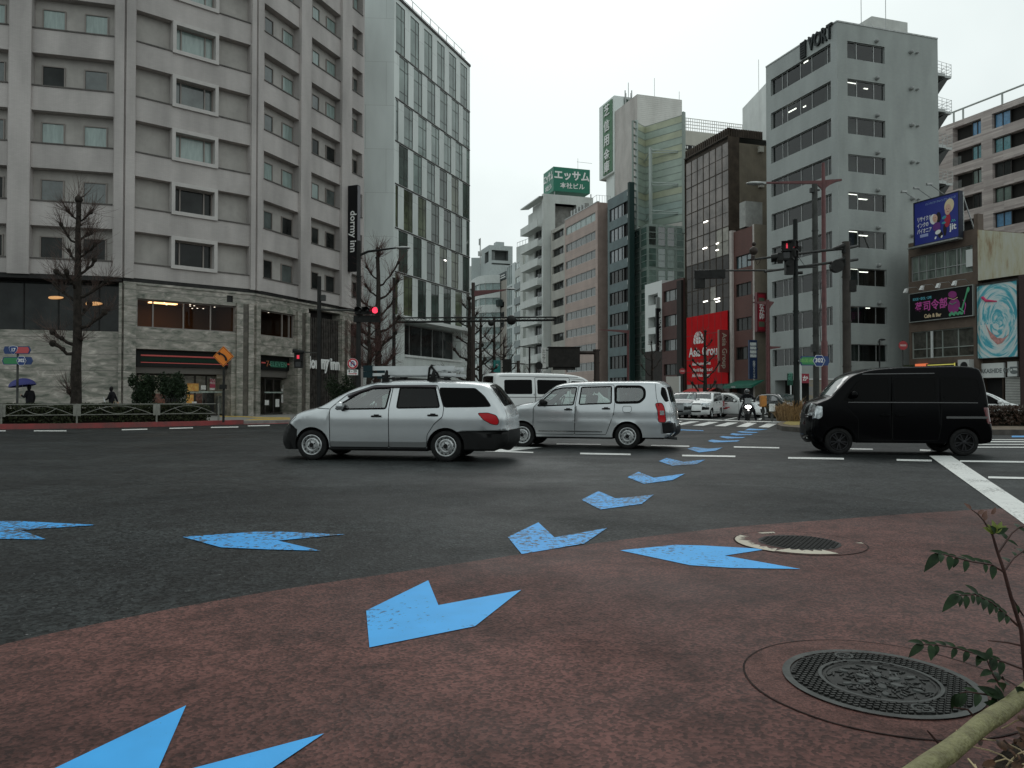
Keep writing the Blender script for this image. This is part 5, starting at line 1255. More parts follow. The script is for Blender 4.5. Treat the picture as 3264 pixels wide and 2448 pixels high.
text_obj('lettering','リサイクル\nインクの\nパイオニア',.44,WHITE_SIGN,sg,f.P(X(.06),Zb(.44),o),f.d3,ZUP,.006,align='LEFT',line=1.12,sx=.62,bold=.008)
text_obj('small_lettering','ジットのリサイクルインクカートリッジ',.21,mat('pale_blue_letter',(.35,.5,.7),.5),sg,f.P(X(.60),Zb(.905),o),f.d3,ZUP,.004,sx=.72)
text_obj('lettering','jit',.72,WHITE_SIGN,sg,f.P(X(.875),Zb(.25),o),f.d3,ZUP,.006,bold=.02)
m=MB()
for i,j in((0,0),(1,0),(.5,1),(1.5,1),(2,0)):f.box(m,X(.84)+i*.15,X(.84)+i*.15+.09,Zb(.36)+j*.1,Zb(.36)+j*.1+.07,o,o+.01)
m.build('emblem',mat('teal_dots',(.1,.5,.5),.5),sg)
m=MB();f.box(m,X(.13),X(.32),Zb(.16),Zb(.23),o,o+.01);m.build('pale_plate',mat('pale_blue_plate',(.35,.4,.65),.5),sg)
SKIN=mat('poster_skin',(.66,.42,.32),.6);PURP=mat('poster_purple',(.13,.03,.20),.6);REDP=mat('poster_red',(.42,.02,.05),.6);BLOND=mat('poster_straw_hat',(.72,.60,.38),.6);DARKP=mat('poster_dark',(.03,.025,.03),.6);TEALP=mat('poster_teal',(.05,.30,.36),.6)
m=MB()
mats_=[BLOND,SKIN,PURP,REDP,DARKP,TEALP,WHITE_SIGN]
disc(m,f,X(.80),Zb(.74),o,.42,.56,0,-.15);disc(m,f,X(.775),Zb(.66),o+.014,.27,.43,1,-.1);disc(m,f,X(.76),Zb(.42),o,.26,.55,3,-.1);disc(m,f,X(.70),Zb(.22),o-.002,.15,.5,4,0);disc(m,f,X(.69),Zb(.50),o+.004,.2,.12,5,.3);disc(m,f,X(.68),Zb(.38),o+.004,.18,.09,5,0)
disc(m,f,X(.45),Zb(.52),o,.34,.42,6,.1);disc(m,f,X(.56),Zb(.54),o+.004,.22,.42,4,0);disc(m,f,X(.485),Zb(.53),o+.018,.22,.34,1,.1);disc(m,f,X(.52),Zb(.33),o+.006,.36,.36,2,.25);disc(m,f,X(.55),Zb(.20),o+.022,.26,.17,6,.25);disc(m,f,X(.60),Zb(.13),o-.003,.22,.26,4,0)
disc(m,f,X(.49),Zb(.08),o,.07,.12,6,-.5);disc(m,f,X(.63),Zb(.08),o,.07,.12,6,-.5)
for(hx,hz,s_)in((.775,.66,1),(.485,.53,.8)):
    for q in(-.09,.09):disc(m,f,X(hx)+q*s_,Zb(hz)+.05,o+.031,.035*s_,.022*s_,4)
    disc(m,f,X(hx),Zb(hz)-.17*s_,o+.031,.07*s_,.025*s_,3)
m.build('picture',mats_,sg)
m=MB()
for a in(X(.0),X(.33),X(.66),X(1.0)):m.tube([f.P(a,14.3,-1.2),f.P(a,17.3,.2)],.05,5);m.tube([f.P(a,14.3,.1),f.P(a,17.4,.1)],.05,5)
for k in range(3):m.tube([f.P(X(.06+.3*k),17.4,.2),f.P(X(.06+.3*k)-.3,18.3,1.7)],.035,5);c=f.P(X(.06+.3*k)-.3,18.3,1.7);m.box(c.x-.22,c.x+.22,c.y-.12,c.y+.12,c.z-.1,c.z+.05)
f.box(m,a0-.5,a1+.1,13.62,13.74,.3,.9)
m.build('support_frame',STEEL,sg)
sg,a0,a1=panel_thing('bar_sign','black bar sign with neon coloured lettering, strawberry and guitar on the brown building','sign',f,2903,3104,7.6,9.92,.25,.2,BLACK_SIGN,mat('pale_sign_frame',(.36,.38,.36),.4,metal=.4),.06)
w_=a1-a0;o=.26;X=lambda t:a0+w_*t;Zb=lambda t:7.6+2.32*t
MAG=mat('magenta_print',(.42,.06,.28),.5,emit=.06,emitc=(.8,.15,.55));CYA=mat('cyan_print',(.12,.45,.55),.5);CRM=mat('cream_print',(.75,.58,.36),.5);GRN=mat('green_print',(.10,.42,.22),.5)
text_obj('lettering','ROCK・IDOL・LIVE',.29,CYA,sg,f.P(X(.21),Zb(.79),o),f.d3,ZUP,.005,bold=.01,sx=.68)
text_obj('lettering','苺司令部',.88,MAG,sg,f.P(X(.355),Zb(.49),o),f.d3+ZUP*.04,ZUP,.006,bold=.014,sx=.86)
text_obj('lettering','Cafe & Bar',.42,CRM,sg,f.P(X(.38),Zb(.145),o),f.d3,ZUP,.005,bold=.012,sx=.85)
m=MB();disc(m,f,X(.72),Zb(.38),o,.52,.62,0,-.2);disc(m,f,X(.70),Zb(.78),o,.38,.28,0,-.2);
for k in range(7):disc(m,f,X(.66)+k*.17,Zb(.10)+(k % 2)*.1,o+.013,.10,.14,1,.3*k)
m.tube([f.P(X(.655),Zb(.5),o+.03),f.P(X(.70),Zb(.44),o+.03),f.P(X(.76),Zb(.5),o+.03)],.03,4,1);m.tube([f.P(X(.64),Zb(.68),o+.03),f.P(X(.72),Zb(.6),o+.03),f.P(X(.78),Zb(.66),o+.03)],.03,4,2)
m.build('strawberry',[mat('berry_print',(.28,.03,.20),.5),GRN,CRM],sg)
m=MB();m.tube([f.P(X(.84),Zb(.2),o+.02),f.P(X(.93),Zb(.86),o+.02)],.07,5);disc(m,f,X(.935),Zb(.87),o,.12,.22,0,-.15);m.tube([f.P(X(.80),Zb(.3),o+.02),f.P(X(.845),Zb(.2),o+.02),f.P(X(.875),Zb(.14),o+.02)],.06,5);m.build('guitar',GRN,sg)
m=MB();m.tube([f.P(X(.86)+.25*math.sin(k*.6)*.5+k*.03,Zb(.55)-k*.14,o+.02)for k in range(9)],.03,4);m.build('cable',MAG,sg)
for k,(u,v)in enumerate(((2890,927),(2941,918),(2993,911),(3045,903))):
    t=bstart('sign_lamp',['leftmost','second from left','second from right','rightmost'][k]+' of the small white flood lamps on arms above the black bar sign','lamp',);t['group']='flood lamps above the bar sign'
    a=f.s(u,1.0);zz=f.z(u,v,1.0);c=f.P(a,zz,1.0);m=MB();m.tube([f.P(a+.55,10.15,.02),f.P(a+.5,zz+.28,.4),f.P(a+.1,zz+.22,.95)],.022,5);m.build('arm',STEEL,t)
    m=MB();m.add([f.P(a-.14,zz-.2,.9),f.P(a+.1,zz-.2,.9),f.P(a+.1,zz-.16,1.16),f.P(a-.14,zz-.16,1.16),f.P(a-.02,zz+.16,.9),f.P(a+.2,zz+.16,.9),f.P(a+.2,zz+.18,1.08),f.P(a-.02,zz+.18,1.08)],[(0,1,2,3),(4,5,6,7),(0,1,5,4),(2,3,7,6),(0,3,7,4),(1,2,6,5)]);m.build('lamp_head',WHITE_SIGN,t)
fw_=Fac(PB(3116),PB(3250));b=bstart('stained_wall_building','narrow building with a stained pale yellow wall at the right edge')
W0=xy(3122,57.55);fy=Fac(W0,GR(3122,57.55,3420));zt=fy.z(3122,732)
m=MB();wall(fy,m,10.2,zt,[],mi=0);block(m,[fy.A,fy.B,fy.B+Vector((.70,1))*5,fy.A+Vector((.66,1))*5],0,zt,0,skip=(0,));wall(fw_,m,0,10.2,[(fw_.s(3190),fw_.s(3246),0,2.9,.3,2),(.3,fw_.s(3186),0,2.7,.4,2)],mi=1,off=-.3);m.quad((*fw_.A,10.2),(*fw_.B,10.2),(*fy.B,10.2),(*fy.A,10.2),1)
STN=bpy.data.materials.new('rust_stained_render');STN.use_nodes=True
def _stain(m_):
    t=m_.node_tree;bs=t.nodes['Principled BSDF'];bs.inputs['Roughness'].default_value=.85;g=t.nodes.new('ShaderNodeNewGeometry');mp=t.nodes.new('ShaderNodeMapping');mp.inputs['Scale'].default_value=(1.3,1.3,.28);t.links.new(g.outputs['Position'],mp.inputs[0])
    n=t.nodes.new('ShaderNodeTexNoise');n.inputs['Scale'].default_value=1.0;n.inputs['Detail'].default_value=8;n.inputs['Roughness'].default_value=.7;t.links.new(mp.outputs[0],n.inputs['Vector'])
    r=t.nodes.new('ShaderNodeValToRGB');e=r.color_ramp.elements;e[0].position=.33;e[0].color=(.25,.175,.10,1);e[1].position=.66;e[1].color=(.43,.44,.39,1);x=e.new(.45);x.color=(.38,.36,.26,1);t.links.new(n.outputs[0],r.inputs[0]);t.links.new(r.outputs[0],bs.inputs['Base Color'])
_stain(STN)
m.build('wall',[STN,DKBR,mat('void_dark',(.02,.02,.02))],b)
m=MB()
for k in range(22):fw_.box(m,fw_.s(3194),fw_.s(3244),.15+k*.12,.24+k*.12,-.42-.02*(k % 2),-.36)
m.build('shutter',mat('grey_shutter',(.50,.50,.47),.5,var=.1,vscale=4),b)
m=MB();fw_.box(m,fw_.s(3120,-.2),fw_.s(3203,-.2),2.75,3.85,-.29,-.1,0);fw_.box(m,fw_.s(3215,-.2),fw_.s(3246,-.2),2.8,3.9,-.29,-.1,0);m.build('fascia',WHITE_PAINT,b)
text_obj('lettering','NAKASHIDE GYO',.46,mat('grey_letter',(.16,.18,.18),.5),b,fw_.P(fw_.s(3172,-.1),3.25,-.09),fw_.d3,ZUP,.004,sx=.78,bold=.015)
m=MB();fw_.box(m,fw_.s(3217),fw_.s(3244),3.4,3.52,-.1,-.085);disc(m,fw_,fw_.s(3230),3.12,-.1,.28,.14);m.build('fascia_mark',mat('grey_letter',(.16,.18,.18)),b)
ART=bpy.data.materials.new('swirl_painting');ART.use_nodes=True
def _art(m_,f,a,z):
    t=m_.node_tree;bs=t.nodes['Principled BSDF'];bs.inputs['Roughness'].default_value=.45;g=t.nodes.new('ShaderNodeNewGeometry')
    dp=t.nodes.new('ShaderNodeVectorMath');dp.operation='DOT_PRODUCT';dp.inputs[1].default_value=(f.d.x,f.d.y,0);t.links.new(g.outputs['Position'],dp.inputs[0])
    c=f.P(a,z);sx=t.nodes.new('ShaderNodeSeparateXYZ');t.links.new(g.outputs['Position'],sx.inputs[0])
    def ma(op,i0,v1):
        q=t.nodes.new('ShaderNodeMath');q.operation=op;t.links.new(i0,q.inputs[0])
        if isinstance(v1,(int,float)):q.inputs[1].default_value=v1
        else:t.links.new(v1,q.inputs[1])
        return q.outputs[0]
    X_=ma('SUBTRACT',dp.outputs['Value'],c.x*f.d.x+c.y*f.d.y);Z_=ma('SUBTRACT',sx.outputs[2],z)
    r2=ma('SQRT',ma('ADD',ma('MULTIPLY',X_,X_),ma('MULTIPLY',ma('MULTIPLY',Z_,Z_),.45)),0.0)
    an=ma('ARCTAN2',Z_,X_);cb=t.nodes.new('ShaderNodeCombineXYZ');t.links.new(ma('MULTIPLY',r2,2.2),cb.inputs[0]);t.links.new(ma('ADD',ma('MULTIPLY',an,.55),ma('MULTIPLY',r2,.5)),cb.inputs[1])
    n=t.nodes.new('ShaderNodeTexNoise');n.inputs['Scale'].default_value=1.0;n.inputs['Detail'].default_value=8;n.inputs['Roughness'].default_value=.62;n.inputs['Distortion'].default_value=2.0;t.links.new(cb.outputs[0],n.inputs['Vector'])
    r=t.nodes.new('ShaderNodeValToRGB');e=r.color_ramp.elements;e[0].position=.30;e[0].color=(.03,.33,.45,1);e[1].position=.74;e[1].color=(.66,.50,.26,1)
    for p_,c_ in((.44,(.10,.46,.55,1)),(.50,(.50,.70,.72,1)),(.60,(.74,.77,.76,1)),(.68,(.70,.66,.55,1))):x=e.new(p_);x.color=c_
    t.links.new(n.outputs[0],r.inputs[0]);t.links.new(r.outputs[0],bs.inputs['Base Color'])
_art(ART,fw_,fw_.W*.55,6.8)
sg,a0,a1=panel_thing('painted_panel','tall panel painted with white and turquoise swirls at the right edge','artwork',fw_,3118,3246,4.25,9.8,.12,.25,ART,DARK_GREY,.05)
m=MB();fw_.box(m,fw_.s(3118),fw_.s(3246),9.86,9.95,-.3,.12);m.build('top_rail',DARK_GREY,sg)
m=MB()
m.tube([fw_.P(fw_.s(3138),8.9,.13),fw_.P(fw_.s(3150),8.6,.13),fw_.P(fw_.s(3185),8.45,.13)],[.12,.11,.05],6,0);m.build('pink_stroke',mat('pink_paint',(.62,.04,.14),.5),sg)
m=MB();m.add([fw_.P(fw_.s(u),z_,.135)for u,z_ in((3145,7.0),(3160,6.3),(3185,5.7),(3205,5.65),(3224,5.95),(3200,5.3),(3185,5.2),(3163,5.75))],[(0,1,7),(1,2,6,7),(2,3,5,6),(3,4,5)]);m.build('salmon_stroke',mat('salmon_paint',(.55,.26,.24),.5,var=.3,vscale=5),sg,fix=False)
f=Fac(xy(3252,54.3),xy(3420,51.2));b=bstart('dark_maroon_building','dark maroon wall filling the far right edge beside the painted panel')
m=MB();wall(f,m,0,10.1,[]);block(m,[f.A,f.B,f.B+GD*4,f.A+GD*4],0,10.1,0,skip=(0,));m.build('wall',brickmat('dark_maroon_brick',f.d,(.05,.022,.02),(.04,.018,.017),(.02,.01,.01),.3,.1,.01,.6,.2,.2),b)
Ks=230000.0;PSs=lambda u:xy(u,Ks/(u-700.0));f=Fac(PSs(2990),PSs(3460));b=bstart('striped_brick_apartments','apartment block clad in streaky brown and cream bricks behind the brown building at right','apartment building')
SB=brickmat('streaky_brick',f.d,(.52,.455,.425),(.33,.275,.26),(.40,.345,.325),2.6,.21,.010,.75,.2,.1);z=37.3
ops=[];wn=[]
for k in range(8):
    z0=34.65-3.1*k
    ops.append((f.s(3046),f.s(3137),z0,z0+1.9,.9,1));wn.append((f.s(3101),f.s(3136),z0+.05,z0+1.85))
    ops.append((f.s(3172),f.s(3300),z0,z0+1.9,.9,1));wn.append((f.s(3174),f.s(3226),z0+.05,z0+1.85))
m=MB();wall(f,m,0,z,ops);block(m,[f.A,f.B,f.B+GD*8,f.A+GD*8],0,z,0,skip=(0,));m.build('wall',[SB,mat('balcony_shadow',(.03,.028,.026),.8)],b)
TQ=[mat('turquoise_pane',(.12,.27,.30),.1,spec=.6,var=.25),mat('sky_blue_pane',(.10,.24,.40),.08,spec=.6,var=.2),PANE_GREEN,PANE_DARK]
for i,w__ in enumerate(wn):window(f,b,*w__,-.5,TQ[(1,1,0,0,2,3,3,2)[i % 8]],FRAME_DARK,.09,mull=(.5,),fd=.1)
m=MB();m.tube([f.P(f.s(3040),z+1.5,-.3),f.P(f.W,z+1.5,-.3)],.12,6)
for u in(3045,3075,3201,3330):m.tube([f.P(f.s(u),z,-.3),f.P(f.s(u),z+1.5,-.3)],.12,6)
m.build('roof_railing',mat('pale_green_rail',(.36,.39,.37),.5),b)
m=MB()
for k in(1,2):
    for q in range(9):f.box(m,f.s(3046)+q*.14,f.s(3046)+q*.14+.03,34.65-3.1*k,35.7-3.1*k,.0,.04)
m.build('balcony_rail',STEEL,b)
# ================= vehicles =================
RUBBER=mat('tyre_rubber',(.014,.014,.014),.75,var=.3,vscale=12)
RIM=mat('steel_rim',(.46,.47,.47),.38,metal=.7,var=.25,vscale=14)
RIMD=mat('rim_hole',(.012,.012,.012),.7)
SILVER=mat('silver_car_paint',(.57,.59,.60),.27,metal=.68,coat=.8,var=.03,vscale=2)
SILVER2=mat('silver_car_paint_fine',(.58,.60,.61),.27,metal=.68,coat=.8,var=.03,vscale=2)
WHITECAR=mat('white_car_paint',(.74,.75,.74),.30,coat=.6)
BLACKCAR=mat('black_car_paint',(.0025,.0025,.003),.12,coat=.0,spec=.07)
PLAST=mat('black_bumper_plastic',(.012,.012,.012),.55,var=.2,vscale=8)
GREYPL=mat('grey_lower_paint',(.16,.165,.165),.4,metal=.3)
SEAM=mat('panel_gap',(.006,.006,.006),.9)
CARGL=glass('car_window_glass',(.80,.92,.88),.02,.92,.22)
TINT=glass('tinted_car_glass',(.09,.10,.10),.02,.8,.03)
BLKGL=mat('black_privacy_glass',(.0025,.0025,.0025),.04,spec=.06)
REDL=mat('red_tail_lamp',(.36,.005,.009),.3,coat=.15,spec=.25,emit=.04,emitc=(1,.04,.06))
CLRL=mat('clear_lamp_lens',(.42,.44,.45),.12,metal=.7,coat=.8,var=.5,vscale=9)
ORL=mat('amber_lens',(.5,.2,.03),.2,coat=.5)
SEATM=mat('grey_seat_cloth',(.06,.062,.065),.85)
DASH=mat('dark_dashboard',(.03,.03,.03),.7)
PLATE=mat('number_plate',(.62,.63,.60),.5)
CHROME=mat('chrome_trim',(.6,.6,.6),.15,metal=1.0)
UNDER=mat('underbody_black',(.006,.006,.006),.9)
CREASE=mat('dull_trim',(.10,.10,.10),.5)
def np_inside(P,poly):
    x,y=P[:,0],P[:,1];ins=np.zeros(len(P),bool);n=len(poly);j=n-1
    for i in range(n):
        xi,yi=poly[i];xj,yj=poly[j]
        c=((yi>y)!=(yj>y))&(x<(xj-xi)*(y-yi)/((yj-yi)if yj !=yi else 1e-12)+xi)
        ins ^=c;j=i
    return ins
def seg_dist(P,L):
    d=np.full(len(P),1e9)
    for i in range(len(L)-1):
        a=L[i];b=L[i+1];ab=b-a;l2=float(ab @ ab)or 1e-12
        t=np.clip(((P-a)@ ab)/l2,0,1);q=a+t[:,None]*ab
        d=np.minimum(d,np.hypot(*(P-q).T))
    return d
def crom(pts,n=8):
    P=[np.array(p,float)for p in pts];out=[]
    for i in range(len(P)-1):
        p0=P[i-1]if i else 2*P[0]-P[1];p1,p2=P[i],P[i+1];p3=P[i+2]if i+2<len(P)else 2*P[-1]-P[-2]
        t1=max(np.linalg.norm(p1-p0),1e-6)**.5;t2=max(np.linalg.norm(p2-p1),1e-6)**.5;t3=max(np.linalg.norm(p3-p2),1e-6)**.5
        m1=(p1-p0)/t1-(p2-p0)/(t1+t2)+(p2-p1)/t2;m2=(p2-p1)/t2-(p3-p1)/(t2+t3)+(p3-p2)/t3
        m1*=t2;m2*=t2
        for k in range(n):
            t=k/n;out.append((2*t**3-3*t*t+1)*p1+(t**3-2*t*t+t)*m1+(-2*t**3+3*t*t)*p2+(t**3-t*t)*m2)
    out.append(P[-1]);return np.array(out)
def resample(L,st):
    d=np.concatenate([[0],np.cumsum(np.hypot(*np.diff(L,axis=0).T))]);n=max(2,int(d[-1]/st));s=np.linspace(0,d[-1],n+1)
    return np.stack([np.interp(s,d,L[:,0]),np.interp(s,d,L[:,1])],1),s
def fillet(poly,r=.05,n=4):
    out=[];m=len(poly)
    for i in range(m):
        p=np.array(poly[i],float);a=np.array(poly[i-1],float)-p;b=np.array(poly[(i+1)% m],float)-p
        ra=min(r,np.linalg.norm(a)*.45);rb=min(r,np.linalg.norm(b)*.45)
        A=p+a/np.linalg.norm(a)*ra;B=p+b/np.linalg.norm(b)*rb
        for k in range(n+1):t=k/n;out.append((1-t)**2*A+2*t*(1-t)*p+t*t*B)
    return np.array(out)
class Shell:
    def __init__(s,q):
        s.q=q;s.S,s.sl=resample(crom(q['out']),.04)
        s.L=q['L'];s.W=q['W']
    def y0(s,x,z):
        q=s.q;L=s.L;h=s.W/2
        y=h*(1-q.get('af',.10)*np.clip(1-x/q.get('xf',.9),0,1)**2-q.get('ar',.06)*np.clip((x-(L-q.get('xr',.8)))/q.get('xr',.8),0,1)**2)
        zb=q['belt'];y=y-q['tumble']*np.log1p(np.exp((z-zb+.02)/.055))*.055-q.get('barrel',.045)*np.clip((zb*.72-z)/(zb*.72),0,1)**2
        for(zc,wd,am)in q.get('crease',()):y=y+am*np.exp(-((z-zc)/wd)**2)
        return y
    def rr(s,x):
        q=s.q;r0,rf,rb=q.get('r',(.07,.20,.10));sm=lambda t:np.clip(t,0,1)**2*(3-2*np.clip(t,0,1))
        return r0+(rf-r0)*sm(1-x/.55)+(rb-r0)*sm((x-(s.L-.35))/.35)
    def y(s,P,edge=False):
        x,z=P[:,0],P[:,1];r=s.rr(x);d=np.zeros(len(P))if edge else seg_dist(P,s.S)
        k=1-np.minimum(d,r)/r
        return s.y0(x,z)-r*(1-np.sqrt(np.maximum(0,1-k*k)))
    def yat(s,x,z):return float(s.y(np.array([[x,z]],float))[0])
def make_car(name,label,cat,q,loc,yaw,group=None):
    sh=Shell(q);S,sl=sh.S,sh.sl;L,W=q['L'],q['W'];zb0=min(S[0][1],S[-1][1])
    bot=np.array([S[-1],S[0]]);bl,_=resample(bot,.06)
    outer=np.concatenate([S,bl[1:-1]])
    V=[tuple(p)for p in outer];E=[(i,(i+1)% len(outer))for i in range(len(outer))]
    def addpoly(pl):
        b=len(V);V.extend(tuple(p)for p in pl);E.extend((b+i,b+(i+1)% len(pl))for i in range(len(pl)))
    arches=[np.array([(xc+r*math.cos(t),zc+r*math.sin(t))for t in np.linspace(0,2*math.pi,49)[:-1]])for xc,zc,r in q['arches']]
    for a in arches:addpoly(a)
    for rg_ in q['side']:addpoly(rg_[1])
    tan=np.gradient(S,axis=0);tan/=np.linalg.norm(tan,axis=1)[:,None];nin=np.stack([tan[:,1],-tan[:,0]],1)
    rS=sh.rr(S[:,0]);extra=[]
    for fz in(.04,.12,.25,.45,.7,1.0):extra.append(S+nin*(rS*fz)[:,None])
    gx,gz=np.meshgrid(np.arange(.05,L,.08),np.arange(.2,q['H'],.08));extra.append(np.stack([gx.ravel(),gz.ravel()],1))
    X=np.concatenate(extra);X=X[np_inside(X,outer)]
    V.extend(tuple(p)for p in X)
    vs,es,fs,*_=delaunay_2d_cdt([Vector(v)for v in V],E,[],0,1e-4,False)
    P2=np.array([(v.x,v.y)for v in vs]);T=np.array([f for f in fs if len(f)==3]);C=P2[T].mean(1)
    ok=np_inside(C,outer)
    for a in arches:ok &=~np_inside(C,a)
    T=T[ok];C=C[ok];lab=np.full(len(T),-1)
    for i,rg_ in reversed(list(enumerate(q['side']))):lab[np_inside(C,rg_[1])]=i
    Y=sh.y(P2)
    nout=-nin;Yh=sh.y(S,True);bu=q.get('bulge',(.035,.07));bulge=bu[0]+bu[1]*np.abs(nout[:,0])
    ts=np.array([-1,-.96,-.88,-.75,-.55,-.3,0,.3,.55,.75,.88,.96,1]);V2=[];E2=[];n=len(S);hw=W/2
    for t in ts:V2.extend((a,t*hw)for a in sl)
    for k in(0,len(ts)-1):E2.extend((k*n+i,k*n+i+1)for i in range(n-1))
    E2.extend((k*n,(k+1)*n)for k in range(len(ts)-1));E2.extend((k*n+n-1,(k+1)*n+n-1)for k in range(len(ts)-1))
    def s_of(p):return float(sl[np.argmin(np.hypot(S[:,0]-p[0],S[:,1]-p[1]))])
    sreg=[]
    for rg_ in q['strip']:
        nm,pa,pb,ta,tb,mt=rg_[:6];a,b=s_of(pa),s_of(pb);pl=[(a,ta*hw),(b,(rg_[6]if len(rg_)>6 else ta)*hw),(b,(rg_[7]if len(rg_)>6 else tb)*hw),(a,tb*hw)]
        pl=fillet(pl,.04,3)if abs(b-a)>.05 else np.array(pl)
        bb=len(V2);V2.extend(tuple(p)for p in pl);E2.extend((bb+i,bb+(i+1)% len(pl))for i in range(len(pl)));sreg.append((nm,pl,mt))
    vs,es,fs,*_=delaunay_2d_cdt([Vector(v)for v in V2],E2,[],0,1e-4,False)
    Q2=np.array([(v.x,v.y)for v in vs]);T2=np.array([f for f in fs if len(f)==3]);C2=Q2[T2].mean(1);lab2=np.full(len(T2),-1)
    for i,rg_ in reversed(list(enumerate(sreg))):lab2[np_inside(C2,rg_[1])]=i
    ip=lambda arr:np.interp(Q2[:,0],sl,arr)
    tt=np.clip(Q2[:,1]/hw,-1,1);bb=ip(bulge)*(1-tt**2)
    A3=np.stack([ip(S[:,0])+ip(nout[:,0])*bb,tt*ip(Yh),ip(S[:,1])+ip(nout[:,1])*bb],1)
    left=np.stack([P2[:,0],-Y,P2[:,1]],1);right=np.stack([P2[:,0],Y,P2[:,1]],1)
    AV=np.concatenate([left,right,A3]);nl=len(left)
    FT=np.concatenate([T[:,::-1]*0+T,T[:,::-1]+nl,T2+2*nl])
    key={};w_=np.empty(len(AV),int)
    for i,p in enumerate(np.round(AV,3)):
        w_[i]=key.setdefault(tuple(p),len(key))
    fn=np.cross(AV[FT[:,1]]-AV[FT[:,0]],AV[FT[:,2]]-AV[FT[:,0]])
    cen=AV[FT].mean(1)-np.array([L/2,0,q['H']*.45]);flip=(fn*cen).sum(1)<0
    FT[flip]=FT[flip][:,::-1];fn[flip]*=-1
    NV=np.zeros((len(key),3))
    for k in range(3):np.add.at(NV,w_[FT[:,k]],fn)
    NV/=np.maximum(np.linalg.norm(NV,axis=1),1e-12)[:,None];VN=NV[w_]
    root=empty(name,loc,yaw,label,cat,group);parts={}
    nT=len(T);groups={}
    par=q['parent']
    for i in range(len(FT)):
        if i<2*nT:
            k=i if i<nT else i-nT;side=-1 if i<nT else 1;li=lab[k]
            kk=('body',0)if li<0 else(q['side'][li][0],side);mt=q['paint']if li<0 else q['side'][li][2]
        else:
            li=lab2[i-2*nT]
            if li<0:kk,mt=('body',0),q['paint']
            else:
                nm=sreg[li][0];c=C2[i-2*nT][1];kk=(nm,(-1 if c<0 else 1)if nm in q.get('split',())else 0);mt=sreg[li][2]
        groups.setdefault(kk,([],mt))[0].append(i)
    disp=q.get('disp',{})
    def mk(kk):
        if kk in parts:return parts[kk]
        ids,mt=groups[kk];F=FT[ids];u,inv=np.unique(F,return_inverse=True);inv=inv.reshape(F.shape)
        me=bpy.data.meshes.new(kk[0]);me.from_pydata(AV[u].tolist(),[],inv.tolist());me.materials.append(mt)
        me.polygons.foreach_set('use_smooth',[True]*len(me.polygons));me.normals_split_custom_set_from_vertices(VN[u].tolist())
        o=bpy.data.objects.new(disp.get(kk[0],kk[0]),me);COL.objects.link(o)
        pn=par.get(kk[0]);po=root
        if pn:
            for c in((pn,kk[1]),(pn,0)):
                if c in groups:po=mk(c);break
        setp(o,po);parts[kk]=o;return o
    for kk in list(groups):mk(kk)
    m=MB()
    def ribbon(pl,w2,mi,off,close=True,sides=(-1,1)):
        pl=np.array(pl,float);pl=np.concatenate([pl,pl[:1]])if close else pl;pl,_=resample(pl,.03)
        tg=np.gradient(pl,axis=0);tg/=np.maximum(np.linalg.norm(tg,axis=1),1e-9)[:,None];nr=np.stack([-tg[:,1],tg[:,0]],1)
        a=pl+nr*w2;b=pl-nr*w2
        good=np_inside(a,outer)& np_inside(b,outer)
        for ar in arches:good &=~np_inside(pl,ar)
        ya,yb=sh.y(a)+off,sh.y(b)+off
        for sd in sides:
            for i in range(len(pl)-1):
                if good[i]and good[i+1]:
                    m.quad((a[i][0],sd*ya[i],a[i][1]),(a[i+1][0],sd*ya[i+1],a[i+1][1]),(b[i+1][0],sd*yb[i+1],b[i+1][1]),(b[i][0],sd*yb[i],b[i][1]),mi)
    for rg_ in q['side']:
        if len(rg_)>3 and rg_[3]:ribbon(rg_[1],rg_[3],0,.003)
    for pl,w2 in q.get('lines',()):ribbon(pl,w2,0,.003,False)
    m.build('seam',SEAM,root,fix=False)
    for pl,w2,mt in q.get('trims',()):
        for sd_ in(-1,1):m=MB();ribbon(pl,w2,0,.008,False,(sd_,));m.build('side_trim',mt,root,fix=False)
    for xc,zc,r in q['arches']:
        for sd in(-1,1):
            m=MB();yo=sh.yat(xc,zc+r+.02);a0=math.asin(max(-1,(zb0+.01-zc)/r));k=16;pr=[]
            for i in range(k+1):
                t=a0+(math.pi-2*a0)*i/k;x,z=xc+r*math.cos(t),zc+r*math.sin(t);ye=sh.yat(x,max(z,zb0+.02))if 0<x<L else yo
                pr.append(((x,sd*ye,z),(x,sd*(W/2-.36),z)))
            for i in range(k):m.quad(pr[i][0],pr[i+1][0],pr[i+1][1],pr[i][1])
            m.poly([p[1]for p in pr]);m.build('wheel_housing',UNDER,root)
    for xc in q['wheels']:
        for sd in(-1,1):wheel(root,xc,sd*(W/2-q.get('winset',.03)),q['wr'],sd,q.get('rim','steel'))
    m=MB();m.box(.25,L-.25,-W/2+.12,W/2-.12,zb0+.0,zb0+.16);m.box(q['wheels'][0]+.35,q['wheels'][1]-.35,-W/2+.07,W/2-.07,zb0-.01,zb0+.1)
    m.box(.15,L-.2,-W/2+.2,W/2-.2,zb0+.16,q['belt']*.62)
    m.build('underbody',UNDER,root)
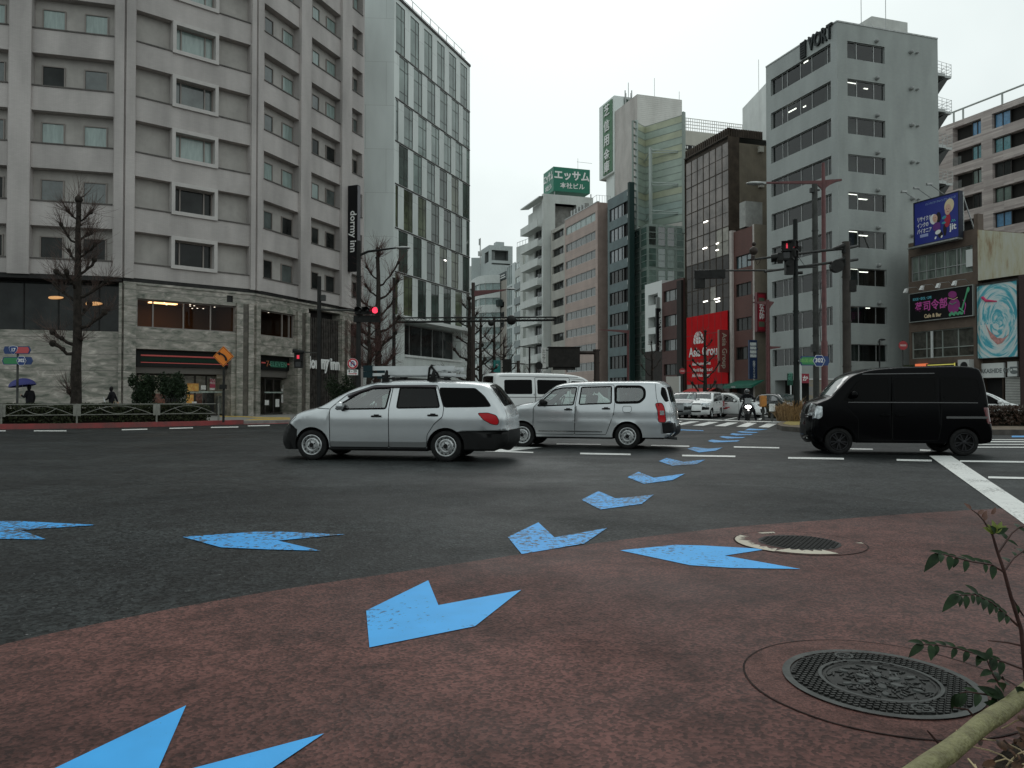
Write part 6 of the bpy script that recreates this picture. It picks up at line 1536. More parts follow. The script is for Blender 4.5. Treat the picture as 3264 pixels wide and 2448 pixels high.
    if q.get('cabin'):
        xd,xs1,xs2=q['cabin'];zb=q['belt']
        m=MB();m.box(xd-.35,xd+.12,-W/2+.12,W/2-.12,zb*.6,zb-.03);m.build('dashboard',DASH,root,bevel=.05)
        m=MB();sy=.37
        m.tube([(xd+.32+.07*math.cos(t),sy+.18*math.sin(t),zb+.02+.17*math.cos(t))for t in np.linspace(0,2*math.pi,19)],.016,6);m.tube([(xd+.1,sy,zb-.1),(xd+.32,sy,zb+.02)],.02,5);m.build('steering_wheel',DASH,root)
        for xs in(xs1,xs2):
            if xs is None:continue
            for sy in(-.36,.36):
                m=MB();M=Matrix.Translation((xs,sy,0))@ Matrix.Shear('XY',4,(0,0))if False else Matrix.Translation((xs,sy,0))
                m.box(-.5,.0,-.24,.24,zb*.45,zb*.62,0,M)
                m.add([M @ Vector(p)for p in((-.05,-.24,zb*.6),(.1,-.24,zb*.6),(.1,.24,zb*.6),(-.05,.24,zb*.6),(.1,-.2,zb+.22),(.2,-.2,zb+.22),(.2,.2,zb+.22),(.1,.2,zb+.22))],
                      [(0,3,2,1),(4,5,6,7),(0,1,5,4),(1,2,6,5),(2,3,7,6),(3,0,4,7)])
                m.box(.13,.22,-.13,.13,zb+.25,zb+.42,0,M);m.build('seat',SEATM,root,bevel=.05)
    for(x,z,mt)in q.get('mirrors',()):
        for sd in(-1,1):
            y=sh.yat(x+.05,z);m=MB();m.sphere((x,sd*(y+.12),z+.06),.1,0,14,8,(.75,1.0,.8));m.tube([(x+.02,sd*(y-.03),z-.03),(x+.01,sd*(y+.08),z+.02)],.03,6,1);m.build('door_mirror',[mt,PLAST],root,smooth=50)
    for(x,z,dn,mt)in q.get('handles',()):
        for sd in(-1,1):
            y=sh.yat(x,z);m=MB();m.box(x-.095,x+.095,sd*(y-.01)-.0,sd*(y+.035),z-.018,z+.016);m.box(x-.05,x+.05,sd*(y-.01),sd*(y+.012),z+.016,z+.035)
            m.build('handle',mt,parts.get((dn,sd),root),bevel=.012)
    return root,sh,parts
def wheel(root,x,y,r,sd,style):
    M=Matrix.Translation((x,y,r))@ Matrix.Rotation(R(-90*sd),4,'X')
    rr=r*.665
    m=MB();m.lathe([(rr,-.17),(r-.035,-.175),(r-.008,-.16),(r,-.135),(r,-.045),(r-.008,-.018),(r-.035,-.003),(r-.07,.002),(rr+.01,-.006),(rr,-.02)],40,M);o=m.build('wheel',RUBBER,root,smooth=40)
    m=MB()
    if style=='steel':
        m.lathe([(rr+.004,-.004),(rr-.008,.003),(rr-.02,-.004),(rr-.03,-.035),(rr*.80,-.05),(rr*.68,-.022),(rr*.58,-.018),(rr*.50,-.03),(rr*.45,-.03),(rr*.40,-.004),(rr*.25,.0),(rr*.22,.01),(0,.012)],40,M,ms=[0,0,0,0,0,0,0,0,0,0,0,2])
        for k in range(12):
            a=2*math.pi*k/12;Mk=M @ Matrix.Rotation(a,4,'Z')@ Matrix.Translation((rr*.755,0,-.030))@ Matrix.Rotation(R(-28),4,'Y')
            m.lathe([(.019,.003),(0,.003)],8,Mk @ Matrix.Diagonal((1,.8,1,1)),1)
        for k in range(4):
            a=2*math.pi*k/4+.4;m.lathe([(.014,0),(.013,.012),(0,.014)],6,M @ Matrix.Rotation(a,4,'Z')@ Matrix.Translation((rr*.33,0,-.003)),1)
    else:
        m.lathe([(rr+.004,-.004),(rr-.006,.004),(rr-.016,-.006),(rr-.02,-.06),(0,-.07)],40,M,ms=[0,0,1,1])
        for k in range(10):
            a=2*math.pi*k/10+(.12 if k % 2 else-.12);m.box(.03,rr-.012,-.011,.011,-.03,-.012,0,M @ Matrix.Rotation(a,4,'Z'))
        m.lathe([(.045,-.04),(.04,-.006),(0,-.002)],16,M,0)
    mats_=[RIM,RIMD,PLAST]if style=='steel' else[mat('dark_alloy',(.035,.035,.037),.35,metal=.6),RIMD,PLAST]
    m.build('rim',mats_,o,smooth=40)
def plate(root,M,txt,name='number_plate'):
    m=MB();m.box(-.165,.165,-.012,0,-.083,.083,0,M);o=m.build(name,PLATE,root)
    q=M @ Vector((0,-.014,-.02));xd=(M.to_3x3()@ Vector((1,0,0)));text_obj('plate_number',txt,.10,mat('plate_green',(.03,.12,.07),.5),o,q,xd,ZUP,.001,bold=.004)
def wipers(root,sh,x0,z0):
    m=MB()
    for y0_,y1_ in((-.45,.1),(.15,.6)):m.tube([(x0-.03,y0_,z0+.02),(x0+.02,(y0_+y1_)/2,z0+.055),(x0+.05,y1_,z0+.075)],.012,5)
    m.build('wiper',PLAST,root)
fd=fillet([(1.08,.98),(1.08,.26),(2.21,.26),(2.21,1.0),(2.27,1.43),(1.9,1.43),(1.4,1.26)],.04)
rd=fillet([(2.21,.26),(2.92,.26),(2.93,.50),(3.06,.70),(3.22,.84),(3.24,1.0),(3.10,1.43),(2.27,1.43),(2.21,1.0)],.03)
wf=fillet([(1.18,.975),(1.30,1.08),(1.62,1.275),(1.88,1.365),(2.22,1.375),(2.15,.99)],.03);wr=fillet([(2.36,1.0),(2.40,1.385),(3.06,1.375),(3.16,1.015)],.03)
wq=fillet([(3.25,1.02),(3.14,1.375),(3.80,1.365),(3.97,1.22),(4.10,1.035)],.03)
adv=dict(L=4.40,W=1.69,H=1.51,belt=1.0,tumble=.26,barrel=.07,paint=SILVER,out=[(.05,.20),(.0,.30),(.02,.50),(.12,.66),(.24,.80),(.42,.905),(.85,1.02),(1.2,1.22),(1.55,1.385),(1.9,1.475),(2.4,1.51),(3.1,1.50),(3.75,1.465),(4.0,1.41),(4.17,1.22),(4.30,1.03),(4.37,.88),(4.385,.66),(4.40,.50),(4.39,.36),(4.28,.24)],
  af=.22,xf=1.0,ar=.07,r=(.10,.24,.12),arches=[(.72,.29,.345),(3.27,.29,.345)],wheels=(.72,3.27),wr=.29,crease=((.80,.10,.012),),
  side=[('window',wf,CARGL,.016),('window_rear',wr,TINT,.014),('quarter_window',wq,BLKGL,.012),
        ('headlight',fillet([(.05,.60),(.13,.76),(.36,.885),(.40,.84),(.30,.74),(.14,.62)],.02),CLRL,.004),
        ('tail_lamp',fillet([(3.86,.91),(4.05,.915),(4.20,.87),(4.25,.77),(4.23,.69),(4.12,.70),(3.97,.785)],.03),REDL,.005),
        ('front_bumper',np.array([(-.2,.05),(-.2,.62),(.14,.62),(.24,.70),(.42,.585),(.39,.1)]),PLAST,0),
        ('rear_bumper',np.array([(3.45,.05),(3.45,.56),(3.6,.575),(4.6,.585),(4.6,.05)]),PLAST,0),
        ('sill',np.array([(.9,.05),(.9,.255),(3.1,.255),(3.1,.05)]),PLAST,0),('door_guard',np.array([(1.085,.26),(2.92,.26),(2.925,.365),(1.085,.365)]),GREYPL,0),('front_door',fd,SILVER,.006),('rear_door',rd,SILVER,.006)],
  strip=[('front_bumper',(.05,.2),(.10,.62),-1,1,PLAST),('headlight',(.12,.66),(.36,.88),-1,-.62,CLRL),('headlight',(.12,.66),(.36,.88),.62,1,CLRL),('grille',(.12,.66),(.20,.76),-.5,.5,PLAST),
         ('windscreen',(.95,1.07),(1.82,1.46),-.93,.93,CARGL,-.86,.86),('rear_screen',(4.02,1.39),(4.31,1.02),-.86,.86,BLKGL,-.93,.93),('rear_bumper',(4.388,.59),(4.28,.24),-1,1,PLAST)],
  split=('headlight','tail_lamp'),parent={'window':'front_door','window_rear':'rear_door','door_guard':'front_door'},disp={'window_rear':'window'},
  mirrors=((1.32,.98,SILVER),),handles=((1.98,.845,'front_door',PLAST),(3.04,.865,'rear_door',PLAST)),cabin=(1.15,2.2,3.05),
  lines=[(np.array([(1.08,.98),(.75,1.0)]),.006)])
c0=gnd(930,1466)
YA=R(-8.5)
adroot,sh,pa=make_car('silver_wagon','silver estate car with black bumpers and a ladder on its roof','car',adv,(c0.x-.22,c0.y+.86,0),YA)
adroot.scale=(1.03,1.0,1.0)
for sd in(-1,1):
    m=MB();ribpts=[(x,sd*(sh.yat(x,z)+.025),z)for x,z in((1.42,1.215),(1.65,1.32),(1.9,1.395),(2.3,1.41),(2.7,1.41),(3.08,1.40))]
    m.tube(ribpts,.028,5);m.build('rain_visor',mat('smoked_visor',(.07,.06,.065),.25),adroot)
for x,zt in((2.08,1.50),(2.98,1.51)):
    m=MB()
    for sd in(-1,1):
        y=.60;m.box(x-.06,x+.06,sd*y-.05,sd*y+.05,zt-.03,zt+.07);m.add([Vector(p)for p in((x-.075,sd*(y+.05),zt-.09),(x+.075,sd*(y+.05),zt-.09),(x+.05,sd*(y+.02),zt+.08),(x-.05,sd*(y+.02),zt+.08),(x-.075,sd*(y+.1),zt-.12),(x+.075,sd*(y+.1),zt-.12))],[(0,1,2,3),(4,5,1,0),(3,2,5,4)])
        m.cyl((x,sd*y,zt+.05),(x+.02,sd*y,zt+.22),.05,.022,8);m.box(x-.07,x+.07,sd*y-.03,sd*y+.03,zt+.09,zt+.13)
    m.box(x-.015,x+.015,-.66,.66,zt+.05,zt+.085);m.build('roof_carrier',PLAST,adroot)
plate(adroot,Matrix.Translation((4.41,0,.70))@ Matrix.Rotation(R(90),4,'Z'),'28-40');wipers(adroot,sh,.93,1.03)
ALU=mat('ladder_aluminium',(.60,.62,.62),.45,metal=.3,var=.05,vscale=6)
LM=Matrix.Translation(adroot.location)@ Matrix.Rotation(YA,4,'Z')
lad=empty('ladder',tuple(LM @ Vector((2.5,0,1.6))),YA,'folded aluminium stepladder strapped to the roof carriers of the silver estate car','ladder')
m=MB()
for y in(-.42,.42):
    m.box(-.68,.95,y-.022,y+.022,.125,.205);m.box(-.74,.98,y-.02,y+.02,.015,.07);m.box(-.42,.62,y-.045,y-.02,.03,.13)
m.build('rail',ALU,lad)
m=MB()
for k in range(6):m.box(-.6+k*.28,-.54+k*.28,-.40,.40,.15,.19)
for k in range(5):m.box(-.5+k*.3,-.45+k*.3,-.40,.40,.03,.06)
m.build('rung',ALU,lad)
m=MB()
for y in(-.42,.42):
    for z in(.165,.045):m.box(-.86,-.68,y-.05,y+.05,z-.06,z+.055)
m.build('foot',mat('dark_teal_plastic',(.012,.03,.036),.6),lad)
m=MB()
for k in range(3):m.box(-.05+k*.3,.03+k*.3,-.4455,-.442,.075,.095)
m.box(.62,.70,-.4455,-.442,.08,.10);m.build('hinge_plate',mat('dull_steel',(.22,.22,.22),.5,metal=.5),lad)
st=tag(MB().tube([(.44,-.47,-.1),(.47,-.475,.16),(.50,-.45,.215),(.56,-.3,.20),(.50,-.47,.19),(.62,-.48,.06),(.66,-.48,-.02)],.022,5).build('strap',mat('black_webbing',(.012,.012,.012),.8),None),'black webbing strap tied round the stepladder above the rear roof carrier','strap')
st.matrix_world=Matrix.Translation(lad.location)@ Matrix.Rotation(YA,4,'Z')
def probox(paint,face=False):
    fd=fillet([(.89,.97),(.875,.46),(.95,.33),(1.885,.33),(1.905,1.03),(1.99,1.49),(1.5,1.47),(1.2,1.28)],.04)
    rd=fillet([(1.885,.33),(2.63,.33),(2.72,.56),(2.82,.83),(2.845,1.07),(2.82,1.50),(1.99,1.49),(1.905,1.03)],.03)
    wf=fillet([(.98,1.0),(1.18,1.20),(1.40,1.385),(1.58,1.43),(1.94,1.44),(1.86,1.03)],.03);wr=fillet([(2.0,1.04),(2.05,1.445),(2.76,1.46),(2.76,1.07)],.02)
    wq=fillet([(2.86,1.08),(2.86,1.46),(3.44,1.455),(3.53,1.38),(3.53,1.2),(3.41,1.09)],.06)
    return dict(L=4.2,W=1.69,H=1.57,belt=1.05,tumble=.17,barrel=.06,paint=paint,out=[(.08,.24),(.02,.34),(.0,.52),(.03,.70),(.10,.84),(.22,.925),(.55,1.02),(.90,1.09),(1.16,1.29),(1.39,1.455),(1.6,1.52),(1.97,1.555),(2.88,1.57),(3.6,1.565),(3.86,1.54),(3.97,1.46),(4.07,1.15),(4.13,.92),(4.15,.68),(4.18,.60),(4.2,.50),(4.19,.40),(4.05,.28)],
      af=.16,xf=.9,ar=.05,r=(.09,.20,.11),arches=[(.60,.30,.35),(3.13,.30,.35)],wheels=(.60,3.13),wr=.30,crease=((.62,.05,.010),(.86,.08,.012)),
      side=[('window',wf,CARGL,.016),('window_rear',wr,CARGL,.016),('quarter_window',wq,CARGL,.03),
        ('headlight',fillet([(-.05,.70),(-.05,.86),(.14,.87),(.30,.93),(.34,.86),(.2,.74)],.03),CLRL,.005),('tail_lamp',fillet([(3.765,1.07),(3.93,1.08),(3.99,.95),(4.02,.63),(3.84,.63),(3.83,.88)],.05),REDL,.006),('rear_screen',fillet([(3.91,1.46),(4.02,1.40),(4.09,1.12),(4.0,1.09),(3.89,1.28)],.05),BLKGL,.0),('fog_corner',np.array([(-.1,.50),(-.1,.68),(.16,.66),(.14,.52)]),PLAST,0),
        ('bumper_corner',np.array([(3.92,.62),(4.4,.62),(4.4,.40),(3.95,.38)]),PLAST,0),('sill',np.array([(.8,.1),(.8,.27),(3.0,.27),(3.0,.1)]),PLAST,0),('fuel_flap',fillet([(3.03,.86),(3.03,1.0),(3.23,1.0),(3.23,.86)],.04),paint,.005),('front_door',fd,paint,.006),('rear_door',rd,paint,.006)],
      strip=[('headlight',(.05,.74),(.16,.885),-1,-.60,CLRL),('headlight',(.05,.74),(.16,.885),.60,1,CLRL),('grille',(.055,.76),(.10,.84),-.52,.52,CREASE),('lower_grille',(.0,.38),(.0,.46),-.62,.62,PLAST),('fog_corner',(.0,.50),(.03,.70),-1,-.70,PLAST),('fog_corner',(.0,.50),(.03,.70),.70,1,PLAST),
         ('windscreen',(.95,1.13),(1.52,1.50),-.93,.93,CARGL,-.86,.86),('rear_screen',(3.985,1.42),(4.09,1.09),-.88,.88,BLKGL),('bumper_corner',(4.17,.61),(4.19,.40),-1,-.82,PLAST),('bumper_corner',(4.17,.61),(4.19,.40),.82,1,PLAST),('rear_step',(4.2,.52),(4.05,.28),-.82,.82,PLAST)],
      split=('headlight','tail_lamp','fog_corner','bumper_corner'),parent={'window':'front_door','window_rear':'rear_door'},disp={'window_rear':'window'},mirrors=((1.13,1.03,PLAST),),
      handles=((1.74,.915,'front_door',PLAST),(2.64,.94,'rear_door',PLAST)),cabin=(1.0,2.05,2.85),lines=[(np.array([(3.77,1.52),(3.80,1.2),(3.86,1.0)]),.005)],trims=[(np.array([(.98,.62),(2.6,.62)]),.008,paint),(np.array([(1.0,.40),(2.55,.40)]),.014,CHROME)])
YB=R(-15.5)
pr=gnd(2169,1436);cB,sB=math.cos(YB),math.sin(YB)
near=Vector((4.2*cB+.80*sB,4.2*sB-.80*cB,0))
pbroot,sh,pa=make_car('silver_van','silver boxy estate van with clear side windows just behind the ladder-carrying car','car',probox(SILVER2),(pr.x-near.x-.1,17.35-near.y-.08,0),YB)
m=MB()
for sd in(-1,1):m.box(3.88,3.98,sd*(sh.yat(3.93,.85)-.02),sd*(sh.yat(3.93,.85)+.012),.80,.90)
m.build('reverse_lamp',CLRL,pbroot);plate(pbroot,Matrix.Translation((4.19,-.02,.80))@ Matrix.Rotation(R(90),4,'Z'),'46-12');wipers(pbroot,sh,.93,1.10)
m=MB();m.box(4.13,4.2,-.25,.25,.93,.98);m.tube([(4.0,-.1,1.37),(4.07,.25,1.33)],.012,5);m.build('tailgate_handle',PLAST,pbroot)
m=MB();m.cyl((3.95,-.55,.27),(4.25,-.55,.25),.03,n=10);m.build('exhaust_pipe',mat('dark_steel',(.05,.05,.05),.4,metal=.6),pbroot)
wf=fillet([(.62,1.13),(.72,1.29),(.93,1.55),(1.0,1.60),(1.52,1.62),(1.52,1.13)],.05);wr=fillet([(1.62,1.13),(1.62,1.62),(2.42,1.62),(2.42,1.13)],.05);wq=fillet([(2.52,1.13),(2.52,1.62),(3.22,1.60),(3.28,1.3),(3.2,1.13)],.08)
kei=dict(L=3.50,W=1.475,H=1.84,belt=1.12,tumble=.09,barrel=.03,paint=BLACKCAR,out=[(.06,.27),(.01,.34),(.0,.55),(.02,.76),(.05,.95),(.10,1.06),(.24,1.135),(.36,1.19),(.58,1.43),(.79,1.64),(1.05,1.745),(1.48,1.81),(2.38,1.84),(3.1,1.83),(3.27,1.78),(3.34,1.62),(3.41,1.2),(3.45,.8),(3.49,.6),(3.5,.45),(3.48,.30),(3.4,.26)],
  af=.07,xf=.5,ar=.03,r=(.07,.13,.08),bulge=(.03,.06),arches=[(.52,.28,.325),(2.95,.28,.325)],wheels=(.52,2.95),wr=.28,rim='alloy',
  side=[('window',wf,BLKGL,.02),('window_rear',wr,BLKGL,.02),('quarter_window',wq,BLKGL,.02),('headlight',fillet([(-.05,.76),(-.05,1.0),(.10,1.03),(.20,1.02),(.20,.80),(.13,.74)],.03),CLRL,.006),
        ('front_door',fillet([(.58,1.10),(.90,.75),(.9,.31),(1.56,.31),(1.57,1.66),(.98,1.65)],.04),BLACKCAR,.006),('sliding_door',fillet([(1.57,.31),(2.45,.31),(2.5,.6),(2.5,1.66),(1.57,1.66)],.04),BLACKCAR,.006),('tail_lamp',fillet([(3.30,1.0),(3.7,1.0),(3.7,.66),(3.38,.66)],.03),mat('dark_red_lens',(.10,.005,.008),.15,coat=.7),.004)],
  strip=[('headlight',(.03,.80),(.09,1.03),-1,-.60,CLRL),('headlight',(.03,.80),(.09,1.03),.60,1,CLRL),('grille',(.02,.74),(.035,.86),-.55,.55,PLAST),('lower_grille',(.0,.42),(.0,.60),-.6,.6,PLAST),('windscreen',(.385,1.22),(.77,1.625),-.94,.94,mat('windscreen_reflective',(.02,.03,.03),.04,spec=1.0,ior=2.2),-.88,.88),('rear_screen',(3.345,1.6),(3.41,1.2),-.86,.86,BLKGL)],
  split=('headlight','tail_lamp'),parent={'window':'front_door','window_rear':'sliding_door'},disp={'window_rear':'window'},mirrors=((.80,1.20,BLACKCAR),),handles=((1.42,.83,'front_door',BLACKCAR),(1.72,.83,'sliding_door',BLACKCAR)),cabin=None,
  trims=[(np.array([(2.60,.79),(3.38,.79)]),.022,mat('dull_slide_rail',(.10,.10,.10),.35,metal=.5)),(np.array([(.70,1.10),(2.4,1.095),(3.2,1.09)]),.008,mat('dull_slide_rail',(.1,.1,.1))),(np.array([(1.0,1.69),(2.4,1.70)]),.008,mat('dull_slide_rail',(.1,.1,.1)))])
kr=gnd(2622,1449);YK=R(-9.5)
kroot,sh,pa=make_car('black_van','tall black mini van with darkened windows on the right side of the junction','van',kei,(kr.x-.05,kr.y+.78,0),YK)
wipers(kroot,sh,.40,1.20);plate(kroot,Matrix.Translation((-.035,-.18,.40))@ Matrix.Rotation(R(-90),4,'Z'),'51-07')
m=MB()
for z in(.78,.82):m.box(-.05,.01,-.38,.38,z,z+.015)
m.build('grille_bar',CHROME,kroot)
hq=dict(kei);hq.update(L=4.25,W=1.69,H=2.0,paint=WHITECAR,belt=1.30,tumble=.10,out=[(.06,.28),(.0,.40),(.0,.70),(.05,1.0),(.15,1.16),(.35,1.25),(.75,1.62),(1.0,1.83),(1.3,1.93),(1.8,1.98),(3.2,2.0),(4.0,1.98),(4.14,1.93),(4.19,1.6),(4.22,1.1),(4.25,.6),(4.2,.3)],arches=[(.72,.31,.37),(3.25,.31,.37)],wheels=(.72,3.25),wr=.31,rim='steel',
  side=[('window',fillet([(.75,1.33),(1.15,1.72),(1.55,1.74),(1.55,1.33)],.05),BLKGL,.02),('window_rear',fillet([(1.72,1.33),(1.72,1.77),(2.75,1.78),(2.75,1.33)],.04),BLKGL,.012),('quarter_window',fillet([(2.95,1.33),(2.95,1.78),(3.88,1.77),(3.88,1.33)],.04),BLKGL,.012),('front_door',fillet([(.70,1.3),(.95,.8),(.95,.35),(1.62,.35),(1.62,1.83),(1.1,1.8)],.04),WHITECAR,.006),('sliding_door',fillet([(1.62,.35),(2.82,.35),(2.84,1.86),(1.62,1.86)],.03),WHITECAR,.006)],
  strip=[('windscreen',(.42,1.31),(.96,1.8),-.94,.94,CARGL,-.88,.88),('rear_screen',(4.15,1.88),(4.20,1.4),-.86,.86,BLKGL),('grille',(.02,.8),(.06,1.02),-.6,.6,PLAST)],split=(),mirrors=((.95,1.33,WHITECAR),),handles=((1.5,1.05,'front_door',PLAST),),cabin=(.9,1.7,None),trims=[(np.array([(.9,1.22),(4.1,1.22)]),.008,SEAM),(np.array([(1.3,1.885),(4.05,1.90)]),.012,mat('rain_gutter_shadow',(.3,.3,.3),.5))])
YH=R(180+19);ph=xy(1572,24.3);M_=Matrix.Rotation(YH,4,'Z');rr_=M_ @ Vector((4.2,.6,0))
hroot,sh,pa=make_car('white_van','white high roof van with dark windows partly hidden behind the boxy silver estate','van',hq,(ph.x-rr_.x,ph.y-rr_.y,0),YH)
wp=probox(WHITECAR)
p0=gnd(2218,1334);hd=Vector((.50,1.0)).normalized();yaw=math.atan2(hd.y,hd.x)
wroot,sh,pa=make_car('white_wagon','white estate van facing the camera at the stop line left of the motorcycle','car',wp,(p0.x,p0.y,0),yaw)
plate(wroot,Matrix.Translation((-.045,0,.55))@ Matrix.Rotation(R(-90),4,'Z'),'47-14');wipers(wroot,sh,.95,1.12)
m=MB()
for z in(.79,.825):m.box(-.0,.06,-.40,.40,z-.008,z+.006)
m.build('grille_bar',PLAST,wroot)
sed=dict(adv);sed.update(paint=WHITECAR,cabin=(1.15,2.2,None),side=[(n_,p_,{SILVER:WHITECAR}.get(m_,m_),*r_)for n_,p_,m_,*r_ in adv['side']if n_ not in('front_bumper','rear_bumper','door_guard','sill')],strip=[t_ for t_ in adv['strip']if t_[0]not in('front_bumper','rear_bumper')]+[('lower_grille',(.0,.3),(.02,.50),-.6,.6,PLAST)],mirrors=((1.32,.98,WHITECAR),))
p0=xy(2428,46.5);ta=R(180-50)
troot,sh,pa=make_car('white_taxi','white estate taxi with red lettering on its side behind the motorcycle','car',sed,(p0.x,p0.y,0),ta)
m=MB();RG=random.Random(2)
for k in range(9):x=2.3+RG.uniform(-.5,.45);z=.45+RG.uniform(0,.45);sd=1;y=sh.yat(x,z)+.012;m.box(x-.16,x+.16,y-.004,y,z-.03,z+.03,0,Matrix.Translation((x,0,z))@ Matrix.Rotation(RG.choice((0.1,1.5,.9)),4,'Y')@ Matrix.Translation((-x,0,-z)))
m.build('red_lettering',mat('red_vinyl',(.5,.03,.04),.4),troot)
plate(troot,Matrix.Translation((-.02,0,.52))@ Matrix.Rotation(R(-90),4,'Z'),'33-08')
DARKC=mat('dark_teal_car_paint',(.012,.022,.022),.2,coat=.6)
dk=dict(sed);dk.update(paint=DARKC,side=[(n_,p_,{WHITECAR:DARKC}.get(m_,m_),*r_)for n_,p_,m_,*r_ in sed['side']],mirrors=(),strip=[(t_[0],t_[1],t_[2],t_[3],t_[4],mat('windscreen_reflective',(.02,.03,.03))if t_[0]=='windscreen' else t_[5],*t_[6:])for t_ in sed['strip']])
p0=xy(2548,52);make_car('dark_sedan','dark car with a bright reflecting windscreen parked behind the island pole','car',dk,(p0.x,p0.y,0),R(180-76))
p0=xy(3300,30.0);wq_=dict(sed);wq_.update(cabin=None,side=[(n_,p_,BLKGL if 'window' in n_ else m_,*r_)for n_,p_,m_,*r_ in sed['side']])
make_car('white_sedan','white car half hidden behind the island shrubs at the right edge','car',wq_,(p0.x-.2,p0.y+.6,0),R(180-4))
p0=xy(2161,44.5);gq=probox(mat('grey_car_paint',(.16,.17,.175),.3,metal=.4,coat=.5));make_car('grey_wagon','grey car mostly hidden between the boxy silver estate and the white waiting one','car',gq,(p0.x,p0.y,0),yaw)
p0=xy(1500,41);rq=dict(sed);RC=mat('red_taxi_paint',(.45,.02,.03),.3,coat=.5);rq.update(paint=RC,side=[(n_,p_,{WHITECAR:RC}.get(m_,m_),*r_)for n_,p_,m_,*r_ in sed['side']],mirrors=(),cabin=None);make_car('red_car','red car of which only the roof shows behind the ladder-carrying car','car',rq,(p0.x,p0.y,0),R(-12))
# ================= street furniture =================
def pole_at(u,D):p=at(u,HZ,D);return Vector((p.x,p.y,0))
def zat(v,D):return CAMH+(HZ-v)/FPX*D
LENS_R=mat('lit_red_lens',(.9,.05,.08),.4,emit=1.5,emitc=(1.0,.05,.10));LENS_G=mat('lit_green_lens',(.1,.8,.6),.4,emit=1.6,emitc=(.1,1,.75));LENS_OFF=mat('unlit_lens',(.02,.02,.02),.2)
GREYPOLE=mat('weathered_grey_pole',(.055,.056,.052),.6,var=.3,vscale=2);GREENBLK=mat('greenish_black_pole',(.013,.016,.015),.5,var=.3,vscale=2)
def pole(t,p,z1,r0,r1,mt,name='pole',z0=0.0,n=16):
    m=MB();m.cyl((p.x,p.y,z0),(p.x,p.y,z1),r0,r1,n);m.cyl((p.x,p.y,z0),(p.x,p.y,z0+.25),r0*1.35,r0*1.3,n)
    for z in(z1*.3,z1*.55,z1*.8):m.cyl((p.x,p.y,z),(p.x,p.y,z+.05),r0*1.08,n=n)
    return m.build(name,mt,t,smooth=40)
P1=pole_at(1016,38.0);t=thing('signal_pole','dark round pole in front of the black louvres carrying the small red pedestrian signal','pole');pole(t,P1,zat(880,38),.11,.10,BLACK_METAL,z0=.13)
m=MB();m.box(P1.x+.1,P1.x+.32,P1.y-.15,P1.y+.1,zat(958,38),zat(940,38));m.build('control_box',DARK_GREY,t)
m=MB();m.tube([(P1.x-.25,P1.y,zat(986,38)),(P1.x+2.0,P1.y-.1,zat(990,38))],.05,8);m.tube([(P1.x,P1.y,zat(1126,38)),(P1.x-1.0,P1.y-.1,zat(1121,38))],.03,6);m.build('arm',GREYPOLE,t)
p=at(952,1140,37.8)
m=MB();m.box(p.x-.2,p.x+.2,p.y-.1,p.y+.15,p.z-.52,p.z+.3);m.box(p.x-.24,p.x+.24,p.y-.28,p.y-.1,p.z+.24,p.z+.28);m.box(p.x-.24,p.x+.24,p.y-.28,p.y-.1,p.z-.16,p.z-.12);o=m.build('pedestrian_signal',BLACK_METAL,t)
m=MB();m.box(p.x-.06,p.x+.06,p.y-.115,p.y-.1,p.z-.06,p.z+.12);m.build('red_light',mat('dim_red_figure',(.6,.03,.05),.4,emit=.55,emitc=(1,.05,.1)),o);m=MB();m.box(p.x-.13,p.x+.13,p.y-.115,p.y-.1,p.z-.46,p.z-.2);m.build('unlit_light',LENS_OFF,o)
m=MB();q=at(950,1121,37.8);m.cyl((q.x-.25,q.y,q.z+.05),(q.x+.3,q.y,q.z-.02),.11,.08,8);m.build('loudspeaker',BLACK_METAL,t)
def lamp_arm(t,p,z,dx,dy,L,mt,head=True):
    m=MB();e=Vector((p.x+dx*L,p.y+dy*L,z+.12*L*.5));s=Vector((p.x,p.y,z));m.tube([s-Vector((0,0,.25)),s+(e-s)*.25+Vector((0,0,-.08)),e],[.07,.06,.04],8);m.build('arm',mt,t,smooth=50)
    if head:
        d=Vector((dx,dy,0));m=MB();M=Matrix.Translation(e+d*.35)@ Matrix.Rotation(math.atan2(dy,dx),4,'Z');m.sphere((0,0,0),.13,0,12,8,(3.0,1.3,.6),M=None);
        m.v=[tuple(M @ Vector(v))for v in m.v];m.build('lamp_head',STEEL,t,smooth=50)
P2=pole_at(1142,37.0);t=thing('street_lamp','dark lamp post beside the black blade sign, carrying the lit red traffic light','street lamp');pole(t,P2,zat(766,37),.13,.10,BLACK_METAL,z0=.13);lamp_arm(t,P2,zat(797,37),1,-.05,1.85,BLACK_METAL)
def vsignal(t,c,d,lit_idx,W=1.25,H=.36,back=False,lens=LENS_R,name='traffic_signal'):
    """horizontal three-lamp signal; d: facing direction"""
    d=Vector((d[0],d[1],0)).normalized();x=Vector((-d.y,d.x,0));M=Matrix(((x.x,d.x,0,c[0]),(x.y,d.y,0,c[1]),(0,0,1,c[2]),(0,0,0,1)))
    m=MB();m.box(-W/2,W/2,-.12,.1,-H/2,H/2,0,M)
    for k in(-1,0,1):
        pts=[Vector((k*W*.31+.19*math.cos(a),.1,.18*math.sin(a)))for a in np.linspace(-.3,math.pi+.3,13)];out=[q+Vector((0,.28,-.03))for q in pts]
        m.add([M @ q for q in pts+out],[(i,i+1,14+i,13+i)for i in range(12)])
    o=m.build(name,BLACK_METAL,t,bevel=.0)
    for k in(-1,0,1):
        m=MB();m.lathe([(.15,0),(.12,.03),(0,.045)],20,M @ Matrix.Translation((k*W*.31,.105,0))@ Matrix.Rotation(R(-90),4,'X'));m.build('signal_lens',lens if k==lit_idx else LENS_OFF,o,smooth=60)
    return o
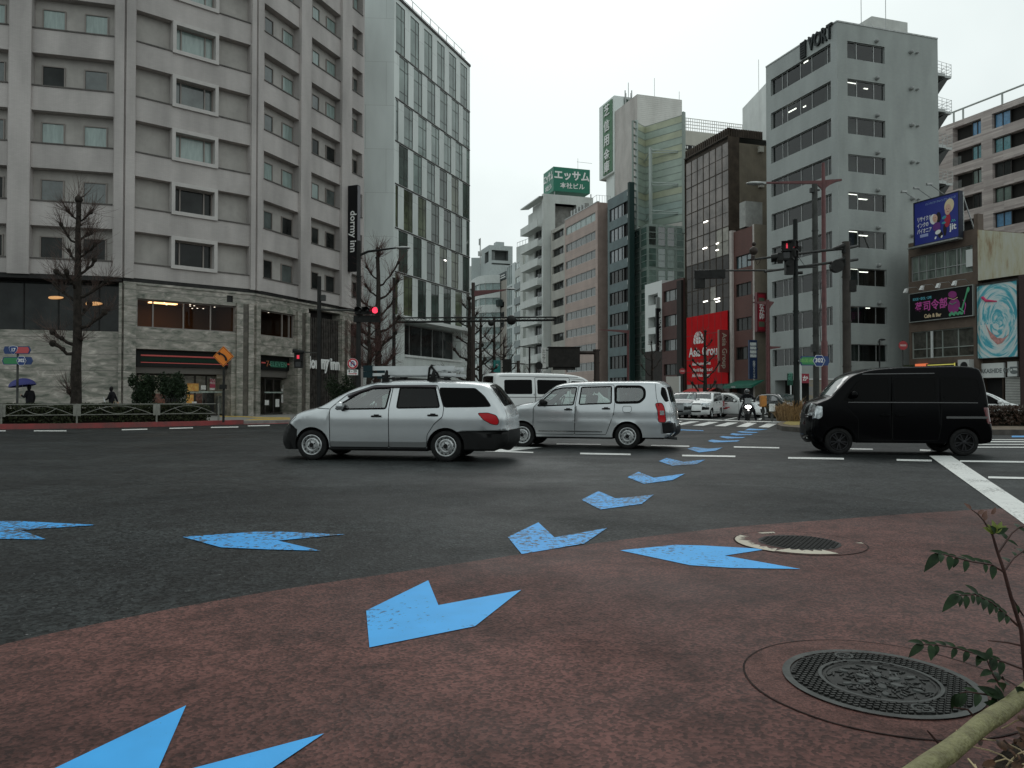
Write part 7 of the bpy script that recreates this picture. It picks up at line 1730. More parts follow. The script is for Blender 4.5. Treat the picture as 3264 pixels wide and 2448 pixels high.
c=at(1172,990,36.7);vsignal(t,(c.x,c.y,c.z),(-.05,-1),1)
m=MB();m.box(c.x-.72,c.x+.6,c.y+.12,c.y+.2,c.z-.55,c.z-.22);m.box(c.x-.55,c.x-.45,c.y+.05,c.y+.15,c.z-.3,c.z+.1);m.build('signal_back_board',BLACK_METAL,t)
t2=thing('regulation_sign','round red and white no-U-turn sign above a small plate reading 8-20','traffic sign')
c=at(1124,1159,36.3);m=MB();M=Matrix.Translation(c)@ Matrix.Rotation(R(90),4,'X')
m.lathe([(0,.0),(.26,0),(.26,-.02),(0,-.02)],32,M,ms=[0,2,2]);m.lathe([(.25,.003),(.18,.003)],32,M,1)
m.box(-.24,.24,-.03,.03,.004,.007,1,M @ Matrix.Rotation(R(-45),4,'Z'))
m.tube([M @ Vector(q)for q in((-.07,-.12,.01),(-.07,.05,.01),(-.03,.1,.01),(.03,.1,.01),(.07,.05,.01),(.07,-.04,.01))],.022,5,3);m.add([M @ Vector(q)for q in((.0,-.03,.012),(.14,-.03,.012),(.07,-.13,.012))],[(0,1,2)],3)
m.build('sign_disc',[WHITE_SIGN,mat('sign_red',(.50,.02,.035),.5),STEEL,mat('sign_blue',(.015,.05,.22),.5)],t2)
q=at(1124,1187,36.3);m=MB();m.box(q.x-.26,q.x+.26,q.y,q.y+.015,q.z-.13,q.z+.13,0);m.box(q.x-.2,q.x+.2,q.y-.004,q.y,q.z-.085,q.z-.05,1);m.add([(q.x+.14,q.y-.005,q.z-.02),(q.x+.22,q.y-.005,q.z-.067),(q.x+.14,q.y-.005,q.z-.115)],[(0,1,2)],1);o=m.build('plate',[WHITE_SIGN,mat('sign_red',(.5,.02,.035))],t2)
text_obj('lettering','8 - 20',.17,BLACK_SIGN,o,(q.x,q.y-.004,q.z+.05),(1,0,0),ZUP,.002,bold=.004)
m=MB();m.box(c.x-.02,P2.x-.05,c.y+.02,c.y+.06,c.z-.02,c.z+.02);m.box(q.x,P2.x-.05,q.y+.02,q.y+.05,q.z-.02,q.z+.02);m.build('bracket',STEEL,t2)
P3=pole_at(1255,50.0);t=thing('gantry_pole','black pole with a long thin lattice arm reaching right across the street','sign gantry');pole(t,P3,zat(884,50),.12,.11,BLACK_METAL,z0=.13)
m=MB();za,zb=zat(1013,50),zat(1027,50);xe=at(1772,1018,50).x
m.tube([(P3.x,P3.y,za),(xe,P3.y,za+.05)],.05,6);m.tube([(P3.x,P3.y,zb),(xe,P3.y,zb+.15)],.07,6)
k=0;x=P3.x+.3
while x<xe-.4:m.tube([(x,P3.y,zb+.05),(x+.28,P3.y,za)],.02,4);m.tube([(x+.28,P3.y,za),(x+.56,P3.y,zb+.08)],.02,4);x+=.56
m.build('lattice_arm',BLACK_METAL,t)
m=MB();c=at(1630,1020,49.8);m.sphere(c,.33,0,14,10);c2=at(1565,1030,49.8);m.sphere(c2,.2,0,10,8);m.build('sensor',BLACK_METAL,t,smooth=50)
P4=pole_at(1508,55.0);t=thing('street_lamp','dark lamp post with long maroon arm among the street trees left of centre','street lamp');pole(t,P4,zat(900,55),.16,.13,BROWN_METAL,z0=.13)
m=MB();m.add([Vector(q)for q in((P4.x,P4.y-.1,zat(945,55)),(P4.x,P4.y-.1,zat(926,55)),(P4.x+2.4,P4.y-.3,zat(923,55)),(P4.x+2.4,P4.y-.3,zat(926,55)),(P4.x,P4.y+.1,zat(945,55)),(P4.x,P4.y+.1,zat(926,55)),(P4.x+2.4,P4.y-.15,zat(923,55)),(P4.x+2.4,P4.y-.15,zat(926,55)))],[(0,1,2,3),(7,6,5,4),(1,5,6,2),(0,3,7,4)]);m.build('arm',MAROON,t)
m=MB();m.sphere((P4.x+2.75,P4.y-.25,zat(922,55)),.14,0,12,8,(2.6,1.3,.6));m.build('lamp_head',STEEL,t,smooth=50)
P5=pole_at(1902,52.0);t=thing('message_board','large dark road message board seen from behind hanging from a thick brown arm','road sign');pole(t,P5,zat(1116,52),.21,.19,BROWN_METAL)
m=MB();m.cyl((P5.x,P5.y,zat(1116,52)-.05),(P5.x,P5.y,zat(1116,52)+.05),.26,n=16);m.build('pole_cap',BROWN_METAL,t)
z=zat(1124,52);m=MB();x0=at(1760,1124,52).x;m.tube([(P5.x+.1,P5.y,z),(x0,P5.y,z)],.13,10);m.build('arm',BROWN_METAL,t)
x0,x1=at(1748,1124,51.5).x,at(1848,1124,51.5).x;m=MB();m.box(x0,x1,51.3,51.75,zat(1172,52),zat(1110,52));m.box(x0-.06,x1+.06,51.2,51.8,zat(1110,52),zat(1107,52));m.box(x0+.3,x1-.3,51.4,51.6,zat(1180,52),zat(1172,52));m.build('board',mat('board_back',(.02,.018,.016),.5,var=.3),t,bevel=.03)
for u,v,lb,D in((1698,1168,'left',60),(1714,1163,'x',58)):pass
P6=pole_at(1688,62.0);t=thing('street_lamp','thin dark pole with a short cross arm in front of the white balcony tower','street lamp');pole(t,P6,zat(1105,62),.08,.07,BLACK_METAL);m=MB();m.tube([(P6.x-.9,P6.y,zat(1104,62)),(P6.x+.5,P6.y,zat(1109,62))],.04,5);m.build('arm',BLACK_METAL,t)
P7=pole_at(1652,58.0);t=thing('signal_pole','dark pole with a square back of a sign board left of the white balcony tower','pole');pole(t,P7,zat(1150,58),.14,.12,BROWN_METAL);m=MB();m.tube([(P7.x,P7.y,zat(1158,58)),(P7.x-.8,P7.y,zat(1158,58)),(P7.x+.5,P7.y,zat(1160,58))],.05,5);m.box(at(1602,1160,57.8).x,at(1631,1160,57.8).x,57.7,57.9,zat(1186,58),zat(1145,58));m.build('board',mat('board_back',(.02,.018,.016)),t)
t=thing('round_sign','small dark round traffic sign over the white van roof','traffic sign');p=at(1718,1165,56);m=MB();m.cyl((p.x,p.y,p.z),(p.x,p.y+.05,p.z),.28,n=20);m.build('disc',BLACK_METAL,t);m=MB();m.cyl((p.x,p.y+.08,0),(p.x,p.y+.08,p.z+.2),.04,n=8);m.tube([(p.x-.1,p.y+.05,p.z-.25),(p.x+.7,p.y+.05,p.z-.22)],.04,5);m.build('pole',BLACK_METAL,t)
t=thing('green_sign','teal green station sign among the street trees','sign');p=at(1584,1166,62);m=MB();m.box(p.x-.28,p.x+.28,p.y,p.y+.15,p.z-.65,p.z+.45);m.build('panel',mat('teal_sign',(.01,.19,.17),.5),t);text_obj('lettering','P',.5,WHITE_SIGN,t,(p.x,p.y-.01,p.z-.05),(1,0,0),ZUP,.005);m=MB();m.cyl((p.x+.33,p.y+.1,.1),(p.x+.33,p.y+.1,p.z+.5),.05,n=8);m.build('pole',STEEL,t)
t=thing('no_entry_sign','round dull red sign just left of the white van roof','traffic sign');p=at(1576,1205,40);m=MB();m.cyl((p.x,p.y,p.z),(p.x,p.y+.03,p.z),.30,n=24);m.build('disc',mat('dull_sign_red',(.25,.02,.04),.5),t);m=MB();m.cyl((p.x,p.y+.06,0),(p.x,p.y+.06,p.z+.3),.04,n=8);m.build('pole',GREYPOLE,t)
t=thing('hoarding','plain pale hoarding panel standing behind the street trees','panel');m=MB();p=at(1545,1190,70);m.box(p.x-.5,p.x+.5,p.y,p.y+.1,zat(1190,70),zat(1166,70));m.build('panel',WHITE_PAINT,t);m=MB();m.box(p.x-.5,p.x-.42,p.y+.11,p.y+.2,.1,zat(1190,70));m.box(p.x+.42,p.x+.5,p.y+.11,p.y+.2,.1,zat(1190,70));m.build('leg',STEEL,t)
P9=pole_at(2539,33.5);sg9=thing('signal_pole','black pole on the island tip carrying the pedestrian signals','pole');t=sg9;pole(t,P9,zat(697,33.5),.125,.10,GREENBLK,z0=.17)
c=at(2513,800,33.2)
def pedsig(t,c,d,red=True,name='pedestrian_signal'):
    d=Vector((d[0],d[1],0)).normalized();x=Vector((-d.y,d.x,0));M=Matrix(((x.x,d.x,0,c[0]),(x.y,d.y,0,c[1]),(0,0,1,c[2]),(0,0,0,1)))
    m=MB();m.box(-.2,.2,-.22,0,-.42,.42,0,M)
    for z in(.06,-.36):m.box(-.23,.23,0,.16,z+.32,z+.35,0,M);m.box(-.23,-.2,0,.14,z+.02,z+.32,0,M);m.box(.2,.23,0,.14,z+.02,z+.32,0,M)
    o=m.build(name,BLACK_METAL,t)
    m=MB();m.box(-.035,.035,0,.012,.1,.26,0,M);m.sphere(M @ Vector((0,.01,.29)),.03,0,8,6);m.build('red_man',mat('dim_red_figure',(.6,.03,.05)),o);m=MB();m.box(-.15,.15,0,.01,-.34,-.06,0,M);m.build('unlit_light',LENS_OFF,o)
pedsig(t,(c.x-.10,c.y-.1,c.z),(-.35,-1));pedsig(t,(c.x+.22,c.y-.05,c.z+.05),(.9,-.6))
vsignal(t,(c.x-.28,c.y+.25,c.z-.28),(-1,.35),2,.95,.32,lens=mat('dim_red_lens',(.1,.01,.01),.3))
m=MB();c2=at(2512,842,33.2);m.cyl((c2.x,c2.y-.05,c2.z),(c2.x-.05,c2.y-.3,c2.z),.10,.13,12);m.box(c2.x-.1,c2.x+.25,c2.y-.05,c2.y+.2,c2.z-.45,c2.z+.2);m.build('lower_signal',BLACK_METAL,t);m=MB();m.sphere((c2.x-.02,c2.y-.1,c2.z-.02),.04);m.build('green_light',LENS_G,t)
m=MB();m.box(P9.x+.1,P9.x+.45,P9.y-.02,P9.y+.02,zat(850,33.5),zat(846,33.5));m.tube([(P9.x+.1,P9.y,zat(815,33.5)),(P9.x+.42,P9.y,zat(847,33.5))],.012,4);m.box(P9.x+.1,P9.x+.25,P9.y-.08,P9.y+.08,zat(800,33.5),zat(784,33.5));m.cyl((P9.x-.2,P9.y,zat(870,33.5)),(P9.x+.3,P9.y,zat(868,33.5)),.07,n=10);m.build('bracket',BLACK_METAL,t)
def route_sign(label,c,hw,hh,num,jp,tone='green',shield=False,mirror=False):
    """arrow-shaped route sign facing the camera, centred at c"""
    t=thing('route_sign',label,'road sign');X,Y,Z=c
    m=MB();pts=[(-hw,0),(-hw*.9,-hh),(hw*.88,-hh),(hw,0),(hw*.88,hh),(-hw*.9,hh)]
    m.prism([(X+a,Y,Z+b)for a,b in pts],(0,.04,0));m.build('plate',mat('sign_navy',(.012,.04,.15),.45),t)
    tn=mat('sign_green',(.03,.22,.08),.45)if tone=='green' else mat('sign_pinkish_red',(.50,.07,.08),.45)
    gp=[(-hw*.93,0),(-hw*.84,-hh*.82),(hw*.2,-hh*.82),(hw*.2,hh*.82),(-hw*.84,hh*.82)]
    if mirror:gp=[(-a*.98,b)for a,b in gp]
    m=MB();m.prism([(X+a,Y-.002,Z+b)for a,b in gp],(0,-.006,0));m.build('name_field',tn,t)
    sx_=hw*(.28 if not mirror else-.25)
    if shield:sp=[(-.8,.85),(0,1.0),(.8,.85),(1.0,.45),(.75,-.25),(0,-1.05),(-.75,-.25),(-1.0,.45)]
    else:sp=[(-.55,1),(.55,1),(1.1,0),(.55,-1),(-.55,-1),(-1.1,0)]
    k=hh*1.12
    m=MB();m.prism([(X+sx_+a*k*1.08,Y-.009,Z+b*k*1.08)for a,b in sp],(0,-.006,0),0);m.prism([(X+sx_+a*k,Y-.016,Z+b*k)for a,b in sp],(0,-.006,0),1);m.build('route_badge',[WHITE_SIGN,mat('badge_blue',(.012,.045,.19),.45)],t)
    text_obj('lettering',num,hh*1.25,WHITE_SIGN,t,(X+sx_,Y-.024,Z+hh*.05),(1,0,0),ZUP,.002,bold=.006,sx=.95)
    if jp:text_obj('lettering',jp,hh*.95,mat('sign_pale_green',(.22,.48,.12)if tone=='green' else(.6,.2,.18),.5),t,(X+(-hw*.42 if not mirror else hw*.5),Y-.009,Z),(1,0,0),ZUP,.002)
    return t
c=at(2597,1150,33.2);t=route_sign('green and blue arrow-shaped route sign 302 on the black island pole',(c.x,c.y,c.z),.66,.205,'302','靖国通り');m=MB();m.box(P9.x,P9.x+1.0,c.y+.04,c.y+.08,c.z-.02,c.z+.02);m.build('bracket',STEEL,t)
PG=pole_at(2701,40.0);t=thing('signal_gantry','thick brown pole with two long horizontal arms reaching left above the junction','signal gantry');pole(t,PG,zat(769,40),.22,.20,mat('brown_grey_pole',(.05,.043,.038),.55,var=.2,vscale=2),z0=0,n=20)
m=MB();L=lambda u,v,D:at(u,v,D)
pa=[L(2733,784,40.4),L(2700,791,40),L(2640,797,39.6),L(2385,829,38.5)];pb=[L(2733,827,40.4),L(2700,832,40),L(2640,838,39.6),L(2420,862,38.7),L(2215,862,37.8)]
m.tube(pa,[.075,.09,.075,.055],10);m.tube([L(2733,827,40.4),L(2700,832,40),L(2640,838,39.6),L(2437,866,38.7)],[.075,.09,.075,.06],10);m.tube([L(2600,850,39.4),L(2440,862,38.8),L(2215,863,37.8)],[.05,.05,.04],8)
m.build('arm',mat('galvanised_dark',(.05,.05,.048),.45,metal=.4,var=.3),t,smooth=50)
m=MB();m.tube([L(2655,795,39.7),L(2688,783,39.9),L(2690,806,39.9)],[.08,.16,.12],8);m.tube([L(2655,838,39.7),L(2688,826,39.9),L(2690,848,39.9)],[.08,.16,.12],8);m.build('clamp',BLACK_METAL,t);m=MB();q=L(2668,848,39.5);m.cyl((q.x,q.y-.1,q.z),(q.x,q.y+.2,q.z),.34,n=18);m.build('round_fitting',BLACK_METAL,t);m=MB();m.box(PG.x+.1,PG.x+.45,39.8,40.1,zat(930,40),zat(893,40));m.build('control_box',BLACK_METAL,t)
m=MB();q=L(2402,800,38.4);m.sphere(q,.21,0,14,10,(1.05,1,1));m.sphere(L(2403,778,38.4),.11,0,12,8);m.cyl(L(2400,815,38.4),L(2400,829,38.4),.1,n=10);m.tube([L(2408,829,38.4),L(2414,845,38.4),L(2420,838,38.4),L(2424,828,38.4)],.015,4);m.build('camera_unit',BROWN_METAL,t,smooth=50)
q=L(2262,875,37.6);vsignal(t,(q.x,q.y,q.z),(.2,1),9,1.5,.42);m=MB();x0=L(2214,900,37.7).x;m.box(x0,x0+.5,37.6,37.9,zat(918,37.7),zat(888,37.7));m.build('signal_box',BLACK_METAL,t)
PP=pole_at(2602,42.0);t=thing('utility_pole','tall dark grey concrete pole between the black island pole and the maroon lamp post','pole');pole(t,PP,zat(584,42),.17,.15,GREYPOLE)
m=MB();m.box(PP.x-.3,PP.x-.12,41.8,42,zat(612,42),zat(598,42));m.box(PP.x+.12,PP.x+.25,41.9,42,zat(606,42),zat(601,42));m.tube([(PP.x+.2,41.8,zat(900,42)),(PP.x+.24,41.8,zat(960,42)),(PP.x+.14,41.85,zat(1010,42)),(PP.x+.2,41.8,zat(1090,42))],.02,5)
m.build('cable',DARK_GREY,t);m=MB()
for v in(940,1000,1040,1072):m.cyl((PP.x,PP.y,zat(v,42)),(PP.x,PP.y,zat(v-3,42)),.185,n=16)
m.build('clamp_band',DARK_GREY,t);m=MB();m.box(PP.x-.32,PP.x-.1,41.7,41.95,zat(1122,42),zat(1098,42));m.build('control_box',DARK_GREY,t)
PM=pole_at(2629,43.5);t=thing('street_lamp','tall maroon lamp post with forked top and long lamp arm to the left','street lamp');m=MB();D=43.5
m.tube([(PM.x,PM.y,0),(PM.x,PM.y,zat(1090,D)),(PM.x,PM.y,zat(1085,D)),(PM.x+.02,PM.y,zat(620,D)),(PM.x+.02,PM.y,zat(515,D))],[.19,.18,.14,.12,.09],14);m.build('pole',MAROON,t,smooth=40)
m=MB();xl,xr=at(2440,570,D).x,at(2682,568,D).x;zt_=zat(567,D)
def flange(pts):m.prism([(a,D-.06,b)for a,b in pts],(0,.12,0))
flange([(xl,zat(582,D)),(PM.x,zat(583,D)),(PM.x,zat(572,D)),(xl,zat(577,D))]);flange([(PM.x,zat(583,D)),(xr,zat(573,D)),(xr,zt_),(PM.x,zat(571,D))])
flange([(PM.x,zat(582,D)),(PM.x,zat(612,D)),(PM.x+.18,zat(594,D)),(PM.x+.42,zat(585,D)),(PM.x+.75,zat(577,D))]);flange([(PM.x-.6,zat(582.5,D)),(PM.x-.3,zat(588,D)),(PM.x-.12,zat(598,D)),(PM.x,zat(612,D)),(PM.x,zat(582,D))]);m.build('arm',MAROON,t)
m=MB();m.sphere((xl-.55,D,zat(581,D)),.14,0,14,8,(4.2,1.4,.8));m.box(xl-.3,xl,D-.12,D+.12,zat(584,D),zat(577,D));m.build('lamp_head',STEEL,t,smooth=50)
PN=pole_at(2449,66.0);t=thing('street_lamp','maroon lamp post with flat T-shaped arms in front of the red restaurant sign','street lamp');D=66;pole(t,PN,zat(955,D),.2,.15,MAROON)
m=MB()
def fl2(pts,D):m.prism([(at(u,v,D).x,D-.06,at(u,v,D).z)for u,v in pts],(0,.12,0))
fl2([(2400,962),(2450,960),(2466,962),(2466,966),(2458,975),(2452,985),(2446,985),(2440,971),(2402,966)],D);fl2([(2440,1103),(2490,1105),(2484,1109),(2458,1113),(2446,1112)],D);m.build('arm',MAROON,t)
t=thing('street_lamp','slim dull maroon lamp arm in front of the pink and teal buildings','street lamp');D=70;PQ=pole_at(2002,D);pole(t,PQ,zat(1052,D),.12,.1,MAROON);m=MB();fl2([(1908,1050),(1960,1051),(2006,1053),(2006,1063),(1990,1061),(1950,1056),(1908,1052)],D);m.build('arm',MAROON,t)
t=thing('shop_flag_sign','small red restaurant flag sign on a white post beside the island pole','sign');D=55;c=at(2566,1206,D);m=MB();m.box(c.x-.3,c.x+.3,D,D+.1,zat(1221,D),zat(1191,D));m.build('panel',mat('crimson_flag',(.25,.012,.03),.5),t);text_obj('lettering','か',.42,WHITE_SIGN,t,(c.x+.02,D-.005,c.z-.02),(1,0,0),ZUP,.004,bold=.01);m=MB();m.cyl((at(2553,1200,D).x,D+.05,0),(at(2553,1200,D).x,D+.05,zat(1160,D)),.07,n=8);m.build('pole',WHITE_PAINT,t)
t=thing('shop_flag_sign','small dark green sign on a white post left of the island pole','sign');c=at(2519,1205,D);m=MB();m.box(c.x-.2,c.x+.2,D,D+.1,zat(1228,D),zat(1190,D));m.build('panel',mat('deep_green_flag',(.015,.06,.04),.5),t);text_obj('lettering','酒\n処',.34,mat('pale_green_letter',(.12,.36,.26)),t,(c.x,D-.005,c.z+.1),(1,0,0),ZUP,.004,line=.9);m=MB();m.cyl((at(2521,1240,D).x,D+.02,0),(at(2521,1240,D).x,D+.02,zat(1228,D)),.05,n=8);m.build('pole',WHITE_PAINT,t)
t=thing('shop_hoarding','blue and tan painted shop shutter panel behind the grey pole','panel');D=60;x0,x1=at(2580,1230,D).x,at(2665,1230,D).x;m=MB();m.box(x0,x1,D,D+.1,.2,zat(1210,D),0);m.box(x0,x1,D-.06,D+.12,zat(1210,D),zat(1207,D),1);m.build('panel',[mat('blue_tan_panel',(.19,.21,.25),.6,var=.3,vscale=1.5,vstretch=(.3,.3,2),col2=(.30,.23,.12)),WHITE_SIGN],t)
t=thing('round_sign','round red stop-like sign in front of the grey office block side wall','traffic sign');c=at(2879,1101,60);m=MB();m.cyl((c.x,c.y,c.z),(c.x,c.y+.04,c.z),.36,n=24,m=0);m.box(c.x-.24,c.x+.24,c.y-.006,c.y,c.z-.07,c.z+.08,1);m.build('disc',[mat('sign_red_dull',(.36,.03,.035),.5),mat('sign_pale_red',(.55,.35,.33),.5)],t);m=MB();m.cyl((c.x,c.y+.08,0),(c.x,c.y+.08,c.z+.4),.05,n=8);m.build('pole',GREYPOLE,t)
t=thing('round_sign','round dull red sign beside the left edge of the red advertisement','traffic sign');c=at(2175,1183,68);m=MB();m.cyl((c.x,c.y,c.z),(c.x,c.y+.04,c.z),.27,n=24,m=0);m.box(c.x-.18,c.x+.18,c.y-.006,c.y,c.z-.05,c.z+.06,1);m.build('disc',[mat('sign_red_dull',(.36,.03,.035)),mat('sign_pale_red',(.55,.35,.33))],t);m=MB();m.cyl((c.x,c.y+.08,0),(c.x,c.y+.08,c.z+.4),.05,n=8);m.build('pole',GREYPOLE,t)
t=thing('security_light','dark lamp head on a thin pole in front of the grey block side wall','lamp');c=at(2803,1085,50);m=MB();m.cyl((c.x,c.y,0),(c.x,c.y,c.z),.045,n=8);m.build('pole',BLACK_METAL,t);m=MB();m.sphere((c.x+.18,c.y,c.z+.05),.1,0,12,8,(2.4,1.3,.7));m.build('lamp_head',BLACK_METAL,t,smooth=50)
t=thing('hoarding','beige upright board behind the tail of the boxy silver estate','panel');D=58;x0,x1=at(2124,1230,D).x,at(2164,1230,D).x;m=MB();m.box(x0,x1,D,D+.1,.1,zat(1200,D));m.build('panel',mat('beige_board',(.42,.40,.36),.6),t);m=MB();m.box(x1+.002,x1+.12,D-.02,D+.12,0,zat(1199,D));m.build('post',WHITE_PAINT,t)
t=thing('parking_meter_box','orange upright box standing between the white taxi and the dark car','utility box');D=42;c=at(2435,1280,D);m=MB();m.box(c.x-.16,c.x+.16,D,D+.3,zat(1297,D),zat(1261,D));m.build('cabinet',mat('orange_cabinet',(.50,.20,.035),.5,var=.1),t,bevel=.02);m=MB();m.box(c.x-.06,c.x+.06,D+.1,D+.2,0,zat(1297,D));m.build('post',GREYPOLE,t)
t=thing('white_cabinet','small white cabinet on the island right of the orange box','utility box');c=at(2464,1299,38);m=MB();m.box(c.x-.11,c.x+.11,38,38.25,zat(1311,38),zat(1287,38));m.build('cabinet',WHITE_PAINT,t);m=MB();m.box(c.x-.05,c.x+.05,38.1,38.2,0,zat(1311,38));m.build('post',GREYPOLE,t)
for k in range(4):
    t=thing('traffic_post',['leftmost','second','third','rightmost'][k]+' slim red marker post in front of the white taxi','bollard');t['group']='red marker posts by the taxi';p=gnd(2316+k*11,1314);m=MB();m.cyl((p.x,p.y,0),(p.x,p.y,.75),.045,.035,10,0);m.cyl((p.x,p.y,0),(p.x,p.y,.05),.11,.1,12,0);m.build('post',mat('marker_red',(.45,.05,.05),.5),t);m=MB();m.cyl((p.x,p.y,.45),(p.x,p.y,.52),.047,n=10);m.build('reflector_band',WHITE_SIGN,t)
c=at(54,1116,31.0);PS_=pole_at(55,31.1);t=route_sign('red and blue route sign 17 above the green one at the left edge',(c.x,c.y,c.z),.56,.155,'17',None,'red',True,True)
c=at(55,1150,31.0);t=route_sign('green and blue route sign 302 below the red one at the left edge',(c.x,c.y,c.z),.63,.155,'302',None,'green')
t=thing('sign_post','grey post holding the two route signs at the left edge','post');m=MB();m.cyl((PS_.x,PS_.y,.1),(PS_.x,PS_.y,zat(1108,31)),.045,n=10);m.build('post',GREYPOLE,t)
D=33.2;c=at(712,1136,D);t=thing('warning_sign','orange diamond warning sign with a black arrow bending left','traffic sign');h=33/FPX*D;Mz=Matrix.Translation(c)@ Matrix.Rotation(R(90),4,'X')@ Matrix.Rotation(R(45),4,'Z');q=h/math.sqrt(2);m=MB()
m.box(-q,q,-q,q,-.02,0,0,Mz);a_,b_=q*.93,q*.88
for s in((-a_,a_,-a_,-b_),(-a_,a_,b_,a_),(-a_,-b_,-b_,b_),(b_,a_,-b_,b_)):m.box(*s,.001,.004,1,Mz)
k=h/33
arc=[(c.x+x*k,c.y-.012,c.z+y*k)for x,y in((10,-14),(8,-5),(3,2),(-4,7),(-10,9))]
m.tube(arc,[.055,.052,.05,.045,.045],4,1);m.add([(c.x+x*k,c.y-.03,c.z+y*k)for x,y in((-19,10),(-9,15),(-10,3))],[(0,1,2)],1);m.build('sign_plate',[mat('construction_orange',(.80,.215,.012),.45),BLACK_SIGN,STEEL],t)
m=MB();m.cyl((c.x,c.y+.06,.13),(c.x,c.y+.06,c.z+h*.8),.05,n=10);m.box(c.x-.14,c.x+.12,c.y-.08,c.y+.1,zat(1240,D),zat(1226,D));m.build('post',BLACK_METAL,t)
FL=Fac(gnd(2,1358),gnd(707,1347));A_=pole_at(2,29.9);B_=pole_at(697,34.3);FN=Fac((A_.x,A_.y),(B_.x,B_.y));GALV=mat('dull_fence_steel',(.20,.20,.175),.45,metal=.5,var=.25,vscale=4)
t=thing('arched_fence','low steel guard fence with arched bars in front of the hedge on the left','fence');posts=[FN.s(u)for u in(-240,5,246,500,697)]
for i in range(4):
    a0,a1=posts[i]+.12,posts[i+1]-.12;m=MB();w=a1-a0
    m.tube([FN.P(a0,.93),FN.P(a1,.93)],.024,6);m.tube([FN.P(a0,.50),FN.P(a1,.50)],.020,6)
    m.tube([FN.P(a0+w*(.02+.96*k/16),.50+.36*math.sin(math.pi*k/16))for k in range(17)],.014,5);m.tube([FN.P(a0+w*(.25+.5*k/16),.78-.25*math.sin(math.pi*k/16))for k in range(17)],.014,5);m.build('arched_panel',GALV,t)
for s in posts:
    m=MB();m.cyl(FN.P(s,.1),FN.P(s,.96),.04,n=10);m.box(-.14,.14,-.02,.02,.45,.95,0,Matrix.Translation(FN.P(s,0))@ Matrix.Rotation(math.atan2(FN.d.y,FN.d.x),4,'Z'))if s !=posts[-1]else None;m.build('post',GALV,t)
# ================= trees, shrubs, planter =================
BARK=mat('dark_bark',(.030,.025,.021),.9,var=.45,vscale=6,bump=.6,bscale=18);TWIG=mat('brown_twigs',(.075,.045,.036),.85,var=.3,vscale=4);TWIGR=mat('reddish_twigs',(.095,.045,.038),.85,var=.3,vscale=4)
def pruned_tree(label,base,H,r0,limbs,seed,twigs=10,tl=1.0,lean=(0,0),group='bare pruned street trees',tmat=None,trad=.011,z0=.1,top_knob=1.0):
    """limbs: (height fraction, azimuth deg, length, rise)"""
    t=thing('bare_tree',label,'tree');t['group']=group;rg=random.Random(seed)
    P=Vector((base.x,base.y,z0));n=14;pts=[];rad=[]
    for i in range(n+1):
        f=i/n;pts.append(P+Vector((lean[0]*f+rg.uniform(-.03,.03)*(f>0),lean[1]*f,H*f)));rad.append(r0*(1.25 if i==0 else 1.0-.62*f)*rg.uniform(.93,1.08))
    m=MB();m.tube(pts,rad,10);knobs=[(pts[-1],rad[-1]*1.6*top_knob,Vector((0,0,1)))]
    for k in range(9):
        f=rg.uniform(.2,.98);i=min(int(f*n),n-1);c=pts[i].lerp(pts[i+1],f*n-i);a=rg.uniform(0,6.28);q=c+Vector((math.cos(a),math.sin(a),0))*rad[i]*.9;m.sphere(q,rad[i]*.5,0,7,5)
        if rg.random()<.6:knobs.append((q,rad[i]*.4,Vector((math.cos(a),math.sin(a),.5))))
    for(hf,az,ln,rise)in limbs:
        i=min(int(hf*n),n-1);c=pts[i].lerp(pts[i+1],hf*n-i);a=R(az);d=Vector((math.cos(a),math.sin(a),0));lr=min(rad[i]*.42,.055+.035*ln);L=[c]
        for k in range(1,6):f=k/5;L.append(c+d*ln*f+Vector((rg.uniform(-.05,.05)*ln,rg.uniform(-.05,.05)*ln,ln*(rise*f*f+.25*rise*f+rg.uniform(-.05,.05)))))
        m.tube(L,[lr*1.3,lr,lr*.85,lr*.8,lr*.9,lr*1.2],7)
        m.sphere(L[-1],lr*1.75,0,8,6,(1,1,1.1));m.sphere(L[3]+Vector((0,0,lr*.3)),lr*1.3,0,7,5)
        dd_=(L[-1]-L[-2]).normalized();knobs.append((L[-1],lr*1.5,dd_));knobs.append((L[3],lr,(dd_+Vector((0,0,.8))).normalized()))
    m.sphere(pts[-1],rad[-1]*1.7*top_knob,0,9,7);m.build('trunk',BARK,t,smooth=60)
    m=MB()
    for c,kr,d in knobs:
        for k in range(int(twigs*rg.uniform(.6,1.3))):
            v=(d*.8+Vector((rg.gauss(0,.55),rg.gauss(0,.55),rg.gauss(.15,.45)))).normalized();ln=tl*rg.uniform(.35,1.0);p=c+v*kr*.7;L=[p];w=v.copy()
            for s in range(4):w=(w+Vector((rg.gauss(0,.16),rg.gauss(0,.16),rg.gauss(.10,.12)))).normalized();p=p+w*ln/4;L.append(p)
            m.tube(L,[trad,trad*.8,trad*.65,trad*.5,trad*.3],3)
            if rg.random()<.55:
                b=L[2];v2=(w+Vector((rg.gauss(0,.6),rg.gauss(0,.6),rg.gauss(0,.4)))).normalized();m.tube([b,b+v2*ln*.22,b+v2*ln*.42+Vector((0,0,.04))],[trad*.6,trad*.45,trad*.25],3)
    m.build('crown',tmat or TWIG,t,fix=False)
    return t
L1=[(.105,175,.35,.8),(.30,200,.0+.9,.45),(.42,10,1.1,.55),(.34,190,1.0,.55),(.55,170,1.2,.5),(.56,5,1.25,.45),(.64,185,.95,.3),(.66,15,.7,.8),(.72,165,.55,.8),(.74,350,.8,.5),(.80,180,.75,.9),(.82,20,.5,.6),(.90,15,.5,.7),(.91,190,.4,.7),(.48,90,1.0,.5),(.60,270,.9,.5)]
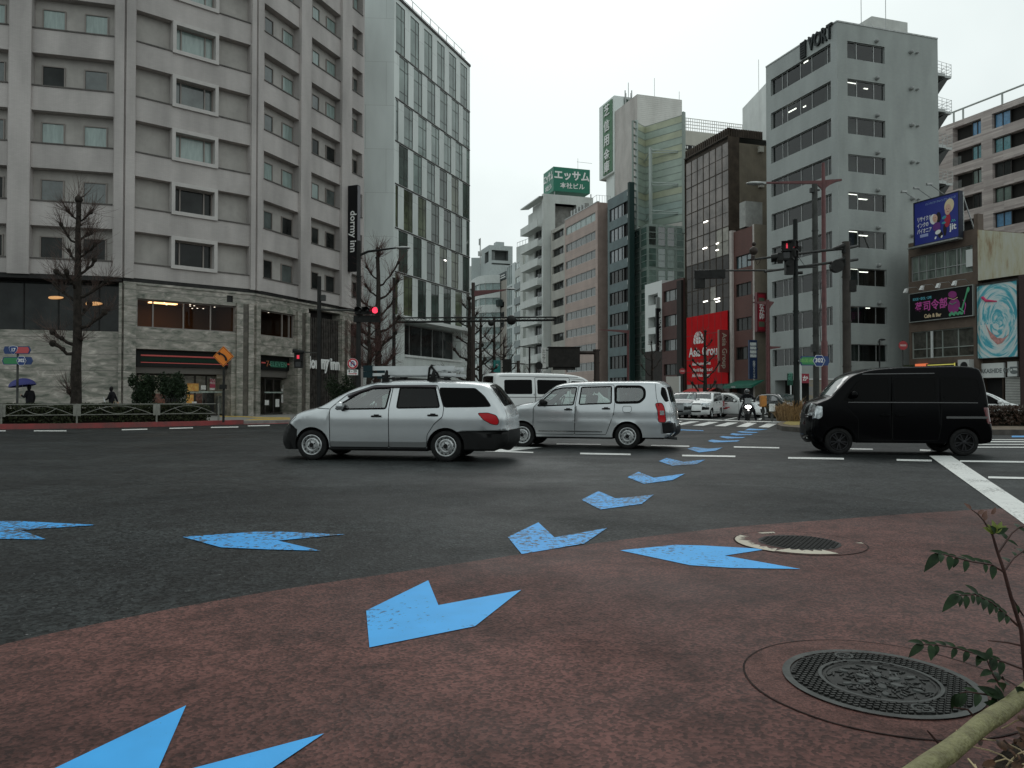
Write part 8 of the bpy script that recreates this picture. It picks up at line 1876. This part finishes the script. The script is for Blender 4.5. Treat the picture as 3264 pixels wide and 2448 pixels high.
b=pole_at(243,33.6);pruned_tree('bare pruned tree with thick straight trunk behind the fence on the left',b,10.0,.25,L1,3,26,1.3,trad=.009)
L2=[(.40,160,.9,.4),(.42,15,1.1,.6),(.50,10,1.3,.6),(.55,170,1.1,.5),(.60,0,1.0,.9),(.64,185,1.1,.45),(.70,20,1.2,.8),(.72,175,.8,.6),(.78,5,1.2,1.0),(.82,190,.7,.9),(.36,90,.8,.6),(.46,200,1.0,.4),(.30,20,.9,.5),(.26,170,.8,.4)]
b=pole_at(1204,46.0);pruned_tree('bare pruned tree with dense reddish twigs right of the red traffic light',b,10.2,.26,L2,5,26,1.35,tmat=TWIGR)
b=pole_at(1176,44.0);pruned_tree('low thicket-like bare tree beneath the red traffic light',b,5.6,.2,[(.4,10,.9,.6),(.5,170,.9,.6),(.62,30,.9,.8),(.7,190,.8,.8),(.85,350,.7,.9),(.55,90,.7,.7)],15,46,1.5,tmat=TWIGR)
L3=[(.28,180,1.6,.35),(.36,15,1.2,.6),(.45,170,1.2,.6),(.52,5,1.0,.5),(.6,185,.9,.5),(.66,10,.9,.8),(.75,180,.8,.5),(.8,0,.6,.8),(.9,190,.5,.6)]
for k,(u,D,H,r,sd,lb)in enumerate(((1496,56.5,8.6,.26,21,'bare tree just left of the maroon lamp arm, with a thick forked trunk'),(1531,59,7.2,.2,22,'bare tree right behind the dark lamp post with the maroon arm'),(1575,66,8.0,.2,23,'bare tree next to the teal green station sign'),(1606,72,6.6,.17,24,'bare slim tree in front of the narrow glass building'),(1686,66,3.6,.1,25,'small bare tree at the foot of the white balcony tower'))):
    pruned_tree(lb,pole_at(u,D),H,r,L3[:9-k//2],sd,11,1.0,trad=.014)
b=pole_at(2248,62);pruned_tree('bare dark tree standing before the red advertisement',b,6.6,.2,[(.2,160,1.0,.8),(.24,20,1.0,.7),(.36,175,1.3,.9),(.42,10,1.3,.8),(.55,165,1.0,.5),(.6,15,.8,.7),(.7,180,.8,.5),(.8,5,.6,.8),(.88,180,.4,.8)],31,9,.8,trad=.013)
b=pole_at(2078,74);pruned_tree('small bare tree before the white gallery building',b,6.6,.16,[(.5,170,1.0,.8),(.6,15,.9,.8),(.72,180,.9,.7),(.82,10,.7,.8)],32,8,.8,trad=.013)
LEAFD=mat('dark_evergreen_leaf',(.018,.030,.014),.5,var=.5,vscale=9);LEAFB=mat('reddish_hedge_leaf',(.075,.035,.022),.6,var=.45,vscale=5,col2=(.03,.022,.012));LEAFH=mat('hedge_leaf',(.035,.042,.020),.55,var=.5,vscale=6);STRAW=mat('dry_grass',(.33,.215,.105),.8,var=.35,vscale=9)
def leaves(m,pts,size,rg,mi=0):
    for p in pts:
        a=Vector((rg.gauss(0,1),rg.gauss(0,1),rg.gauss(0,.7))).normalized();b=a.orthogonal().normalized();b=(Matrix.Rotation(rg.uniform(0,6.28),3,a)@ b);c=a.cross(b);s=size*rg.uniform(.6,1.3)
        m.add([p-b*s,p+c*s*.45,p+b*s,p-c*s*.45],[(0,1,2,3)],mi)
def shrub(label,c,rx,ry,rz,n,seed,mt,name='round_shrub',group=None,size=.07,cat='shrub'):
    t=thing(name,label,cat)
    if group:t['group']=group
    rg=random.Random(seed);m=MB();lumps=[(Vector((rg.gauss(0,.45)*rx,rg.gauss(0,.4)*ry,rg.uniform(-.45,.5)*rz)),rg.uniform(.4,.62))for _ in range(11)];P=[]
    while len(P)<n:
        lc,lr=rg.choice(lumps);v=Vector((rg.gauss(0,1),rg.gauss(0,1),rg.gauss(0,1))).normalized()*(rg.random()**.4)*lr;q=lc+Vector((v.x*rx,v.y*ry,v.z*rz))
        if q.z>-rz:P.append(Vector(c)+q)
    leaves(m,P,size,rg);m.build('foliage',mt,t,fix=False)
    m=MB()
    for k in range(5):m.tube([(c[0]+rg.uniform(-.1,.1),c[1],c[2]-rz-.2),(c[0]+rg.uniform(-.4,.4)*rx,c[1]+rg.uniform(-.3,.3)*ry,c[2]+rg.uniform(-.2,.4)*rz)],[.03,.012],5)
    m.build('stem',BARK,t)
    return t
for u,lb in((466,'dark round evergreen bush behind the fence, left of the pair'),(548,'dark round evergreen bush behind the fence, right of the pair')):
    p=at(u,1237,34.6);shrub(lb,(p.x,p.y,p.z-.1),.56,.55,.88,4600,u,LEAFD,group='dark round bushes by the shop',size=.06)
p=at(1090,1260,41);shrub('dark potted evergreen by the black louvred entrance',(p.x,p.y,1.5),.85,.6,1.2,3200,8,LEAFD,size=.07)
def hedge(label,fac,a0,a1,o0,o1,z0,z1,n,seed,mt,size=.06):
    t=thing('hedge',label,'hedge');rg=random.Random(seed);m=MB();P=[]
    for _ in range(n):
        a=rg.uniform(a0,a1);face=rg.random()
        if face<.45:q=(a,o0+rg.uniform(0,.18),rg.uniform(z0,z1))
        elif face<.85:q=(a,rg.uniform(o0,o1),z1-abs(rg.gauss(0,.07)))
        else:q=(a,rg.uniform(o0,o1),rg.uniform(z0,z1))
        P.append(fac.P(q[0],q[2]+.05*math.sin(a*2.3)+.03*math.sin(a*7),-q[1]))
    leaves(m,P,size,rg);m.build('foliage',mt,t,fix=False)
    m=MB();fac.box(m,a0+.15,a1-.15,z0-.05,z1-.16,-o1+.1,-o0-.2);m.build('core',mat('hedge_inner_twigs',(.012,.012,.008),.9),t)
hedge('long low dark hedge behind the arched steel fence',FN,FN.s(-240),FN.s(676),.30,1.6,.2,.92,9000,4,LEAFH)
IS=Fac(gnd(2930,1372),gnd(3420,1375));hedge('dark reddish hedge on the traffic island behind the black van',IS,-.5,IS.W,.3,1.7,.2,.86,5200,6,LEAFB)
IS2=Fac(gnd(2476,1346),gnd(2700,1346));hedge('low brown hedge on the island behind the black pole',IS2,.2,2.6,.0+1.2,2.4,.2,.75,1800,7,mat('brown_hedge_leaf',(.06,.045,.022),.6,var=.5,vscale=5))
t=thing('dry_grass_tuft','tuft of tall straw coloured dry grass around the black island pole','grass');rg=random.Random(9);m=MB()
for k in range(900):
    a=rg.uniform(0,6.28);r=.62*math.sqrt(rg.random());b=Vector((P9.x+.05+r*math.cos(a)*1.25,P9.y+.35+r*math.sin(a),.17));h=rg.uniform(.5,1.15)*(1.1-r*.5);d=Vector((math.cos(a),math.sin(a),0))*rg.uniform(.1,.55)+Vector((rg.gauss(0,.15),rg.gauss(0,.15),0));w=Vector((-d.y,d.x,0)).normalized()*.012
    q=b+d*.45+Vector((0,0,h*.75));e=b+d+Vector((0,0,h*rg.uniform(.75,1.0)));m.add([b-w,b+w,q+w,q-w,e],[(0,1,2,3),(3,2,4)])
m.build('blades',STRAW,t,fix=False)
tag(sheet('moss_patch',[(p.x,p.y)for p in(gnd(2494,1350,.172),gnd(2508,1343,.172),gnd(2570,1341,.172),gnd(2575,1353,.172),gnd(2522,1356,.172))],.176,mat('yellow_moss',(.23,.17,.035),.9,var=.4,vscale=6)),'patch of yellowish moss at the foot of the black island pole','moss')
a_,b_=gnd(2915,2472,.45),gnd(3330,2165,.45);dv=(b_-a_).normalized();nv=Vector((dv.y,-dv.x,0));a_=a_-dv*.8;b_=b_+dv*.9
t=thing('planter','planter box with a pale yellow-green round rim in the bottom right corner','planter');BAMB=mat('weathered_yellow_rail',(.25,.235,.105),.65,var=.25,vscale=26,col2=(.145,.13,.055),dirt=.55,bump=.5,bscale=90)
m=MB();n=26;pts=[a_.lerp(b_,i/n)+Vector((0,0,.003*math.sin(i*1.7)))for i in range(n+1)];m.tube(pts,[.0205+.0009*math.sin(i*2.1)for i in range(n+1)],18);m.build('rim_rail',BAMB,t,smooth=60)
m=MB();off=nv*.05;p0,p1=a_+off,b_+off;p2,p3=b_+nv*.75,a_+nv*.75
m.prism([(p0.x,p0.y,.003),(p1.x,p1.y,.003),(p2.x,p2.y,.003),(p3.x,p3.y,.003)],(0,0,.36));m.build('box',mat('dark_planter_box',(.05,.045,.038),.8,var=.3),t)
tag(sheet('planter_soil',[(p.x,p.y)for p in(a_+nv*.03,b_+nv*.03,b_+nv*.74,a_+nv*.74)],.395,mat('dark_planter_soil',(.03,.023,.017),.95,var=.5,vscale=30,bump=1.0,bscale=60)),'dark soil filling the planter in the bottom right corner','soil',kind='stuff')
rg=random.Random(12);DRYL=mat('dead_curled_leaf',(.125,.06,.03),.8,var=.5,vscale=40,col2=(.028,.017,.012));m=MB()
for k in range(1700):
    p=a_.lerp(b_,rg.random())+nv*rg.uniform(.04,.5);p.z=.40+rg.random()**2*.10;s=rg.uniform(.006,.0165);x=Vector((rg.gauss(0,1),rg.gauss(0,1),rg.gauss(0,.5))).normalized();y=x.orthogonal().normalized();z=x.cross(y)
    vs=[]
    for i in range(4):
        for j in(-1,0,1):f=i/3;wd=s*.55*math.sin(math.pi*(.15+.8*f));vs.append(p+x*s*(f-.5)*1.7+y*wd*j+z*(s*.5*(f-.5)**2*4-abs(j)*-s*.3))
    m.add(vs,[(i*3+j,i*3+j+1,i*3+j+4,i*3+j+3)for i in range(3)for j in(0,1)])
tag(m.build('dead_leaves',DRYL,None,smooth=80,fix=False),'dead curled brown leaves lying on the planter soil','dead leaves',kind='stuff')
m=MB()
for k in range(230):
    p=a_.lerp(b_,rg.random())+nv*rg.uniform(.04,.45);p.z=.40;L=[p];d=Vector((rg.gauss(0,1),rg.gauss(0,1),rg.uniform(.4,1.6))).normalized();ln=rg.uniform(.06,.2)
    for s in range(8):d=(d+Vector((rg.gauss(0,.3),rg.gauss(0,.3),rg.gauss(-.22,.2)))).normalized();p=p+d*ln/7;p.z=max(p.z,.40);L.append(p.copy())
    m.tube(L,[.0017]*9,4)
tag(m.build('dry_tendrils',mat('pale_dry_stalk',(.42,.33,.19),.7,var=.3,vscale=20),None,fix=False),'pale dry curling stalks among the dead leaves in the planter','dry stalks',kind='stuff')
D=1.92;G_=lambda u,v,dz=0.0:at(u,v,D+dz);LEAF=mat('glossy_dark_leaf',(.014,.030,.011),.5,var=.45,vscale=30);LEAFY=mat('young_yellow_leaf',(.12,.15,.02),.5,var=.3,vscale=30);LEAFR=mat('reddish_young_shoot',(.12,.05,.03),.5);STEM=mat('purple_brown_stem',(.055,.030,.026),.6,var=.3,vscale=20)
t=thing('leafy_plant','thin stemmed leafy plant with paired dark leaves rising from the planter at lower right','plant')
def leaf(m,p,d,s,up,mi=0,fold=.35,droop=.3):
    d=d.normalized();sd=d.cross(up).normalized();u2=sd.cross(d);vs=[]
    for i in range(7):
        f=i/6;wd=s*.22*math.sin(math.pi*f**.8)**.8 if 0<f<1 else 0.0;c=p+d*s*f-u2*s*droop*f*f;vs+=[c-sd*wd+u2*wd*fold,c,c+sd*wd+u2*wd*fold]
    m.add(vs,[(i*3+j,i*3+j+1,i*3+j+4,i*3+j+3)for i in range(6)for j in(0,1)],mi)
main=[G_(3300,2420),G_(3272,2180),G_(3256,2010),G_(3222,1900),G_(3200,1818),G_(3180,1760),G_(3164,1706)]
m=MB();m.tube(main,[.0062,.0058,.0052,.0046,.0042,.0036,.003],7)
tips=[main[-1],G_(3136,1660),G_(3116,1638),G_(3096,1624)];m.tube([G_(3164,1706),G_(3150,1684),*tips[1:]],[.003,.0026,.002,.0016,.001],5)
br=[[G_(3200,1823),G_(3160,1800,-.02),G_(3095,1790,-.05),G_(3030,1772,-.07),G_(3000,1766,-.08)],[G_(3200,1823),G_(3230,1780,.02),G_(3262,1756,.04),G_(3300,1742,.05)],[G_(3246,1996),G_(3205,1958,-.02),G_(3160,1920,-.04),G_(3110,1895,-.06),G_(3060,1898,-.08)],[G_(3180,1765),G_(3225,1700,.02),G_(3250,1680,.02),G_(3290,1676,.03)],
      [G_(3290,2145),G_(3200,2110,-.02),G_(3130,2090,-.04),G_(3050,2066,-.05),G_(2990,2056,-.06),G_(2945,2054,-.07)],[G_(3190,2190,-.06),G_(3165,2150,-.05),G_(3146,2104,-.05)],[G_(3222,1900),G_(3260,1960,.03),G_(3320,2010,.05)],[G_(3270,2150),G_(3300,2060,.02),G_(3320,2000,.04)],[G_(3215,2225,-.05),G_(3150,2215,-.06),G_(3080,2205,-.07),G_(3060,2210,-.07)],[G_(3264,2060),G_(3210,2048),G_(3150,2042)],[G_(3110,2290,-.1),G_(3085,2262,-.1),G_(3040,2255,-.1)],[G_(2992,2370,-.15),G_(2968,2342,-.15),G_(2955,2328,-.15)]]
for L in br:m.tube(L,[.003-.002*i/len(L)for i in range(len(L))],5)
m.build('stem',STEM,t,smooth=60)
m=MB();rg=random.Random(5);vw=Vector((0,-1,.35)).normalized()
for bi,L in enumerate(br):
    if bi in(9,10,11):continue
    tot=len(L)-1;nn=(8,5,9,3,9,3,3,3,4)[bi]
    for k in range(nn):
        f=.22+.78*k/max(nn-1,1);i=min(int(f*tot),tot-1);p=L[i].lerp(L[i+1],f*tot-i);d=(L[i+1]-L[i]).normalized()
        for s in(-1,1):
            if rg.random()<.12:continue
            sd=d.cross(Vector((0,-.6,.8))).normalized();v=d*.7+sd*s*.8+Vector((0,rg.gauss(0,.2),-.25+rg.gauss(0,.15)));sz=(.038 if bi in(4,8)else .036)*rg.uniform(.65,1.1)
            leaf(m,p,v,sz,Vector((0,-.5,.85)),0)
    leaf(m,L[-1],(L[-1]-L[-2])+Vector((0,0,-.02)),.055 if bi<3 else .045,Vector((0,-.5,.85)),0,droop=.5)
for k in range(7):a=k*.9;leaf(m,G_(3172,1700),Vector((math.cos(a),-.3,.75+.5*math.sin(a))),.034,vw,1 if k<5 else 0)
for p,d in((tips[1],Vector((.5,0,1))),(tips[2],Vector((.9,0,.5))),(tips[3],Vector((-.6,0,.7))),(G_(3130,1650),Vector((.6,-.2,.9))),(G_(3160,1640),Vector((.6,-.2,1)))):leaf(m,p,d,.022,vw,2)
for u,v in((3200,2200),(3170,2215),(3185,2240),(3215,2260),(3150,2230),(3190,2225),(3235,2190),(3205,2180)):leaf(m,G_(u,v,-.08),Vector((rg.gauss(0,1),rg.gauss(0,.3),rg.gauss(-.2,.5))),.05,vw,0)
m.build('foliage',[LEAF,LEAFY,LEAFR],t,smooth=80,fix=False)
# ================= people and the motorcycle =================
def skin_body(name,joints,bones,mt,parent,sub=2):
    """joints: {name: (pos, radius)}; one continuous skinned surface"""
    ks=list(joints);me=bpy.data.meshes.new(name);me.from_pydata([joints[k][0]for k in ks],[(ks.index(a),ks.index(b))for a,b in bones],[])
    o=bpy.data.objects.new(name,me);COL.objects.link(o);sk=o.modifiers.new('skin','SKIN');sk.use_smooth_shade=True
    for i,k in enumerate(ks):
        r=joints[k][1];r=(r,r)if not hasattr(r,'__len__')else r;me.skin_vertices[0].data[i].radius=r;me.skin_vertices[0].data[i].use_root=(k=='pelvis')
    o.modifiers.new('sub','SUBSURF').levels=sub;o.modifiers['sub'].render_levels=sub
    dg=bpy.context.evaluated_depsgraph_get();m2=bpy.data.meshes.new_from_object(o.evaluated_get(dg));o.modifiers.clear();o.data=m2;m2.materials.clear();m2.materials.append(mt)
    m2.polygons.foreach_set('use_smooth',[True]*len(m2.polygons));setp(o,parent);return o
SKINM=mat('skin',(.42,.26,.19),.6);HAIR=mat('black_hair',(.012,.010,.010),.5);COAT=mat('black_coat_cloth',(.012,.012,.014),.85);TROUS=mat('dark_trousers',(.018,.018,.02),.85)
def hand(m,c,d,r=.5):
    d=Vector(d).normalized();x=d.orthogonal().normalized();y=d.cross(x);c=Vector(c)
    m.sphere(c,.042,0,8,6)
    for k in range(4):b=c+x*(.012*(k-1.5)*1.5)+d*.03;m.tube([b,b+d*.035+y*.012,b+d*.045+y*.035],[.009,.008,.007],5)
    m.tube([c+x*.03,c+x*.045+d*.03+y*.02],[.010,.008],5)
def walker(t,facing,stride,arm_l,arm_r,H=1.66,coat=COAT):
    """built at the origin, facing along +x of its own frame"""
    k=H/1.7;S=lambda x,y,z:(x*k,y*k,z*k)
    J={'pelvis':(S(0,0,.92),(.15,.13)),'belly':(S(.02,0,1.08),(.15,.12)),'chest':(S(.02,0,1.28),(.17,.12)),'neck':(S(.03,0,1.45),.06),'jaw':(S(.055,0,1.53),.075),'head':(S(.045,0,1.61),.095),'crown':(S(.03,0,1.67),.07),
         'lsh':(S(.0,.18,1.38),.075),'lel':(S(*arm_l[0]),.055),'lwr':(S(*arm_l[1]),.04),'rsh':(S(0,-.18,1.38),.075),'rel':(S(*arm_r[0]),.055),'rwr':(S(*arm_r[1]),.04),
         'lhp':(S(0,.09,.88),.10),'lkn':(S(stride*.55,.10,.50),.07),'lan':(S(stride*.75,.10,.09),.045),'lto':(S(stride*.75+.17,.11,.04),.04),'rhp':(S(0,-.09,.88),.10),'rkn':(S(-stride*.2,-.10,.50),.07),'ran':(S(-stride*1.0,-.10,.12),.045),'rto':(S(-stride*1.0+.15,-.11,.04),.04)}
    B=[('pelvis','belly'),('belly','chest'),('chest','neck'),('neck','jaw'),('jaw','head'),('head','crown'),('chest','lsh'),('lsh','lel'),('lel','lwr'),('chest','rsh'),('rsh','rel'),('rel','rwr'),('pelvis','lhp'),('lhp','lkn'),('lkn','lan'),('lan','lto'),('pelvis','rhp'),('rhp','rkn'),('rkn','ran'),('ran','rto')]
    o=skin_body('body',J,B,coat,t)
    m=MB();h=Vector(S(.055,0,1.60));m.sphere(h,.082*k,0,14,10,(.92,.78,1.2));m.sphere(h+Vector((.08*k,0,-.01)),.016,0,8,6)
    for s in(-1,1):m.sphere(h+Vector((-.0,s*.07*k,-.005)),.018,0,6,5,(1,.5,1.4))
    m.build('face',SKINM,t,smooth=60)
    m=MB()
    for s in(-1,1):m.sphere(h+Vector((.068*k,s*.028,.012)),.009,0,6,5)
    m.box(h.x+.068,h.x+.076,-.02,.02,h.z-.05,h.z-.043);m.build('eye',HAIR,t)
    m=MB();m.sphere(h+Vector((-.02,0,.022)),.094*k,0,14,9,(.98,.9,1.12));m.sphere(h+Vector((-.035,0,-.05)),.07*k,0,12,8,(.8,1.05,1.1));m.build('hair',HAIR,t,smooth=60)
    m=MB();hand(m,S(*arm_l[1]),Vector(arm_l[1])-Vector(arm_l[0]));hand(m,S(*arm_r[1]),Vector(arm_r[1])-Vector(arm_r[0]));m.build('hand',SKINM,t,smooth=60)
    m=MB()
    for s,x in((1,stride*.75),(-1,-stride)):q=Vector(S(x+.07,s*.105,.05));m.sphere(q,.06,0,10,7,(2.1,.8,.75))
    m.build('shoe',BLACK_SIGN,t,smooth=60)
    return t
p=pole_at(95,34.4);t=empty('person',(p.x,p.y,.13),R(172),'person in a dark coat walking under a blue umbrella at the left edge','person');walker(t,0,.26,((.08,.24,1.12),(.30,.16,1.22)),((-.02,-.26,1.10),(.05,-.27,.86)))
u_=empty('umbrella',(p.x-.32,p.y-.15,.13),0,'dark blue open umbrella held by the person at the left edge','umbrella');m=MB();n=8;rows_=[(0,0.0)]+[(.56*math.sin(a),.30*(math.cos(a)-1)*1.25)for a in np.linspace(.2,1.5,7)]
M=Matrix.Translation((.02,0,1.96))@ Matrix.Rotation(R(-9),4,'Y');vs=[]
for i,(r,z)in enumerate(rows_):
    for k in range(32):a=2*math.pi*k/32;sc_=1-.07*(1-abs(math.cos(4*a)))*(i/7)**2;vs.append(M @ Vector((r*sc_*math.cos(a),r*sc_*math.sin(a),z-.03*(1-abs(math.cos(4*a)))*0)))
m.add(vs,[(i*32+k,i*32+(k+1)% 32,(i+1)*32+(k+1)% 32,(i+1)*32+k)for i in range(7)for k in range(32)]);m.build('canopy',mat('navy_umbrella_cloth',(.025,.028,.16),.6),u_,smooth=40,fix=False)
m=MB();m.tube([M @ Vector((0,0,.06)),M @ Vector((0,0,-.75))],.008,6);[m.tube([M @ Vector((0,0,-.02)),M @ Vector((.3*math.cos(k*.785),.3*math.sin(k*.785),-.09)),M @ Vector((.54*math.cos(k*.785),.54*math.sin(k*.785),-.34))],.004,4)for k in range(8)];m.build('shaft',STEEL,u_)
p=pole_at(357,37.2);t=empty('person',(p.x,p.y,.13),R(185),'person in black walking left past the marble wall with a pale bag','person');walker(t,0,.30,((.10,.22,1.10),(.26,.14,1.02)),((-.10,-.24,1.12),(-.2,-.22,.90)),1.62)
m=MB();m.tube([(-.10,0,.58),(.05,0,.0)],[.035,.010],8);m.tube([(-.14,0,.72),(-.10,0,.58)],[.008,.02],6);o=m.build('closed_umbrella',mat('white_umbrella_cloth',(.62,.64,.64),.6),None,smooth=50);tag(o,'closed white umbrella in the hand of the person passing the marble wall','umbrella');o.location=(p.x-.17,p.y-.2,.55)
m=MB();m.add([Vector(q)for q in((-.16,-.06,0),(.16,-.06,0),(.16,.06,0),(-.16,.06,0),(-.13,-.04,.26),(.13,-.04,.26),(.13,.04,.26),(-.13,.04,.26))],[(0,3,2,1),(4,5,6,7),(0,1,5,4),(1,2,6,5),(2,3,7,6),(3,0,4,7)]);bg_=empty('shoulder_bag',(p.x+.22,p.y-.1,.62),R(15),'pale tan bag carried behind the person passing the marble wall','bag');m.build('bag_body',mat('tan_bag',(.42,.31,.18),.7),bg_,bevel=.02);m=MB();m.tube([(-.1,0,.26),(-.06,0,.40),(.06,0,.40),(.1,0,.26)],.01,5);m.build('handle',mat('tan_bag',(.42,.31,.18)),bg_)
p=gnd(2382,1341);yaw=math.atan2(-p.y,-p.x)+R(4);mo=empty('motor_scooter',(p.x,p.y,0),yaw,'dark motor scooter with its headlight on waiting at the stop line','motorcycle')
BODY=mat('dark_scooter_paint',(.014,.014,.016),.25,coat=.4)
m=MB()
for x in(.62,-.68):
    pass
for x,nm in((.66,'wheel'),(-.68,'wheel')):
    M=Matrix.Translation((x,0,.29))@ Matrix.Rotation(R(90),4,'X');m=MB();m.lathe([(.17,-.06),(.26,-.07),(.29,-.03),(.29,.03),(.26,.07),(.17,.06),(.17,-.06)],28,M);o=m.build(nm,RUBBER,mo,smooth=40);m=MB();m.lathe([(.17,-.02),(.04,-.05),(.04,.05),(.17,.02)],20,M);m.build('rim',RIM,o,smooth=40)
def loft(m,secs,n=14,mi=0):
    vs=[]
    for(c,rx,ry)in secs:
        for k in range(n):a=2*math.pi*k/n;vs.append((c[0]+rx*.0,c[1]+rx*math.cos(a),c[2]+ry*math.sin(a)))
    m.add(vs,[(i*n+k,i*n+(k+1)% n,(i+1)*n+(k+1)% n,(i+1)*n+k)for i in range(len(secs)-1)for k in range(n)]+[tuple(range(n-1,-1,-1)),tuple(range((len(secs)-1)*n,len(secs)*n))],mi)
m=MB();loft(m,[((.72,0,.72),.06,.10),((.64,0,.72),.22,.22),((.5,0,.68),.30,.30),((.38,0,.62),.27,.32),((.30,0,.6),.15,.2)]);m.build('front_cowl',BODY,mo,smooth=50)
m=MB();loft(m,[((.35,0,.3),.18,.12),((.0,0,.30),.22,.12),((-.3,0,.5),.2,.22),((-.7,0,.66),.17,.17),((-.95,0,.74),.08,.08)]);m.build('rear_body',BODY,mo,smooth=50)
m=MB();loft(m,[((.05,0,.72),.1,.04),((-.1,0,.76),.17,.07),((-.6,0,.80),.16,.08),((-.8,0,.84),.1,.05)]);m.build('saddle',SEATM,mo,smooth=50)
m=MB();m.add([Vector(q)for q in((.62,-.17,.92),(.62,.17,.92),(.48,.15,1.2),(.48,-.15,1.2),(.5,.22,.95),(.42,.19,1.12),(.5,-.22,.95),(.42,-.19,1.12))],[(0,1,2,3),(1,4,5,2),(0,3,7,6)]);m.build('windshield',CARGL,mo,fix=False)
m=MB();m.sphere((.735,0,.74),.1,0,14,10,(.35,1.55,.8));m.build('headlight',mat('lit_headlamp',(1,1,.95),.3,emit=22.0,emitc=(1,.97,.9)),mo,smooth=60)
m=MB();m.tube([(.42,-.36,1.0),(.48,-.12,1.03),(.48,.12,1.03),(.42,.36,1.0)],.018,7);m.tube([(.66,0,.3),(.5,0,.9)],.04,7);[m.sphere((.46,s*.36,1.18),.06,0,8,6,(.4,1.2,.9))for s in(-1,1)];[m.tube([(.44,s*.26,1.02),(.46,s*.35,1.16)],.009,5)for s in(-1,1)];m.build('handlebar',PLAST,mo,smooth=50)
m=MB();loft(m,[((.98,0,.40),.05,.04),((.82,0,.56),.08,.04),((.55,0,.56),.08,.05),((.36,0,.45),.07,.04)]);m.build('front_fender',BODY,mo,smooth=50)
rd_=empty('person',(p.x,p.y,0),yaw,'rider in dark clothes and helmet sitting on the scooter with both feet down','person')
J={'pelvis':((-.30,0,.92),(.16,.15)),'belly':((-.24,0,1.08),(.16,.14)),'chest':((-.14,0,1.26),(.19,.15)),'neck':((-.06,0,1.40),.07),'head':((-.03,0,1.47),.09),
     'lsh':((-.12,.21,1.33),.085),'lel':((.10,.36,1.12),.06),'lwr':((.36,.34,1.03),.045),'rsh':((-.12,-.21,1.33),.085),'rel':((.10,-.36,1.12),.06),'rwr':((.36,-.34,1.03),.045),
     'lhp':((-.22,.14,.86),.11),'lkn':((.12,.33,.56),.08),'lan':((.02,.42,.11),.055),'lto':((.2,.46,.05),.05),'rhp':((-.22,-.14,.86),.11),'rkn':((.12,-.33,.56),.08),'ran':((.02,-.42,.11),.055),'rto':((.2,-.46,.05),.05)}
B=[('pelvis','belly'),('belly','chest'),('chest','neck'),('neck','head'),('chest','lsh'),('lsh','lel'),('lel','lwr'),('chest','rsh'),('rsh','rel'),('rel','rwr'),('pelvis','lhp'),('lhp','lkn'),('lkn','lan'),('lan','lto'),('pelvis','rhp'),('rhp','rkn'),('rkn','ran'),('ran','rto')]
skin_body('body',J,B,COAT,rd_)
m=MB();m.sphere((-.01,0,1.50),.095,0,14,10,(1,.8,1.15));m.sphere((.085,0,1.49),.016);m.build('face',SKINM,rd_,smooth=60)
m=MB();m.sphere((-.03,0,1.545),.148,0,18,12,(1.05,.92,.98));m.sphere((.0,0,1.43),.11,0,14,9,(1.05,1.0,.6));m.build('helmet',mat('dark_helmet',(.03,.03,.032),.15,coat=.8),rd_,smooth=60)
m=MB()
for s in(-1,1):hand(m,(.42,s*.345,1.02),(.6,0,-.3))
m.build('glove',BLACK_SIGN,rd_,smooth=60)
m=MB()
for s in(-1,1):m.sphere((.10,s*.44,.05),.062,0,10,7,(2.1,.85,.8))
m.build('shoe',BLACK_SIGN,rd_,smooth=60)
